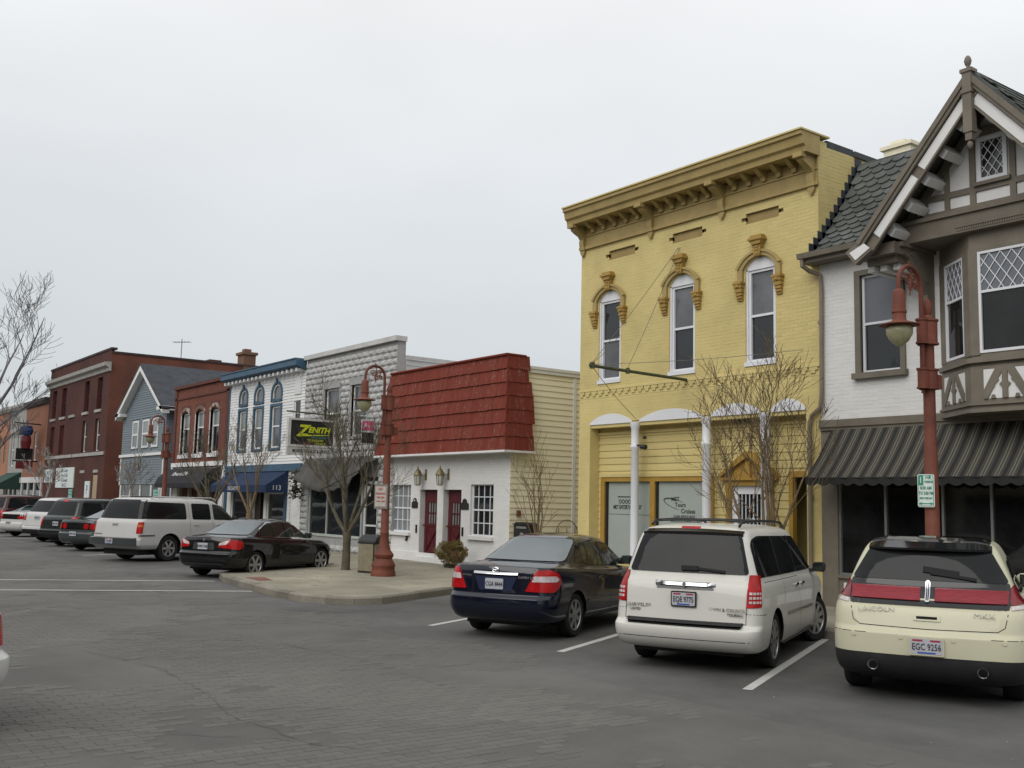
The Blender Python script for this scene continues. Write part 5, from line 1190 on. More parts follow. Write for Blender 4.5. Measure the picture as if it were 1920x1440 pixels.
# ============================================================ FAR SHOPS
def farshop(name, x0, x1, h, mat, lab, wx, wmat=WHT, wz=(4.3, 6.4), cap=None):
    t = thing(name, lab, 'building', ((x0+x1)/2, FY, 0)); hh_ = [(a, b, *wz) for a, b in wx]
    wall(t, FR, x0, x1, .15, h, hh_, mat, .2); m = MB(); m.box(x0, x1, FY+.2, 30, 0, h-.2); m.build('core', mat, t)
    m = MB(); m.sprism(FR, [(0, h-.45), (.15, h-.4), (.3, h-.2), (.3, h), (-.2, h)], x0, x1); m.build('cornice', cap or STN, t)
    for a, b in wx: window(t, FR, a, b, wz[0], wz[1], -.12, .1, wmat, GLS3, GLS3, .5)
    m = MB(); m.fb(FR, x0+.4, x1-.4, .5, 2.7, .0, .02); m.build('shopfront', GLS, t); m = MB(); m.fb(FR, x0+.2, x1-.2, 2.7, 3.1, 0, .12)
    for i in range(4): x = x0+.4+(x1-x0-.8)*i/3; m.fb(FR, x-.1, x+.1, .15, 2.7, .02, .1)
    m.build('shop_surround', wmat, t); return t
farshop('orange_brick_building', -84.3, -77.35, 8.7, ORB, 'two-storey orange brick shop beside the tall dark red brick block', [(-83.2, -82.2), (-81.3, -80.3)], cap=M('dark_cornice', (.06, .05, .05), .8, .2, 2))
farshop('grey_stone_building', -90.0, -84.35, 8.75, STN, 'narrow grey two-storey shop with paired white windows among orange brick ones', [(-89.2, -88.0), (-86.8, -85.6)], wz=(4.0, 6.6))
farshop('salmon_brick_building', -99, -90.05, 8.8, M('salmon_brick', (.33, .15, .09), .9, .15, .5, .3, 20), 'salmon brick two-storey shop left of the narrow grey one', [(-98, -97), (-96, -95), (-94, -93), (-92, -91)], wmat=M('beige_frame', (.33, .29, .22), .6, .1, 3))
farshop('distant_brick_building', -116, -99.1, 8.6, M('tan_brick', (.30, .19, .12), .9, .15, .5), 'farthest tan brick two-storey block at the left end of the row', [(-114+i*2.6, -112.8+i*2.6) for i in range(6)])
farshop('end_block_building', -150, -116.2, 9.2, RED, 'long dark red block closing the left end of the street', [(-148+i*4, -146.6+i*4) for i in range(8)])
GAW = M('green_canvas', (.022, .055, .045), .85, .15, 3)
m = MB(); m.sprism(FR, [(.02, 3.5), (1.7, 2.5), (1.7, 2.2), (.02, 2.2)], -90.0, -84.6); tag(m.build('green_awning', GAW), 'dark green sloped awning on the narrow grey shop', 'awning')
bs = thing('barber_sign', 'vertical blue, red and white hanging sign on the orange brick shop', 'shop sign', (-80.5, FY, 4.5))
f4 = SD(-79.4); m = MB(); m.tube([(-79.45, FY, 6.85), (-79.45, FY-1.7, 6.9)], .05, 5); m.tube([(-79.45, FY, 4.2), (-79.45, FY-1.7, 4.2)], .05, 5); m.fb(f4, FY-1.5, FY-.4, 4.3, 5.1, -.1, -.02); m.build('frame', BLK, bs)
m = MB(); m.lathe([(.0, 6.0), (.35, 6.05), (.45, 6.35), (.35, 6.7), (0, 6.75)], (-79.4, FY-.9, 0), 12); m.build('blue_globe', M('sign_strong_blue', (.02, .06, .20), .4, .1, 5), bs)
m = MB(); m.lathe([(.0, 5.1), (.3, 5.1), (.36, 5.6), (.3, 6.0), (0, 6.02)], (-79.4, FY-.9, 0), 12); m.build('red_body', M('sign_dull_red', (.17, .025, .03), .4, .1, 5), bs)
m = MB(); m.fb(f4, FY-1.45, FY-.35, 3.65, 4.15, -.1, 0); tag(m.build('red_hanging_sign', M('sign_dull_red', (.17, .025, .03), .4, .1, 5)), 'small red sign low on the orange brick shop, under the blue and red one', 'shop sign')

# ============================================================ OPPOSITE SIDE OF THE STREET (behind the camera, seen only in reflections)
OP = Fc((0, -11.5, 0), (-1, 0, 0), (0, 1, 0))
xx = 18; rg = random.Random(21)
OC = [('tan', (.24, .19, .14)), ('brown', (.14, .075, .05)), ('grey', (.20, .20, .19)), ('brick red', (.15, .05, .035)), ('cream', (.36, .33, .25)), ('dark brown', (.09, .06, .045))]
k = 0
while xx > -125:
    w_ = rg.uniform(7, 11); h_ = rg.uniform(7.0, 9.6); nm, c = OC[k % 6]; mt = M('opposite_'+nm.replace(' ', '_'), c, .85, .15, .6)
    t = thing('opposite_building', 'two-storey shop building across the street, behind the photographer', 'building', (xx-w_/2, -11.5, 0), 'shops across the street')
    s0 = -xx; m = MB(); m.box(xx-w_, xx-.02, -24, -11.55, 0, h_); m.fb(OP, s0, s0+w_-.02, h_-.3, h_+.05, -.2, .3); m.build('wall', mt, t)
    for i in range(3): window(t, OP, s0+w_*(i+.5)/3-.5, s0+w_*(i+.5)/3+.5, 4.4, 6.3, .02, .09, WHT, GLS, None, .5)
    m = MB(); m.fb(OP, s0+.5, s0+w_-.5, .5, 2.8, .0, .03); m.build('shopfront', GLS, t); xx -= w_; k += 1
m = MB(); m.box(-330, 40, -11.5, -7.2, .0, .15); tag(m.build('far_sidewalk', CONC), kind='structure')
# ============================================================ STREET LAMPS
LG = M('lamp_globe', (.30, .29, .17), .25, .15, 6, spec=.5)
def make_lamp():
    t = thing('street_lamp', 'x', 'street lamp', (0, 0, 0), 'red ornamental street lamps', world=False)
    m = MB(); m.lathe([(.30, 0), (.30, .08), (.285, .12), (.27, .20), (.29, .24), (.285, .28), (.20, .42), (.235, .47), (.24, .52), (.16, .62), (.115, .80), (.10, 1.0), (.115, 1.03), (.10, 1.06), (.088, 2.6), (.082, 2.62), (.078, 4.38)], (0, 0, 0), 24); m.build('pole', RUST, t, 40)
    m = MB(); m.lathe([(.07, 4.38), (.075, 4.42), (.045, 4.45), (.06, 4.50), (.07, 4.56), (.05, 4.64), (.015, 4.70), (0, 4.71)], (0, 0, 0), 14); m.build('finial', RUST, t, 60)
    m = MB()
    for z0, z1, e in ((4.05, 4.36, .03), (3.42, 3.66, .02)):
        m.lathe([(.098+e, z0), (.098+e, z1)], (0, 0, 0), 20); m.lathe([(.07, z0-.02), (.07, z1+.02)], (0, -.15, 0), 14); m.box(-.07, .07, -.15, 0, z0, z1)
        for z in (z0-.02, z1): m.lathe([(.115+e, z), (.115+e, z+.025)], (0, 0, 0), 20); m.lathe([(.085, z), (.085, z+.025)], (0, -.15, 0), 14)
    m.box(-.05, .05, .11, .25, 3.42, 3.62); m.lathe([(0, 3.33), (.025, 3.34), (.02, 3.40)], (0, -.15, 0), 8)
    m.build('clamp', RUST, t, 40)
    R = .27; ac = (-.15-R); zc = 4.82
    pts = [(0, -.15, 3.5), (0, -.15, 4.4), (0, -.15, zc)] + [(0, ac+R*cos(a), zc+R*sin(a)) for a in [pi*i/12 for i in range(1, 13)]] + [(0, ac-R, zc-.12)]
    m = MB(); m.tube(pts, [.034]*3+[.033]*14, 10); m.lathe([(.0, 5.14), (.02, 5.13), (.015, 5.08)], (0, ac, .02), 8); m.build('arm', RUST, t, True)
    m = MB()
    for cy, cz, r, sg in ((ac+.10, zc+.10, .085, 1), (ac-.05, zc+.08, .09, -1), (ac+.03, zc-.02, .06, 1), (ac+.15, zc+.0, .05, -1)):
        m.tube([(0, cy+sg*r*(1-.7*i/16)*cos(i/16*3*pi), cz+r*(1-.7*i/16)*sin(i/16*3*pi)) for i in range(17)], .012, 5)
    m.tube([(0, ac+.02, zc+R), (0, ac+.03, zc+.05), (0, ac, zc-.14)], .011, 5); m.build('scrollwork', RUST, t)
    y = ac-R
    m = MB(); m.lathe([(.0, 4.74), (.05, 4.73), (.075, 4.70), (.085, 4.68), (.088, 4.44), (.10, 4.43), (.10, 4.40), (.088, 4.39), (.092, 4.30), (.11, 4.28), (.265, 4.235), (.27, 4.225), (.15, 4.22)], (0, y, 0), 24); m.build('hood', RUST, t, 40)
    m = MB(); m.lathe([(.14, 4.225), (.175, 4.18), (.17, 4.10), (.12, 4.01), (.05, 3.945), (0, 3.93)], (0, y, 0), 22); m.build('globe', LG, t, 60)
    return t
def copy_tree(o, parent=None):
    c = o.copy(); S.collection.objects.link(c)
    if parent is not None: c.parent = parent
    for ch in list(o.children): copy_tree(ch, c)
    return c
lamp = make_lamp(); lamp['label'] = 'middle red ornamental street lamp, standing beside the litter bin'
lamp.location = (-22.1, 12.62, .15)
l2 = copy_tree(lamp); l2.location = (-8.55, 14.1, .15); l2.scale = (1.07,)*3; l2['label'] = 'nearest red ornamental street lamp, behind the cream car, before the tudor bay window'
l3 = copy_tree(lamp); l3.location = (-40.75, 13.3, .15); l3.scale = (.97,)*3; l3['label'] = 'farthest red ornamental street lamp, standing before the blue gabled house'
def sign_board(name, lab, x, y, z0, z1, w, face, lines, col, dy=-.12):
    t = thing(name, lab, 'sign', (x, y, z0)); f = Fc((x, y+dy, 0), (.94, .34, 0), (.34, -.94, 0)); c = 0
    m = MB(); m.fprism(f, rp([(-w/2, z0), (w/2, z0), (w/2, z1), (-w/2, z1)], .03), 0, .008); m.build('plate', face, t)
    m = MB(); e = .012
    P = rp([(-w/2+e, z0+e), (w/2-e, z0+e), (w/2-e, z1-e), (-w/2+e, z1-e)], .025); m.fprism(f, P, .008, .011); m.build('border', col, t)
    e = .02; m = MB(); m.fprism(f, rp([(-w/2+e, z0+e), (w/2-e, z0+e), (w/2-e, z1-e), (-w/2+e, z1-e)], .02), .011, .013); m.build('face', face, t)
    for s, sz, sx, zz, xx_, mt in lines: st(t, f, s, sz, xx_*w, z0+(z1-z0)*zz, .016, mt, sx=sx, bold=.001)
    return t, f
t, f = sign_board('parking_sign', 'green and white one hour parking sign on the nearest red lamp post', -8.55, 14.1, 2.04, 2.52, .235, SGW, [('HR', .07, .9, .90, .16, GRN), ('PARKING', .045, .62, .77, .17, GRN), ('8:00 AM', .068, .68, .58, 0, GRN), ('TO 5:00 PM', .068, .60, .42, 0, GRN), ('MON THRU SAT', .04, .6, .27, 0, GRN)], GRN, -.145)
m = MB(); m.fb(f, -.105, -.035, 2.36, 2.505, .013, .018); m.build('green_panel', GRN, t); st(t, f, '1', .13, -.07, 2.43, .020, LETW)
m = MB(); m.fb(f, -.06, .06, 2.086, 2.098, .013, .018); m.fprism(f, [(-.10, 2.092), (-.06, 2.115), (-.06, 2.068)], .013, .018); m.fprism(f, [(.10, 2.092), (.06, 2.068), (.06, 2.115)], .013, .018); m.build('arrow', GRN, t)
SGR = M('sign_letter_red', (.42, .05, .05), .5, .1, 5)
t, f = sign_board('no_parking_sign', 'white sign with red lettering on the middle lamp post beside litter bin', -22.1, 12.62, 1.80, 2.31, .36, M('sign_faded_white', (.42, .42, .38), .6, .1, 6), [('NO', .09, 1, .85, 0, SGR), ('PARKING', .08, .9, .64, 0, SGR), ('THIS SIDE', .07, .85, .46, 0, SGR), ('2 AM - 6 AM', .06, .85, .28, 0, SGR)], SGR, -.14)
m = MB(); m.fb(f, -.21, .21, 1.76, 2.36, -.02, 0); m.build('backing', M('dull_metal', (.16, .16, .15), .6, .1, 5), t)
TEA = M('sign_pale_teal', (.25, .42, .38), .6, .1, 5)
for x, y, lab in ((-54.7, 13.3, 'pale green parking sign on a thin post in front of the dark red brick block'), (-40.9, 13.15, 'pale teal parking sign on the farthest lamp post')):
    t, f = sign_board('parking_sign', lab, x, y, 1.72, 2.2, .32, TEA, [('1 HR', .12, 1, .75, 0, GRN), ('PARKING', .08, .9, .45, 0, GRN)], GRN)
    if x < -50: m = MB(); m.tube([(x, y, 0), (x, y, 2.25)], .03, 6); m.build('post', GRI, t)
# litter bin
lb = thing('litter_bin', 'tan panelled litter bin with dark domed lid beside the middle lamp post', 'litter bin', (-23.2, 12.95, .15), rz=.3, world=False)
TAN = M('pebbled_tan_panel', (.21, .185, .125), .85, .15, 8, .5, 60)
m = MB()
for a in range(4):
    c, s_ = cos(a*pi/2), sin(a*pi/2); r = lambda x, y: (x*c-y*s_, x*s_+y*c)
    P = [r(-.25, -.29), r(.25, -.29), r(.25, -.26), r(-.25, -.26)]
    q = MB(); q.zprism(P, .05, .72); q.build('side_panel', TAN, lb)
m.box(-.27, .27, -.27, .27, .0, .75); m.build('bin_body', M('bin_dark_frame', (.035, .028, .02), .7, .2, 5), lb)
m = MB(); V = []; n = 12
for i in range(n+1):
    a = pi*i/n; V += [(-.29, -.26*cos(a), .75+.20*sin(a)), (.29, -.26*cos(a), .75+.20*sin(a))]
m.add(V, [(i*2, i*2+1, i*2+3, i*2+2) for i in range(n)] + [tuple(range(0, 2*n+2, 2)), tuple(range(1, 2*n+2, 2))]); m.box(-.29, .29, -.29, .29, .73, .77); m.build('lid', M('bin_lid', (.03, .032, .033), .45, .2, 4), lb, 40)

# ============================================================ TREES
def branch_tree(name, lab, x, y, z, stems, mat, seed, levels=4, group=None, cat='tree', soft=1.0, twig=.004, dense=1.0, pbase=None):
    rg = random.Random(seed); t = thing(name, lab, cat, (x, y, z), group, world=False); tr = MB(); cr = MB()
    def grow(p, d, L, r, lev, up):
        seg = 5 if lev <= 1 else 4; pts = [p]; rs = [r]; dd = d.copy(); q = p.copy()
        for i in range(seg):
            dd = (dd + Vector((rg.gauss(0, .10), rg.gauss(0, .10), rg.gauss(0, .06)+up*.10))*soft).normalized(); q = q+dd*L/seg; pts.append(q.copy()); rs.append(max(twig, r*(1-(.55 if lev == 0 else .82)*(i+1)/seg)))
        (tr if lev == 0 else cr).tube(pts, rs, 9 if lev == 0 else 6 if lev == 1 else 4 if lev == 2 else 3, cap=False)
        if lev >= levels: return
        nb = int((5, 5, 6, 5, 3)[min(lev, 4)]*dense+.5)
        for k in range(nb):
            u = .28+.72*(k+rg.uniform(.2, .8))/nb; i = min(seg-1, int(u*seg)); f_ = u*seg-i; a = pts[i].lerp(pts[i+1], f_); base = (pts[i+1]-pts[i]).normalized()
            ax = base.orthogonal().normalized(); ax.rotate(Matrix.Rotation(rg.uniform(0, 2*pi), 3, base)); nd = (base*rg.uniform(.7, 1.0) + ax*rg.uniform(.55, 1.0)).normalized()
            nd = (nd + Vector((0, 0, .22*up))).normalized()
            grow(a, nd, L*rg.uniform(.42, .70)*(1.15-.45*u), max(twig, rs[i]*rg.uniform(.38, .55)), lev+1, up)
    for st_ in stems:
        p, d, L, r = st_[:4]; lev = st_[4] if len(st_) > 4 else 0; grow(Vector(p), Vector(d).normalized(), L, r, lev, st_[5] if len(st_) > 5 else 1)
    if tr.v: tr.build('trunk', mat, t, True, fix=False)
    cr.build('crown', mat, t, True, fix=False); return t
def limbtree(name, lab, x, y, th_, r, limbs, mat, seed, tz=.12, **k):
    """short trunk, then a vase of limbs"""
    t = branch_tree(name, lab, x, y, tz, [((0, 0, th_*.97), dvec, L, rr_, 1, up) for dvec, L, rr_, up in limbs], mat, seed, **k)
    m = MB(); rg = random.Random(seed); m.tube([(0, 0, 0), (.01, 0, .08), (.0, .01, th_*.5), (.02, 0, th_*.85), (0, 0, th_+.02)], [r*1.35, r*1.1, r, r*.98, r*1.15], 12, cap=False); m.build('trunk', mat, t, True, fix=False); return t
# street tree before the grey block building: low trunk, vase of limbs
limbtree('bare_tree', 'bare street tree with forking trunk, just left of the litter bin', -24.3, 12.75, .98, .105,
         [((-.95, -.45, 1), 2.2, .06, 1), ((.95, .4, 1.0), 2.4, .065, 1), ((-.2, .6, 1.6), 2.6, .05, 1), ((.1, -.3, 2.2), 3.0, .06, 1), ((-.6, -.1, 1.5), 2.7, .05, 1), ((.75, -.45, 1.4), 2.3, .045, 1)], BARK, 4, dense=1.08, twig=.0045)
# multi-stem tree before the yellow building
limbtree('bare_tree', 'bare multi-stem ornamental tree with red-brown twigs in front of the yellow building', -12.45, 15.1, .5, .12,
         [((-.75, -.3, 1.25), 2.9, .045, 1), ((-.12, .1, 1.8), 3.2, .05, 1), ((.15, -.25, 1.9), 3.1, .045, 1), ((-.5, .3, 1.7), 3.1, .042, 1), ((.38, .25, 1.7), 2.7, .042, 1), ((-1.0, -.5, 1.3), 2.5, .036, 1)], BARKB, 9, dense=.95, twig=.0042)
# slim sapling by the cream siding
limbtree('bare_sapling', 'slim bare upright sapling in front of the cream siding', -20.75, 16.25, .75, .05,
         [((-.38, 0, 1.5), 1.9, .024, 1.5), ((.36, .1, 1.5), 1.9, .024, 1.5), ((.05, .1, 2.2), 2.2, .028, 1.5), ((-.15, -.2, 1.9), 2.0, .022, 1.5), ((.18, -.15, 1.9), 2.0, .022, 1.5), ((-.65, -.1, 1.1), 1.3, .016, 1), ((.6, .1, 1.1), 1.2, .016, 1)], BARKB, 13, levels=3, dense=.62, twig=.0045)
limbtree('bare_tree', 'bare street tree before the small red brick shop and its black awning', -35.9, 13.35, 1.3, .11,
         [((-.8, -.3, 1), 2.2, .07, 1), ((.8, .3, .9), 2.2, .07, 1), ((-.2, .5, 1.3), 2.1, .06, 1), ((.25, -.4, 1.5), 2.1, .07, 1), ((-.9, .2, .5), 1.8, .06, 1)], BARK, 23, dense=.75, twig=.006)
limbtree('bare_tree', 'bare street tree in front of the blue awning of the white clapboard shop', -33.6, 13.9, 1.3, .10,
         [((-.6, -.3, 1.2), 2.3, .05, 1), ((.6, .3, 1.2), 2.2, .05, 1), ((-.2, .5, 1.6), 2.5, .05, 1), ((.25, -.4, 1.7), 2.5, .05, 1)], BARKB, 29, dense=.7, twig=.005)
limbtree('bare_tree', 'pale-barked small bare tree in front of the blue gabled house', -46.3, 13.6, 1.3, .09,
         [((-.6, -.3, 1), 1.6, .045, 1), ((.6, .3, 1), 1.6, .045, 1), ((-.1, .4, 1.4), 1.8, .045, 1), ((.2, -.4, 1.4), 1.7, .045, 1)], BARKP, 31, dense=.85, twig=.009)
limbtree('bare_tree', 'small bare tree in front of the orange brick shop at the far left', -62, 13.6, 1.4, .11,
         [((-.6, -.3, 1.1), 2.0, .05, 1), ((.6, .3, 1.1), 2.0, .05, 1), ((-.1, .4, 1.5), 2.2, .05, 1)], BARKP, 37, dense=.8, twig=.012)
# tall tree at the far left
bt = branch_tree('tall_bare_tree', 'tall bare tree against the sky at the left edge of the view', -78.9, 13.0, 0, [((0, 0, 0), (.02, 0, 1), 8.5, .30), ((-.1, 0, 6.5), (.46, .62, 1.15), 8.6, .15, 1, .7), ((0, 0, 7), (-.3, .3, 1.2), 7.5, .15, 1, .7), ((0, 0, 5.8), (.35, .75, .6), 6.5, .10, 1, .5)], BARKG, 41, levels=4, dense=1.0, twig=.014)
# potted shrub
sh_ = thing('potted_shrub', 'rounded yellow-brown shrub in a low pot beside the right maroon door', 'shrub', (-24.3, 16.05, .05), world=False)
m = MB(); m.lathe([(.22, 0), (.28, .18), (.30, .22), (.26, .22), (.25, .2)], (0, 0, 0), 16); m.build('pot', M('dark_pot', (.05, .045, .035), .8, .2, 4), sh_, 40)
LF = Mv('olive_brown_leaf', (.20, .14, .045), (.12, .115, .035), rough=.8, var=.3, scale=6)
sh_.scale = (.8, .8, .82)
rg = random.Random(8); m = MB()
for i in range(6500):
    u = Vector((rg.gauss(0, 1), rg.gauss(0, 1), rg.gauss(0, 1))).normalized(); rr_ = rg.uniform(.35, 1)**.4; p = Vector((u.x*.66*rr_, u.y*.50*rr_, .62+u.z*.38*rr_)) + Vector((.10*sin(u.z*7+u.x*3), .08*cos(u.x*5), .07*sin(u.x*8)))
    if p.z < .2: continue
    q = (u+Vector((rg.uniform(-.8, .8), rg.uniform(-.8, .8), rg.uniform(-.5, .8)))).normalized()*rg.uniform(.03, .055); w_ = q.orthogonal().normalized()*.012
    w_.rotate(Matrix.Rotation(rg.uniform(0, 6), 3, q.normalized())); m.add([p-q*.4, p+w_, p+q, p-w_], [(0,1,2,3)])
m.build('foliage', LF, sh_, fix=False)
m = MB()
for i in range(9): m.tube([(0, 0, .3), (rg.uniform(-.2, .2), rg.uniform(-.2, .2), .6), (rg.uniform(-.4, .4), rg.uniform(-.35, .35), .9)], [.012, .009, .004], 4)
m.build('stems', BARKB, sh_)

# ============================================================ CARS
RUB = M('tyre_rubber', (.018, .018, .018), .85, .2, 8); CHR = M('chrome', (.62, .63, .65), .12, .05, 3, metal=1); ALU = M('alloy_silver', (.42, .42, .43), .3, .1, 3, metal=.85)
PLS = M('black_plastic', (.02, .02, .021), .6, .15, 5); GAP = M('panel_gap', (.008, .008, .008), .9, .1, 3)
GTC = M('tinted_car_glass', (.012, .013, .014), .03, .3, 1, spec=.2); GRC = M('rear_screen_glass', (.05, .075, .08), .02, .1, 1, spec=.5, ior=1.95); GSC = M('side_car_glass', (.02, .026, .022), .03, .3, 1.5, spec=.5, ior=1.6)
LRED = M('tail_lamp_red', (.34, .008, .010), .15, .25, 9, spec=.25, coat=.15); LCLR = M('tail_lamp_clear', (.50, .45, .45), .12, .2, 12, spec=.4, coat=.3); LAMB = M('tail_lamp_amber', (.55, .12, .01), .15, .1, 9, coat=.5)
PLW = M('plate_white', (.42, .43, .47), .4, .05, 4); PLR = M('plate_red', (.35, .03, .05), .5, .05, 4); PLB = M('plate_blue', (.03, .08, .35), .5, .05, 4)
def paint(name, c, coat=.5, rough=.5, metal=0): return M(name, c, rough, .03, 1.2, spec=.06, coat=coat, metal=metal)
def bspl(R, mult, per=5):
    C_ = []
    for r, k in zip(R, mult): C_ += [r]*k
    C_ = [C_[0]]*2 + C_ + [C_[-1]]*2; C_ = np.array(C_, float); out = []
    for i in range(len(C_)-3):
        for j in range(per):
            t = j/per; b = np.array([(1-t)**3, 3*t**3-6*t*t+4, -3*t**3+3*t*t+3*t+1, t**3])/6; out.append(b@C_[i:i+4])
    out.append(C_[-1]); return np.array(out)
class Car:
    """local frame: x forward from the rear bumper, y left, z up. body lofted from plan-view rings stacked upwards"""
    def __init__(c, name, label, cat, rings, mult, body_mat, wheels, seg=(8, 7, 64, 7, 8), per=5, clad=None, group=None, arch=1.13):
        c.root = thing(name, label, cat, (0, 0, 0), group, world=False); c.wheels = wheels
        R = bspl(rings, mult, per); K = len(R); m1, m2, m3, m4, m5 = seg; cols = []
        for r in R:
            xr, xf, w, zr, zm, zf, crx, cry, cfx, cfy, br, bf = r; P = []
            wr = max(w-cry, .001)
            for i in range(m1): y = wr*i/m1; P.append((xr+br*(y/w)**2, y))
            x0 = xr+br*(wr/w)**2
            for i in range(m2): a = pi/2*i/m2; P.append((x0+crx*(1-cos(a)), wr+cry*sin(a)))
            xs = x0+crx; wf = max(w-cfy, .001); x1 = xf-bf*(wf/w)**2; xe = x1-cfx
            for i in range(m3): u = i/m3; P.append((xs+(xe-xs)*u, w + .018*(1-(2*u-1)**2)*(w > .3)))
            for i in range(m4): a = pi/2*i/m4; P.append((xe+cfx*sin(a), wf+cfy*cos(a)))
            for i in range(m5+1): y = wf*(1-i/m5); P.append((xf-bf*(y/w)**2, y))
            P = np.array(P); t = np.clip((P[:, 0]-xr)/(xf-xr), 0, 1); z = zr*(1-t)*(1-2*t)+4*zm*t*(1-t)+zf*t*(2*t-1)
            cols.append(np.column_stack([P, z]))
        c.S = np.array(cols); c.K, c.n = c.S.shape[:2]; c.nrear = m1+m2
        Sf = c.S.copy()
        # wheel arches: delete inside the circle, snap the rim of the hole to it
        inside = np.zeros((c.K, c.n), bool); kill = np.zeros((c.K-1, c.n-1), bool)
        for wx, ra in [(w_[0], w_[2]*arch+.0) for w_ in wheels[:2]]:
            wz = wheels[0][2]; dx = Sf[:, :, 0]-wx; dz = Sf[:, :, 2]-wz; d = np.hypot(dx, dz); side = Sf[:, :, 1] > .55
            ins = (d < ra) & side & (Sf[:, :, 2] < wz+ra+.1)
            q = ins[:-1, :-1] & ins[1:, :-1] & ins[:-1, 1:] & ins[1:, 1:]; kill |= q
            low = (Sf[:, :, 2] < wz) & side & (abs(dx) < ra)
            ins2 = ins & ~low
            sc = np.where(d > 1e-3, ra/np.maximum(d, 1e-3), 1); Sf[:, :, 0] = np.where(ins2, wx+dx*sc, Sf[:, :, 0]); Sf[:, :, 2] = np.where(ins2, wz+dz*sc, Sf[:, :, 2])
            insl = ins & low; Sf[:, :, 0] = np.where(insl, wx+np.sign(dx)*np.sqrt(np.maximum(ra*ra-dz*dz, 0)), Sf[:, :, 0])
        kc = 0
        if clad is not None:
            j = c.nrear+5; kc = int((c.S[:, 0, 2] < clad).sum())
        def sub(name_, k0, k1, mat):
            m = MB(); V = []; idm = {}
            for sg in (1, -1):
                b = len(V); V += [(Sf[k, j, 0], Sf[k, j, 1]*sg, Sf[k, j, 2]) for k in range(k0, k1+1) for j in range(c.n)]
                for k in range(k0, k1):
                    for j in range(c.n-1):
                        if kill[k, j]: continue
                        q = [b+(k-k0)*c.n+j, b+(k-k0)*c.n+j+1, b+(k+1-k0)*c.n+j+1, b+(k+1-k0)*c.n+j]
                        m.f.append(tuple(q if sg < 0 else q[::-1])); m.m.append(0)
            m.v = V; me = m.mesh(name_, mat, False, fix=False)
            bm = bmesh.new(); bm.from_mesh(me); bmesh.ops.remove_doubles(bm, verts=bm.verts, dist=.0008); bmesh.ops.dissolve_degenerate(bm, dist=.0005, edges=bm.edges); bm.normal_update(); bm.to_mesh(me); bm.free()
            me.polygons.foreach_set('use_smooth', [True]*len(me.polygons)); me.set_sharp_from_angle(angle=radians(50)); mkobj(name_, me, c.root)
        if kc: sub('lower_cladding', 0, kc, PLS); sub('body', kc, c.K-1, body_mat)
        else: sub('body', 0, c.K-1, body_mat)
        # underbody and wheel wells
        L = rings[3][1]; w = rings[3][2]; m = MB(); m.box(.35, L-.35, -w+.28, w-.28, .20, .55); m.build('underbody', PLS, c.root)
        for wi, (wx, wy, wr, ww, steer) in enumerate(wheels):
            for sg in (1, -1):
                ra = wr*arch
                if True:
                    m = MB(); n = 20; V = []
                    for i in range(n+1):
                        a = -.35+(pi+.7)*i/n
                        for yy in (wy+ww*.5-.012, wy-ww*.9): V.append((wx+ra*cos(a), sg*yy, wr+ra*sin(a)))
                    m.add(V, [(i*2, i*2+1, i*2+3, i*2+2) for i in range(n)]); m.add([(wx, sg*(wy-ww*.9), wr)]+[V[2*i+1] for i in range(n+1)], [(0, i+1, i+2) for i in range(n)]); m.build('wheel_well', GAP, c.root, fix=False)
    def slice(c, z):
        Z = c.S[:, :, 2]; k = np.clip((Z < z).sum(0), 1, c.K-1); j = np.arange(c.n); a = c.S[k-1, j]; b = c.S[k, j]
        t = np.clip((z-a[:, 2])/np.maximum(b[:, 2]-a[:, 2], 1e-6), 0, 1)[:, None]; return a+(b-a)*t
    def pt(c, mode, a, z):
        Sl = c.slice(z)
        if mode == 'y':
            m = Sl[:c.nrear+1]; q = abs(a); y = m[:, 1]; x = np.interp(q, y, m[:, 0]); return Vector((x, a, z))
        if mode == 'yf':
            m = Sl[::-1][:c.nrear+1]; q = abs(a); x = np.interp(q, m[:, 1], m[:, 0]); return Vector((x, a, z))
        if mode in ('x', 'X'):
            m = Sl[c.nrear-3:c.n-12]; y = np.interp(a, m[:, 0], m[:, 1]); return Vector((a, -y if mode == 'x' else y, z))
        if mode == 'u':
            m = Sl[:c.nrear+30]; d = np.hypot(np.diff(m[:, 0]), np.diff(m[:, 1])); s = np.concatenate([[0], np.cumsum(d)]); q = abs(a); x = np.interp(q, s, m[:, 0]); y = np.interp(q, s, m[:, 1]); return Vector((x, y*(1 if a > 0 else -1), z))
    def sp(c, mode, a, z, off):
        p = c.pt(mode, a, z); e = .012; pa = c.pt(mode, a+e, z)-c.pt(mode, a-e, z); pz = c.pt(mode, a, z+e)-c.pt(mode, a, z-e); n = pa.cross(pz)
        if n.length < 1e-9: n = Vector((-1, 0, 0))
        n.normalize(); ref = Vector((-1, 0, .2)) if mode == 'y' else Vector((1, 0, .2)) if mode == 'yf' else Vector((0, -1, .1)) if mode == 'x' else Vector((0, 1, .1)) if mode == 'X' else Vector((p.x-1.6, p.y*1.5, .1))
        if n.dot(ref) < 0: n = -n
        return p+n*off
    def patch(c, name, poly, mode, mat, off=.004, step=.06, parent=None, thick=.0):
        P = []
        for i in range(len(poly)):
            a = Vector(poly[i]); b = Vector(poly[(i+1) % len(poly)]); k = max(1, int((b-a).length/step)); P += [a.lerp(b, j/k) for j in range(k)]
        nb = len(P); xs = [p.x for p in P]; zs = [p.y for p in P]; G = list(P)
        def inside(x, y):
            r = False; j = nb-1
            for i in range(nb):
                if (P[i].y > y) != (P[j].y > y) and x < (P[j].x-P[i].x)*(y-P[i].y)/(P[j].y-P[i].y)+P[i].x: r = not r
                j = i
            return r
        x = min(xs)+step*.5
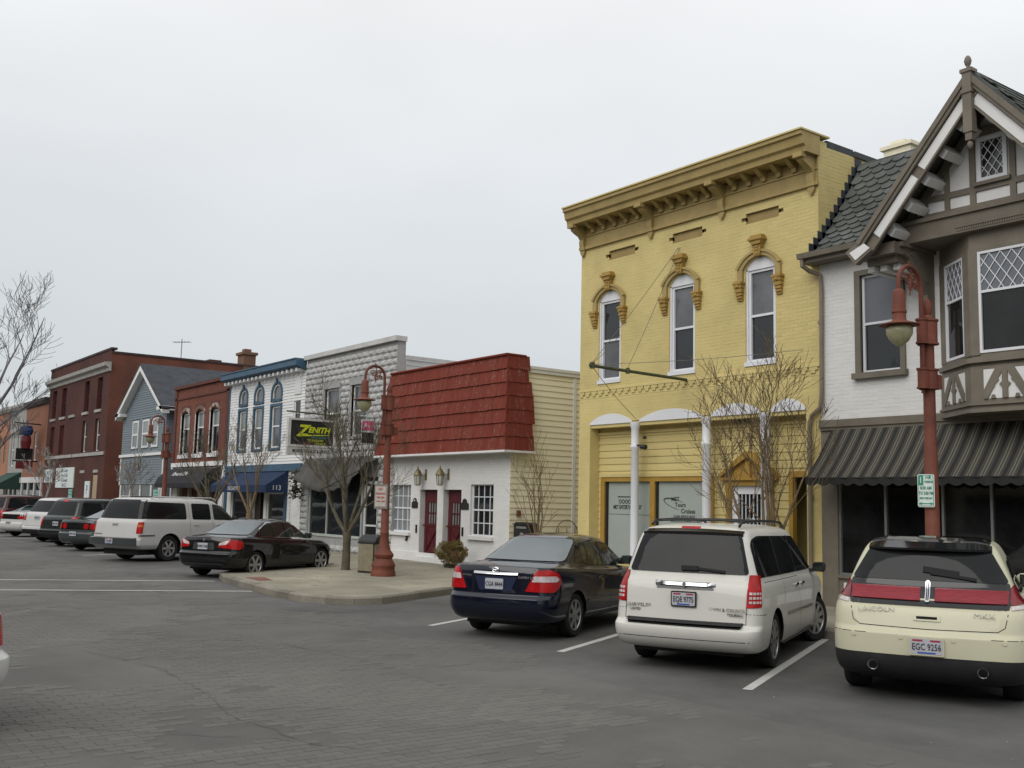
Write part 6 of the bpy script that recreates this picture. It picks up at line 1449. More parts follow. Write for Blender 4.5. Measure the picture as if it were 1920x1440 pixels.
        while x < max(xs):
            y = min(zs)+step*.5
            while y < max(zs):
                if inside(x, y) and min((Vector((x, y))-q).length for q in P) > step*.35: G.append(Vector((x, y)))
                y += step
            x += step
        v, e_, f, _, _, _ = delaunay_2d_cdt(G, [(i, (i+1) % nb) for i in range(nb)], [], 1, 1e-6)
        m = MB(); m.add([c.sp(mode, q.x, q.y, off) for q in v], [tuple(t) for t in f])
        if thick:   # skirt down to the body
            b = len(m.v); m.add([c.sp(mode, q.x, q.y, off) for q in P]+[c.sp(mode, q.x, q.y, -.004) for q in P], [(i, (i+1) % nb, nb+(i+1) % nb, nb+i) for i in range(nb)])
        return m.build(name, mat, parent or c.root, 40)
    def top(c, x, y):
        P = c.S[c.K//2:].reshape(-1, 3); i = np.argmin((P[:, 0]-x)**2+(P[:, 1]-abs(y))**2); return P[i, 2]
    def ribbon(c, pts, mode, mat=None, w=.008, off=.0015, name='panel_gap', step=.05, parent=None):
        P = []
        for a, b in zip(pts[:-1], pts[1:]):
            a = Vector(a); b = Vector(b); k = max(1, int((b-a).length/step)); P += [a.lerp(b, j/k) for j in range(k)]
        P.append(Vector(pts[-1])); V = []; n = len(P)
        for i, p in enumerate(P):
            d = (P[min(i+1, n-1)]-P[max(i-1, 0)]); d = d.normalized() if d.length > 0 else Vector((1, 0)); q = Vector((-d.y, d.x))*w/2
            V += [c.sp(mode, *(p+q), off), c.sp(mode, *(p-q), off)]
        m = MB(); m.add(V, [(i*2, i*2+1, i*2+3, i*2+2) for i in range(n-1)]); return m.build(name, mat or GAP, parent or c.root, fix=False)
    def sym(c, f):
        f(1); f(-1)
    def wheelset(c, spokes, rimm, rimr=.68, style=0):
        cache = {}
        for wx, wy, wr, ww, steer in c.wheels:
            for sg in (1, -1):
                if wr not in cache:
                    rr_ = wr*rimr; m = MB(); n = 40
                    prof = [(rr_, -ww*.42), (rr_+.03, -ww*.48), (wr-.035, -ww*.5), (wr-.008, -ww*.40), (wr, -ww*.2), (wr, ww*.2), (wr-.008, ww*.40), (wr-.035, ww*.5), (rr_+.03, ww*.48), (rr_, ww*.42)]
                    m.lathe(prof, (0, 0, 0), n, 'y'); ty = m.mesh('wheel', RUB, 40)
                    m = MB(); m.lathe([(rr_-.03, ww*.30), (rr_-.012, ww*.47), (rr_+.006, ww*.475), (rr_+.006, ww*.43)], (0, 0, 0), n, 'y', cap=False)
                    for i in range(spokes):
                        a = 2*pi*i/spokes; u = Vector((cos(a), 0, sin(a))); v = Vector((-sin(a), 0, cos(a)))
                        if style == 0:
                            P = []
                            for rad, hw_, y0, y1 in ((.03, rr_*.13, .28, .46), (rr_-.01, rr_*.15, .22, .44)):
                                for s1_, yy in ((-1, y0), (1, y0), (1, y1), (-1, y1)): P.append(u*rad+v*hw_*s1_+Vector((0, ww*yy, 0)))
                            m.hexa(P)
                        else:
                            for o_ in (-.10, .10):
                                P = []; a2 = a+o_*1.6; u2 = Vector((cos(a2), 0, sin(a2)))
                                for rad, uu_, hw_, y0, y1 in ((.05, u, rr_*.07, .28, .45), (rr_-.01, u2, rr_*.06, .26, .46)):
                                    for s1_, yy in ((-1, y0), (1, y0), (1, y1), (-1, y1)): P.append(uu_*rad+v*hw_*s1_+Vector((0, ww*yy, 0)))
                                m.hexa(P)
                    m.lathe([(.0, ww*.50), (.04, ww*.49), (.065, ww*.46), (.075, ww*.3)], (0, 0, 0), 16, 'y'); rm_ = m.mesh('rim', rimm, 35)
                    m = MB(); m.lathe([(rr_, ww*.12), (0, ww*.12), (0, ww*.1), (rr_, ww*.1)], (0, 0, 0), 24, 'y'); dk = m.mesh('brake_disc', GAP)
                    cache[wr] = (ty, rm_, dk)
                ty, rm_, dk = cache[wr]; w_ = mkobj('wheel', ty, c.root, (wx, sg*wy, wr), (0, 0, steer+(0 if sg > 0 else pi))); mkobj('rim', rm_, w_); mkobj('brake_disc', dk, w_)
    def T(c, s, size, y, z, mat, off=.012, **k):
        p = c.sp('y', y, z, off); q = c.sp('y', y, z+.05, off)-c.sp('y', y, z-.05, off); return text(c.root, s, size, p, (0, -1, 0), q.normalized(), mat, name='badge', **k)
    def plate(c, y, z, s, off=.02, w=.305, h=.152, frame=None, tmat=None, top=True, x=None):
        x = c.pt('y', y, z).x-off if x is None else x; f = Fc((x, y, 0), (0, -1, 0), (-1, 0, 0)); m = MB()
        if frame: m.fprism(f, rp([(-w/2-.015, z-h/2-.015), (w/2+.015, z-h/2-.015), (w/2+.015, z+h/2+.015), (-w/2-.015, z+h/2+.015)], .015), -.03, .003)
        fr_ = m.build('plate_frame', frame, c.root) if frame else None
        m = MB(); m.fprism(f, rp([(-w/2, z-h/2), (w/2, z-h/2), (w/2, z+h/2), (-w/2, z+h/2)], .015), .0, .006); pl = m.build('licence_plate', PLW, c.root)
        if top:
            m = MB(); m.fb(f, -w/2+.02, -w*.12, z+h*.33, z+h*.45, .006, .008); m.fb(f, w*.12, w/2-.02, z+h*.33, z+h*.45, .006, .008); m.build('plate_band', PLR, pl)
            m = MB(); m.fb(f, -w*.28, w*.28, z-h*.46, z-h*.36, .006, .008); m.build('plate_strip', PLB, pl)
        text(pl, s, .092, f.p(0, z-.006, .009), f.us, (0, 0, 1), tmat or LETD, sx=.72, bold=0, name='plate_number'); return pl
    def mirror(c, x, z, mat, out=.22, w=.10, h=.16):
        for sg in (1, -1):
            y = abs(c.pt('X', x, z).y); P = rp([(x-.02, z-h/2), (x+w, z-h/2+.02), (x+w+.02, z+h/2-.03), (x-.02, z+h/2)], .04); n = len(P); V = []
            for yy, k in ((y+out-.19, .55), (y+out-.15, .95), (y+out-.02, 1.0), (y+out, .75)): V += [(x+(p[0]-x-.04)*k+.04, sg*yy, z+(p[1]-z)*k) for p in P]
            m = MB(); m.add(V, [(i+a*n, (i+1) % n+a*n, (i+1) % n+(a+1)*n, i+(a+1)*n) for a in range(3) for i in range(n)]+[tuple(range(n)), tuple(range(3*n, 4*n))])
            m.box(x+.0, x+.06, min(sg*(y-.03), sg*(y+.08)), max(sg*(y-.03), sg*(y+.08)), z-h/2-.0, z-h/2+.05); mr_ = m.build('wing_mirror', mat, c.root, 50)
            m = MB(); m.box(x-.028, x-.018, min(sg*(y+out-.16), sg*(y+out-.03)), max(sg*(y+out-.16), sg*(y+out-.03)), z-h/2+.02, z+h/2-.02); m.build('mirror_glass', GSC, mr_)
    def place(c, x, y, h): c.root.location = (x, y, 0); c.root.rotation_euler = (0, 0, radians(90+h))

def ringset(kind, L, W, H, zb, hood_z, hood_len, gb_x, rr_x, ws_x, wroof, low=.24, ledge=.62, trunk=None, tum=.09, lean=(.0, .0), cr=(.26, .2), led=.07, bowr=.05):
    hw = W/2; t_ = trunk or zb; C0 = (*cr, .45, .35, bowr, .22)
    R = [(.40, L-.45, hw-.16, low, low, low, *C0), (.14, L-.18, hw-.05, low+.01, low, low, *C0), (.03, L-.04, hw-.015, low+.13, low+.10, low+.1, *C0), (0, L, hw, .48, .48, .48, *C0),
         (.012, L-.01, hw+.0, ledge-.02, ledge, ledge, *C0), (led, L-.05, hw, ledge+.03, ledge+.06, ledge, *C0), (led+.015+lean[0]*.3, L-.10, hw, ledge+.2, ledge+.2, hood_z-.14, *C0),
         (led+.03+lean[0]*.7, L-.25, hw-.02, t_-.07, zb-.07, hood_z-.06, *C0), (led+.06+lean[0], L-.42, hw-.06, t_, zb, hood_z, cr[0]*.9, cr[1]*.9, .4, .35, bowr*1.2, .22),
         (gb_x, L-hood_len, hw-tum, t_+.035, zb+.035, zb+.03, .20, .20, .25, .35, .06, .22),
         (rr_x-.04, ws_x+.04, wroof+.03, H-.13, H-.12, H-.15, .16, .16, .2, .3, .06, .2), (rr_x+.04, ws_x-.08, wroof-.05, H-.045, H-.04, H-.07, .16, .16, .2, .3, .06, .2),
         (rr_x+.30, ws_x-.4, wroof-.25, H-.008, H, H-.02, .15, .15, .2, .25, .05, .1), (rr_x+.7, ws_x-.8, .30, H, H, H, .1, .1, .1, .1, .02, .02), (rr_x+1.0, ws_x-1.1, .004, H, H, H, .001, .001, .001, .001, 0, 0)]
    mult = [1, 1, 1, 1, 2, 2, 1, 1, 2, 2, 1, 1, 1, 1, 1]
    return R, mult
# ------------------------------------------------ cream crossover, nearest
def rect(a0, a1, z0, z1, r=.04): return rp([(a0, z0), (a1, z0), (a1, z1), (a0, z1)], r)
CRP = paint('cream_pearl_paint', (.52, .505, .37)); WHP = paint('warm_white_paint', (.56, .555, .51)); WHP2 = paint('cool_white_paint', (.50, .50, .49)); NVP = paint('navy_paint', (.005, .007, .017), 1.0, .3); BKP = paint('black_paint', (.006, .006, .007), 1.0, .3)
MRP = paint('maroon_paint', (.045, .008, .009), 1); GRP = paint('dark_grey_paint', (.045, .052, .053), .8, .35); CHP = paint('charcoal_green_paint', (.012, .017, .016), 1)
R, mu = ringset('suv', 4.50, 1.93, 1.69, 1.06, .98, 1.15, .30, .62, 2.75, .66, low=.22, ledge=.72, tum=.10, lean=(.10, 0), cr=(.36, .30), led=.05, bowr=.10)
R[2] = (*R[2][:12],); c = Car('cream_crossover', 'cream pearl crossover with full width red tail light bar, nearest car at right edge', 'car', R, mu, CRP, [(1.0, .80, .36, .25, 0), (3.75, .80, .36, .25, 0)], clad=.47)
LRD2 = M('deep_red_lens', (.19, .010, .018), .12, .3, 9, spec=.4, stretch=(1, 1, 12)); PLB_ = M('gloss_black_glass', (.010, .011, .012), .06, .2, 1, spec=.5)
c.patch('tailgate_band', rp([(-.76, .985), (.76, .985), (.80, 1.06), (.775, 1.24), (-.775, 1.24), (-.80, 1.06)], .02), 'y', PLB_, .009)
c.patch('rear_window', rp([(-.775, 1.235), (.775, 1.235), (.60, 1.565), (-.60, 1.565)], .05), 'y', GTC, .013)
for s_ in (1, -1):
    c.patch('tail_lamp', rp([(s_*.07, 1.035), (s_*.755, 1.035), (s_*.765, 1.165), (s_*.07, 1.165)], .015), 'y', LRD2, .018, thick=1)
    c.patch('tail_lamp', rp([(s_*.79, 1.03), (s_*1.17, 1.055), (s_*1.12, 1.14), (s_*.92, 1.235), (s_*.80, 1.20)], .03), 'u', LRD2, .012, thick=1)
    c.patch('clear_lens', rp([(s_*.80, .985), (s_*1.15, 1.01), (s_*1.16, 1.045), (s_*.80, 1.02)], .01), 'u', LCLR, .012, thick=1)
    c.patch('lamp_moulding', rp([(s_*.07, .998), (s_*.75, .998), (s_*.75, 1.008), (s_*.07, 1.008)], .004), 'y', ALU, .008, thick=1)
    m = MB(); m.lathe([(.052, -.03), (.058, .05), (.045, .05), (.045, 0)], (-.035, s_*.52, .385), 14, 'x', cap=False); m.build('exhaust_pipe', CHR, c.root, 40)
    c.ribbon([(s_*.76, 1.235), (s_*.77, 1.0), (s_*.73, .82), (s_*.66, .775), (0, .765)], 'y')
    mo = 'x' if s_ < 0 else 'X'
    c.patch('side_window', rp([(.62, 1.17), (1.35, 1.10), (1.35, 1.46), (.95, 1.44)], .05), mo, GTC, .005)
    c.patch('side_window', rp([(1.40, 1.10), (2.35, 1.08), (2.33, 1.47), (1.40, 1.47)], .04), mo, GTC, .005); c.patch('side_window', rp([(2.42, 1.08), (3.25, 1.06), (2.78, 1.45), (2.42, 1.47)], .04), mo, GTC, .005)
    c.ribbon([(1.42, 1.05), (1.42, .6)], mo); c.ribbon([(2.38, 1.05), (2.38, .4), (3.3, .4), (3.35, 1.02)], mo)
    c.ribbon([(s_*.60, .70), (s_*1.28, .70)], 'u', w=.006)
c.patch('emblem', rp([(-.024, 1.02), (.024, 1.02), (.024, 1.22), (0, 1.24), (-.024, 1.22)], .02), 'y', CHR, .024, thick=1)
c.patch('emblem_star', rp([(-.014, 1.04), (-.003, 1.04), (-.003, 1.21), (-.014, 1.20)], .004), 'y', PLB_, .028); c.patch('emblem_star', rp([(.003, 1.04), (.014, 1.04), (.014, 1.20), (.003, 1.21)], .004), 'y', PLB_, .028)
m = MB(); V = []
for i in range(17):
    y = -.62+1.24*i/16; p = c.pt('y', y*.9, 1.60); e_ = .11*(1-(abs(y)/.62)**4); V += [(p.x+.06, y, c.top(p.x+.08, y)+.006), (p.x-.06-e_*.6, y, 1.575), (p.x-.055-e_*.6, y, 1.552), (p.x+.0, y, 1.545)]
m.add(V, [(i*4+j, (i+1)*4+j, (i+1)*4+(j+1) % 4, i*4+(j+1) % 4) for i in range(16) for j in range(4)]+[(0,1,2,3), (64,65,66,67)]); m.build('spoiler', PLB_, c.root, 50)
m = MB(); V = []
for i in range(17):
    y = -.60+1.20*i/16
    for x in (.60, .75, .95, 1.2, 1.5): V.append((x, y, c.top(x, y)+.009))
m.add(V, [(i*5+j, i*5+j+1, (i+1)*5+j+1, (i+1)*5+j) for i in range(16) for j in range(4)]); m.build('roof_glass', PLB_, c.root, fix=False)
p = c.sp('y', -.02, 1.31, .03); q = c.sp('y', -.47, 1.255, .03); m = MB(); m.beam(p, q, .03, .02, (-1, 0, 0)); m.beam(c.sp('y', .05, 1.345, .03), c.sp('y', -.30, 1.30, .035), .06, .03, (-1, 0, 0)); m.build('rear_wiper', PLS, c.root)
c.T('LINCOLN', .07, .50, .93, M('badge_grey', (.22, .22, .18), .3, .05, 3, metal=.6), off=.02, sx=1.25); c.T('MKX', .07, -.54, .92, MATS['badge_grey'], off=.02, sx=1.4)
c.patch('gate_handle', rect(-.13, .13, .845, .905, .01), 'y', CRP, .012, thick=1); c.patch('handle_recess', rect(-.10, .10, .862, .888, .005), 'y', GAP, .014)
c.plate(.0, .60, 'EGC 9256', .028, frame=CRP)
for y in (-.72, -.25, .25, .72): c.patch('parking_sensor', rp([(y-.02, .655), (y+.02, .655), (y+.02, .685), (y-.02, .685)], .01), 'y', CRP, .008, thick=1)
c.wheelset(7, ALU); c.mirror(3.05, 1.16, CRP); c.place(-6.06, 9.83, 27.1)

# ------------------------------------------------ white minivan
R, mu = ringset('van', 5.10, 1.95, 1.745, 1.07, 1.0, .95, .24, .46, 3.35, .73, low=.24, ledge=.55, tum=.07, lean=(.04, 0), cr=(.22, .18), led=.10, bowr=.07)
c = Car('white_minivan', 'white minivan with black roof rails and large dark rear window, parked before the yellow building', 'minivan', R, mu, WHP, [(1.12, .84, .345, .22, 0), (4.18, .84, .345, .22, radians(-24))])
c.patch('rear_window', rp([(-.80, 1.165), (.80, 1.165), (.665, 1.625), (-.665, 1.625)], .05), 'y', GTC, .010)
m = MB(); V = []
for i in range(17):
    y = -.68+1.36*i/16; p = c.pt('y', y*.95, 1.66); V += [(p.x+.05, y, 1.70-.02*(y/.68)**2), (p.x-.05, y, 1.665-.02*(y/.68)**2), (p.x-.035, y, 1.60), (p.x+.0, y, 1.60)]
m.add(V, [(i*4+j, (i+1)*4+j, (i+1)*4+(j+1) % 4, i*4+(j+1) % 4) for i in range(16) for j in range(4)]+[(0,1,2,3), (64,65,66,67)]); m.build('spoiler', PLB_, c.root, 50)
c.patch('brake_light', rect(-.13, .13, 1.655, 1.675, .005), 'y', LRED, .06)
for s_ in (1, -1):
    c.patch('tail_lamp', rp([(s_*.80, .79), (s_*1.02, .80), (s_*1.02, 1.16), (s_*.815, 1.165)], .015), 'u', LRED, .012, thick=1)
    for z in (.855, .905, .955):
        for a in (.83, .875, .92, .965): c.patch('clear_lens', rect(min(s_*a, s_*(a+.035)), max(s_*a, s_*(a+.035)), z-.014, z+.014, .004), 'u', LCLR, .016)
    mo = 'x' if s_ < 0 else 'X'
    c.patch('side_window', rp([(.42, 1.13), (3.55, 1.10), (4.05, 1.12), (3.32, 1.58), (.9, 1.62), (.52, 1.57)], [.10, .0, .04, .22, .15, .12]), mo, GTC, .005)
    for x in (1.55, 2.62): c.ribbon([(x, 1.12), (x+.03, 1.60)], mo, w=.05, mat=PLS, off=.008, name='window_pillar')
    c.ribbon([(1.62, 1.08), (1.62, .75)], mo); c.ribbon([(2.62, 1.08), (2.62, .30), (3.60, .30), (3.72, .6), (3.72, 1.06)], mo); c.ribbon([(.60, 1.07), (2.6, 1.055)], mo, w=.006)
    c.ribbon([(1.75, .62), (3.55, .60)], mo, mat=CHP, w=.035, off=.012, name='side_moulding'); c.ribbon([(1.6, .27), (3.75, .27)], mo, w=.02, mat=WHP, off=.02, name='sill')
    for x in (2.42, 2.85): c.patch('door_handle', rect(x-.09, x+.09, .935, .965, .012), mo, CHR, .025, thick=1)
    c.ribbon([(s_*.815, 1.165), (s_*.80, .79), (s_*.80, .60)], 'u'); c.ribbon([(s_*.80, .72), (s_*1.25, .70)], 'u', w=.007)
    y = s_*.60; m = MB(); m.tube([(.62, y, 1.735), (.75, y, 1.785), (1.6, y, 1.80), (2.6, y, 1.79), (3.1, y, 1.765), (3.25, y, 1.70)], .018, 8); m.build('roof_rail', PLS, c.root, True)
for x in (.95, 2.3): m = MB(); m.tube([(x, -.6, 1.785), (x, -.3, 1.80), (x, .3, 1.80), (x, .6, 1.785)], .014, 8); m.build('roof_crossbar', PLS, c.root, True)
c.ribbon([(-.80, .60), (.80, .60)], 'y')
c.patch('bumper_step_pad', rp([(-.74, .545), (.74, .545), (.77, .615), (-.77, .615)], .01), 'y', PLS, .016, thick=1)
m = MB(); f = Fc((c.pt('y', 0, .60).x, 0, 0), (0, -1, 0), (-1, 0, 0)); V = []
for i in range(17):
    y = -.76+1.52*i/16; a = c.pt('y', y, .52); b = c.pt('y', y, .66); V += [(a.x-.0, y, .585), (b.x+.01, y, .605)]
m.add(V, [(i*2, i*2+1, i*2+3, i*2+2) for i in range(16)]); m.build('step_pad', PLS, c.root, fix=False)
c.ribbon([(-.9, .40), (.9, .40)], 'y', w=.008); 
m = MB(); V = []; n = 18
for i in range(n+1):
    y = -.40+.80*i/n; p = c.pt('y', y, 1.02); k = (1-(abs(y)/.40)**6); V += [(p.x-.0, y, 1.065), (p.x-.035*k, y, 1.055), (p.x-.045*k, y, 1.02), (p.x-.005, y, 1.0)]
m.add(V, [(i*4+j, (i+1)*4+j, (i+1)*4+(j+1) % 4, i*4+(j+1) % 4) for i in range(n) for j in range(4)]); m.build('chrome_garnish', CHR, c.root, 50)
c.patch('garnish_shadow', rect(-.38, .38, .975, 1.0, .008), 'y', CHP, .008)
m = MB(); m.lathe([(0, -.05), (.028, -.048), (.032, -.035), (.032, 0)], (c.pt('y', 0, 1.03).x, 0, 1.03), 16, 'x'); m.build('emblem', ALU, c.root, 40)
p = c.sp('y', .0, 1.225, .03); q = c.sp('y', -.50, 1.185, .03); m = MB(); m.beam(p, q, .03, .02, (-1, 0, 0)); m.beam(c.sp('y', .07, 1.215, .03), c.sp('y', -.15, 1.215, .035), .055, .03, (-1, 0, 0)); m.build('rear_wiper', PLS, c.root)
c.T('CHRYSLER', .055, .62, .76, MATS['badge_grey'], sx=1.4); c.T('LIMITED', .04, .66, .71, MATS['badge_grey'], sx=1); c.T('TOWN & COUNTRY', .055, -.56, .755, MATS['badge_grey'], sx=1.05); c.T('TOURING', .045, -.66, .70, LETD, sx=1)
c.plate(0, .86, 'EQE 9775', .03, frame=BLK)
c.wheelset(9, ALU); c.mirror(3.72, 1.13, PLS, out=.26); c.place(-8.80, 9.10, 27.5); c.root.scale = (1, .93, 1)

# ------------------------------------------------ navy sedan
def sedan(name, label, mat, L, W, H, trunk, zb, gbx, rrx, wsx, wroof, wh, cat='car', group=None, cr=(.34, .30), led=.06, low=.24, seg=(8, 8, 60, 7, 6), per=5, ledge=.62, bowr=.10, hood_len=1.45, hood_z=.86):
    R, mu = ringset('sedan', L, W, H, zb, hood_z, hood_len, gbx, rrx, wsx, wroof, low=low, ledge=ledge, trunk=trunk, tum=.14, cr=cr, led=led, bowr=bowr)
    return Car(name, label, cat, R, mu, mat, wh, seg=seg, per=per, group=group)
c = sedan('navy_sedan', 'dark navy sedan with chrome trunk bar, parked left of the white minivan', NVP, 4.80, 1.80, 1.49, 1.055, .95, .88, 1.55, 3.05, .57, [(1.08, .775, .325, .215, 0), (3.80, .775, .325, .215, radians(4))])
c.patch('rear_window', rp([(-.70, 1.10), (.70, 1.10), (.55, 1.415), (-.55, 1.415)], .06), 'y', GRC, .009)
for s_ in (1, -1):
    mo = 'x' if s_ < 0 else 'X'
    c.patch('tail_lamp', rp([(s_*.50, .71), (s_*.96, .70), (s_*1.12, .80), (s_*1.10, .94), (s_*.88, 1.015), (s_*.66, 1.005), (s_*.60, .90)], [.02, .05, .08, .08, .06, .02, .02]), 'u', LRED, .014, thick=1)
    c.patch('clear_lens', rp([(s_*.60, .845), (s_*1.0, .845), (s_*1.06, .885), (s_*.98, .925), (s_*.63, .925)], [.01, .02, .03, .02, .01]), 'u', LCLR, .018, thick=1)
    c.patch('side_window', rp([(1.28, 1.08), (1.60, 1.05), (1.68, 1.33), (1.62, 1.34)], .04), mo, GTC, .005)
    c.patch('side_window', rp([(1.64, 1.05), (2.38, 1.02), (2.38, 1.385), (1.74, 1.36)], .05), mo, GSC, .005); c.patch('side_window', rp([(2.46, 1.02), (3.42, 1.0), (2.92, 1.33), (2.46, 1.385)], .05), mo, GSC, .005)
    c.ribbon([(2.42, 1.0), (2.42, .32), (3.45, .32), (3.50, .98)], mo); c.ribbon([(1.75, 1.02), (1.66, .75), (1.50, .62)], mo); c.ribbon([(1.3, 1.04), (3.5, .985)], mo, mat=BKP, w=.014, off=.008, name='belt_moulding')
    c.ribbon([(1.5, .52), (3.45, .50)], mo, w=.03, mat=NVP, off=.014, name='side_moulding')
    for x in (1.95, 2.95): c.patch('door_handle', rect(x-.09, x+.09, .83, .86, .012), mo, NVP, .022, thick=1)
    c.ribbon([(s_*.63, 1.02), (s_*.56, .90), (s_*.44, .66)], 'u')
c.ribbon([(-.44, .66), (.44, .66)], 'y')
m = MB(); V = []
for i in range(17):
    y = -.375+.75*i/16; p = c.pt('y', y, .94); k = .6+.4*(1-(abs(y)/.375)**6); V += [(p.x-.002, y, .968), (p.x-.030*k, y, .950), (p.x-.034*k, y, .932), (p.x-.002, y, .924)]
m.add(V, [(i*4+j, (i+1)*4+j, (i+1)*4+(j+1) % 4, i*4+(j+1) % 4) for i in range(16) for j in range(4)]); m.build('trunk_bar', CHR, c.root, 50)
c.patch('plate_recess', rp([(-.26, .70), (.26, .70), (.36, .905), (-.36, .905)], .03), 'y', paint('navy_recess_paint', (.022, .03, .06), .5, .3), .003)
m = MB(); x_ = c.pt('y', 0, .995).x-.012
for ry, rz in ((.055, .036), (.022, .034), (.045, .014)):
    m.tube([(x_, ry*cos(t*pi/10), .995+(.012 if ry == .045 else 0)+rz*sin(t*pi/10)) for t in range(21)], .006, 5)
m.build('emblem', CHR, c.root)
c.T('CAMRY LE', .05, -.50, .90, ALU, sx=1.1); c.T('TOYOTA', .035, .50, .90, ALU, sx=1.1)
c.plate(0, .80, 'CGA 8444', .022, top=False)
c.wheelset(7, ALU); c.mirror(3.30, 1.06, NVP); c.place(-12.24, 8.80, 26.5); c.root.scale = (1, .96, 1)

# ------------------------------------------------ black sedan
c = sedan('black_sedan', 'black sedan with split red and clear tail lights, nose against the kerb bulb', BKP, 4.50, 1.815, 1.42, 1.0, .90, .80, 1.42, 2.95, .56, [(.98, .775, .325, .21, 0), (3.73, .775, .325, .21, radians(-3))], hood_len=1.75, hood_z=.84, bowr=.12)
c.patch('rear_window', rp([(-.68, 1.04), (.68, 1.04), (.54, 1.35), (-.54, 1.35)], .06), 'y', GRC, .009)
for s_ in (1, -1):
    mo = 'x' if s_ < 0 else 'X'
    c.patch('tail_lamp', rp([(s_*.44, .76), (s_*.98, .70), (s_*1.12, .78), (s_*1.05, .90), (s_*.74, .945), (s_*.60, .90), (s_*.46, .86)], [.02, .04, .05, .05, .03, .03, .03]), 'u', LRED, .014, thick=1)
    c.patch('clear_lens', rp([(s_*.455, .80), (s_*.66, .82), (s_*.72, .925), (s_*.60, .895), (s_*.47, .855)], .02), 'u', LCLR, .018, thick=1)
    c.patch('side_window', rp([(1.28, 1.02), (2.28, .97), (2.28, 1.325), (1.72, 1.31), (1.35, 1.16)], [.04, .02, .04, .12, .06]), mo, GSC, .005); c.patch('side_window', rp([(2.36, .97), (3.25, .94), (2.80, 1.27), (2.36, 1.325)], .05), mo, GSC, .005)
    c.ribbon([(1.22, 1.0), (2.3, .955), (3.3, .925)], mo, mat=CHR, w=.015, off=.008, name='window_trim'); c.ribbon([(1.22, 1.0), (1.32, 1.18), (1.70, 1.335), (2.2, 1.36)], mo, mat=CHR, w=.014, off=.008, name='window_trim')
    c.ribbon([(2.32, .95), (2.32, .30), (3.2, .30), (3.28, .92)], mo); c.ribbon([(1.60, .96), (1.50, .70), (1.38, .60)], mo); c.ribbon([(1.2, .72), (3.4, .70)], mo, w=.006)
    for x in (1.85, 2.75): c.patch('door_handle', rect(x-.09, x+.09, .80, .83, .012), mo, BKP, .022, thick=1)
    c.ribbon([(s_*.52, .95), (s_*.46, .66)], 'u'); c.ribbon([(0, .36), (s_*.62, .36)], 'y', mat=GRP, w=.03, off=.01, name='bumper_strip')
c.ribbon([(-.46, .66), (.46, .66)], 'y'); c.patch('plate_recess', rp([(-.34, .69), (.34, .69), (.30, .86), (-.30, .86)], .03), 'y', GRP, .003)
m = MB(); m.lathe([(0, -.02), (.03, -.018), (.033, -.005), (.033, .01)], (c.pt('y', 0, .92).x, 0, .92), 14, 'x'); m.build('emblem', ALU, c.root)
c.plate(0, .775, 'DWR 7106', .02, top=False)
c.wheelset(6, ALU, .72); c.mirror(3.10, 1.0, BKP); c.place(-24.60, 9.00, 28.5)

# ------------------------------------------------ white long SUV
R, mu = ringset('suv', 5.55, 2.0, 1.90, 1.22, 1.15, 1.35, .22, .42, 3.5, .78, low=.36, ledge=.66, tum=.07, lean=(.03, 0), cr=(.16, .14), led=.06, bowr=.04)
c = Car('white_suv', 'long white full-size SUV with dark wraparound rear glass, behind the black sedan', 'SUV', R, mu, WHP2, [(1.30, .84, .39, .26, 0), (4.60, .84, .39, .26, 0)], arch=1.16)
c.patch('rear_window', rp([(-.93, 1.26), (.93, 1.26), (.80, 1.83), (-.80, 1.83)], .04), 'u', GTC, .006); c.ribbon([(0, 1.26), (0, 1.83)], 'y', mat=PLS, w=.02, off=.008)
for s_ in (1, -1):
    mo = 'x' if s_ < 0 else 'X'
    c.patch('side_window', rp([(.30, 1.27), (1.98, 1.25), (1.98, 1.74), (.48, 1.77)], [.02, .08, .08, .05]), mo, GTC, .006); c.patch('side_window', rp([(2.22, 1.25), (3.0, 1.24), (3.0, 1.73), (2.22, 1.74)], .07), mo, GTC, .006); c.patch('side_window', rp([(3.12, 1.24), (4.1, 1.22), (3.58, 1.68), (3.12, 1.73)], .07), mo, GSC, .006)
    c.patch('tail_lamp', rect(min(s_*.88, s_*1.06), max(s_*.88, s_*1.06), .84, 1.17, .02), 'u', LRED, .014, thick=1); c.patch('turn_lens', rect(min(s_*.895, s_*1.045), max(s_*.895, s_*1.045), 1.03, 1.10, .01), 'u', LAMB, .018)
    c.ribbon([(2.10, 1.75), (2.10, .62), (2.0, .48)], mo); c.ribbon([(3.06, 1.72), (3.06, .42)], mo); c.ribbon([(4.08, 1.2), (4.08, .45)], mo); c.ribbon([(.12, .78), (.7, .78)], mo, mat=GRP, w=.04, off=.01, name='side_moulding'); c.ribbon([(1.9, .78), (4.0, .78)], mo, mat=WHP2, w=.05, off=.012, name='side_moulding')
    for x in (2.35, 3.3): c.patch('door_handle', rect(x-.10, x+.10, 1.07, 1.11, .012), mo, WHP2, .025, thick=1)
    m = MB(); y = s_*.70; m.tube([(.75, y, 1.86), (.85, y, 1.925), (3.2, y, 1.92), (3.4, y, 1.85)], .018, 6); m.build('roof_rail', WHP2, c.root, True)
for x in (1.2, 2.2): m = MB(); m.tube([(x, -.7, 1.92), (x, .7, 1.92)], .02, 6); m.build('roof_crossbar', PLS, c.root)
m = MB(); V = []
for i in range(13):
    y = -.96+1.92*i/12; e_ = .08*(1-(abs(y)/.96)**6); V += [(.06-e_, y, .72), (-.02-e_, y, .70), (-.02-e_, y, .50), (.08-e_, y, .48)]
m.add(V, [(i*4+j, (i+1)*4+j, (i+1)*4+(j+1) % 4, i*4+(j+1) % 4) for i in range(12) for j in range(4)]+[(0,1,2,3), (48,49,50,51)]); m.build('bumper', GRP, c.root, 40)
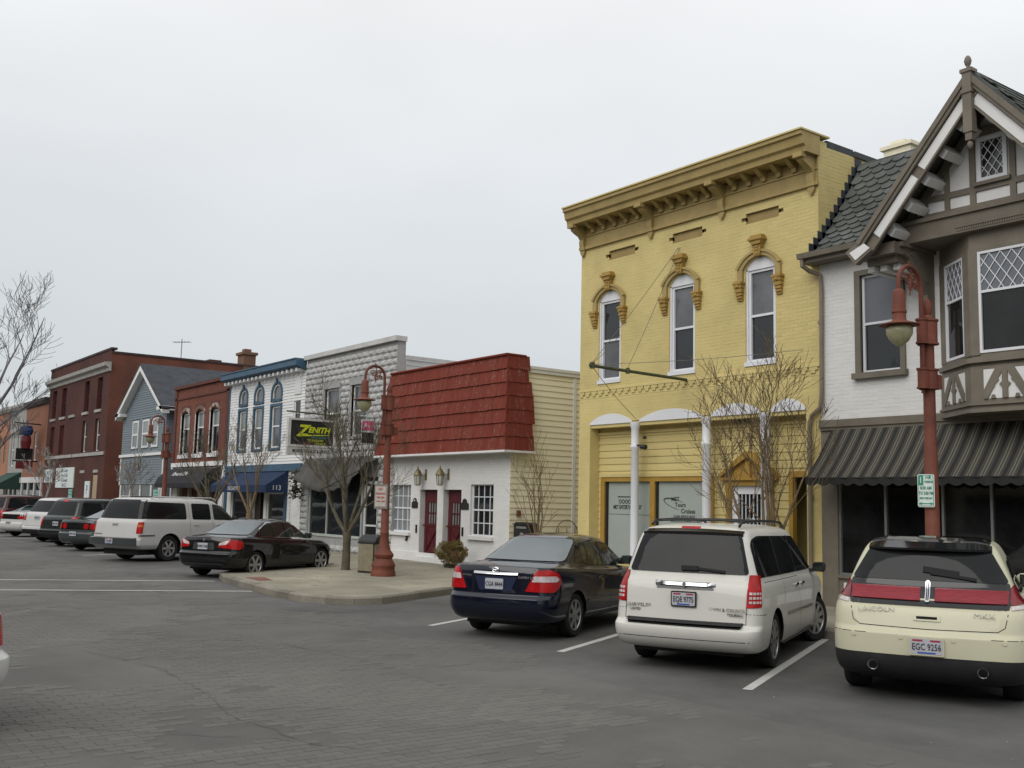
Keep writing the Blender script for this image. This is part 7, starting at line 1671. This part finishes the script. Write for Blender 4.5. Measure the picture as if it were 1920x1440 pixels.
c.plate(0, .61, 'CX 4186', 0, top=True, x=-.105); c.T('YUKON XL', .06, .70, .80, MATS['badge_grey'], sx=1.2); c.T('GMC', .10, 0, 1.08, MATS['badge_grey'], sx=1.2)
c.wheelset(6, ALU, .60); c.mirror(3.95, 1.28, PLS); c.place(-31.67, 8.88, 24.7)

# ------------------------------------------------ grey sedan (round lamps)
LS = (6, 6, 36, 5, 4)
c = sedan('grey_sedan', 'dark grey sedan with four round-cornered red tail lights, left of the long white SUV', GRP, 5.05, 1.85, 1.47, 1.06, .96, .95, 1.65, 3.15, .58, [(1.12, .80, .325, .21, 0), (3.95, .80, .325, .21, 0)], seg=LS, per=4)
c.patch('rear_window', rp([(-.70, 1.11), (.70, 1.11), (.55, 1.40), (-.55, 1.40)], .06), 'y', GRC, .009, step=.1)
c.patch('tail_panel', rp([(-.86, .74), (.86, .74), (.82, .97), (-.82, .97)], .04), 'u', PLB_, .004, step=.1)
for s_ in (1, -1):
    for a in (.50, .75): c.patch('tail_lamp', rp([(s_*a-.10, .76), (s_*a+.10, .76), (s_*a+.10, .95), (s_*a-.10, .95)], .09), 'u', LRED, .012, step=.1)
    mo = 'x' if s_ < 0 else 'X'; c.patch('side_window', rp([(1.45, 1.08), (3.6, 1.02), (3.05, 1.35), (1.85, 1.36)], .05), mo, GSC, .005, step=.1); c.ribbon([(2.5, 1.36), (2.5, .35)], mo, w=.02)
c.plate(0, .60, 'DPX 3021', .02, top=False); c.wheelset(5, ALU); c.mirror(3.4, 1.07, GRP); c.place(-37.64, 9.24, 28.5)

def far_suv(name, label, mat, L, W, H, zb, x, y, h, lampz, cat='SUV', lamp=(.74, 1.0), plate=None, band=None, rail=None):
    R, mu = ringset('suv', L, W, H, zb, zb-.08, 1.15, .22, .50, L-1.85, .70, low=.30, ledge=.62, tum=.08, lean=(.04, 0), cr=(.2, .18), led=.06, bowr=.05)
    c = Car(name, label, cat, R, mu, mat, [(1.02, .80, .355, .23, 0), (L-1.0, .80, .355, .23, 0)], seg=LS, per=4, clad=.50)
    c.patch('rear_window', rp([(-.76, zb+.07), (.76, zb+.07), (.64, H-.13), (-.64, H-.13)], .06), 'y', GTC, .006, step=.1)
    for s_ in (1, -1):
        mo = 'x' if s_ < 0 else 'X'; c.patch('tail_lamp', rect(min(s_*lamp[0], s_*lamp[1]), max(s_*lamp[0], s_*lamp[1]), *lampz, .03), 'u', LRED, .012, step=.1)
        c.patch('side_window', rp([(.45, zb+.06), (1.45, zb+.05), (1.45, H-.17), (.62, H-.18)], .05), mo, GTC, .005, step=.1); c.patch('side_window', rp([(1.55, zb+.05), (L-1.55, zb+.03), (L-1.95, H-.2), (1.55, H-.17)], .05), mo, GTC, .005, step=.1)
        c.ribbon([(2.3, H-.18), (2.3, .4)], mo, w=.02)
    c.ribbon([(-.74, .64), (.74, .64)], 'y', w=.015); c.wheelset(5, ALU); c.mirror(L-1.45, zb+.07, mat if mat is not WHP2 else PLS); c.place(x, y, h)
    if plate: c.plate(0, plate[1], plate[0], .02, top=False)
    return c
c = far_suv('dark_minivan', 'dark green-black minivan with small red high brake light, partly behind the grey sedan', CHP, 5.0, 1.95, 1.80, 1.10, -40.9, 9.35, 26, (.75, 1.1), 'minivan', plate=('BVA 5520', .85))
c.patch('brake_light', rect(-.12, .12, 1.66, 1.74, .02), 'y', LRED, .01, step=.1)
far_suv('white_crossover', 'white boxy crossover SUV with black lower bumper, left of the dark minivan', WHP2, 4.77, 1.97, 1.79, 1.14, -44.82, 9.52, 23.4, (.86, 1.12), plate=('EPR 8141', .98))
c = sedan('white_hatchback', 'white car with dark tail panel and black roof spoiler, left of the white crossover', WHP2, 4.4, 1.76, 1.45, 1.08, .96, .55, 1.15, 2.9, .58, [(1.0, .78, .32, .2, 0), (3.55, .78, .32, .2, 0)], seg=LS, per=4)
c.patch('rear_window', rp([(-.66, 1.12), (.66, 1.12), (.54, 1.38), (-.54, 1.38)], .06), 'y', GRC, .009, step=.1); c.patch('tail_panel', rp([(-.95, .78), (.95, .78), (.9, 1.0), (-.9, 1.0)], .04), 'u', PLB_, .004, step=.1)
for s_ in (1, -1): c.patch('tail_lamp', rect(min(s_*.5, s_*.95), max(s_*.5, s_*.95), .80, .92, .03), 'u', LRED, .012, step=.1); c.patch('side_window', rp([(1.2, 1.06), (3.2, 1.0), (2.8, 1.33), (1.5, 1.35)], .05), 'x' if s_ < 0 else 'X', GTC, .005, step=.1)
m = MB(); m.box(.95, 1.2, -.58, .58, 1.40, 1.44); m.build('spoiler', PLB_, c.root); c.plate(0, .62, 'FAB 2297', .02, top=False); c.wheelset(5, ALU); c.place(-50.4, 9.6, 25)
far_suv('maroon_suv', 'maroon SUV at the far left end of the row of parked cars', MRP, 4.8, 1.95, 1.85, 1.15, -55.4, 9.6, 26, (.8, 1.1))
# silver-white car whose rear corner enters the left edge
R, mu = ringset('sedan', 4.7, 1.8, 1.45, .93, .85, 1.4, .85, 1.5, 3.0, .57, low=.20, ledge=.58, trunk=1.0, tum=.14, cr=(.40, .36), led=.10, bowr=.14)
c = Car('silver_white_car', 'pale white car, only its rounded rear corner in view at the left edge', 'car', R, mu, WHP2, [(1.05, .775, .32, .21, 0), (3.75, .775, .32, .21, 0)])
c.patch('rear_window', rp([(-.68, 1.05), (.68, 1.05), (.54, 1.37), (-.54, 1.37)], .06), 'y', GRC, .009)
for s_ in (1, -1):
    c.patch('tail_lamp', rp([(s_*.55, .66), (s_*1.10, .64), (s_*1.15, .80), (s_*.9, .92), (s_*.6, .90)], .05), 'u', LRED, .014, thick=1); c.patch('side_window', rp([(1.25, 1.05), (3.3, .98), (2.9, 1.32), (1.7, 1.34)], .06), 'x' if s_ < 0 else 'X', GSC, .005)
c.ribbon([(-.5, .64), (.5, .64)], 'y'); c.plate(0, .78, 'EKT 6630', .02, top=False); c.wheelset(5, ALU); c.place(-9.2, 1.45, 128)
for o_ in list(bpy.data.objects):
    if o_.type == 'MESH' and o_.parent is None and o_.name.startswith('side_wall'): print('orphan', o_.name)
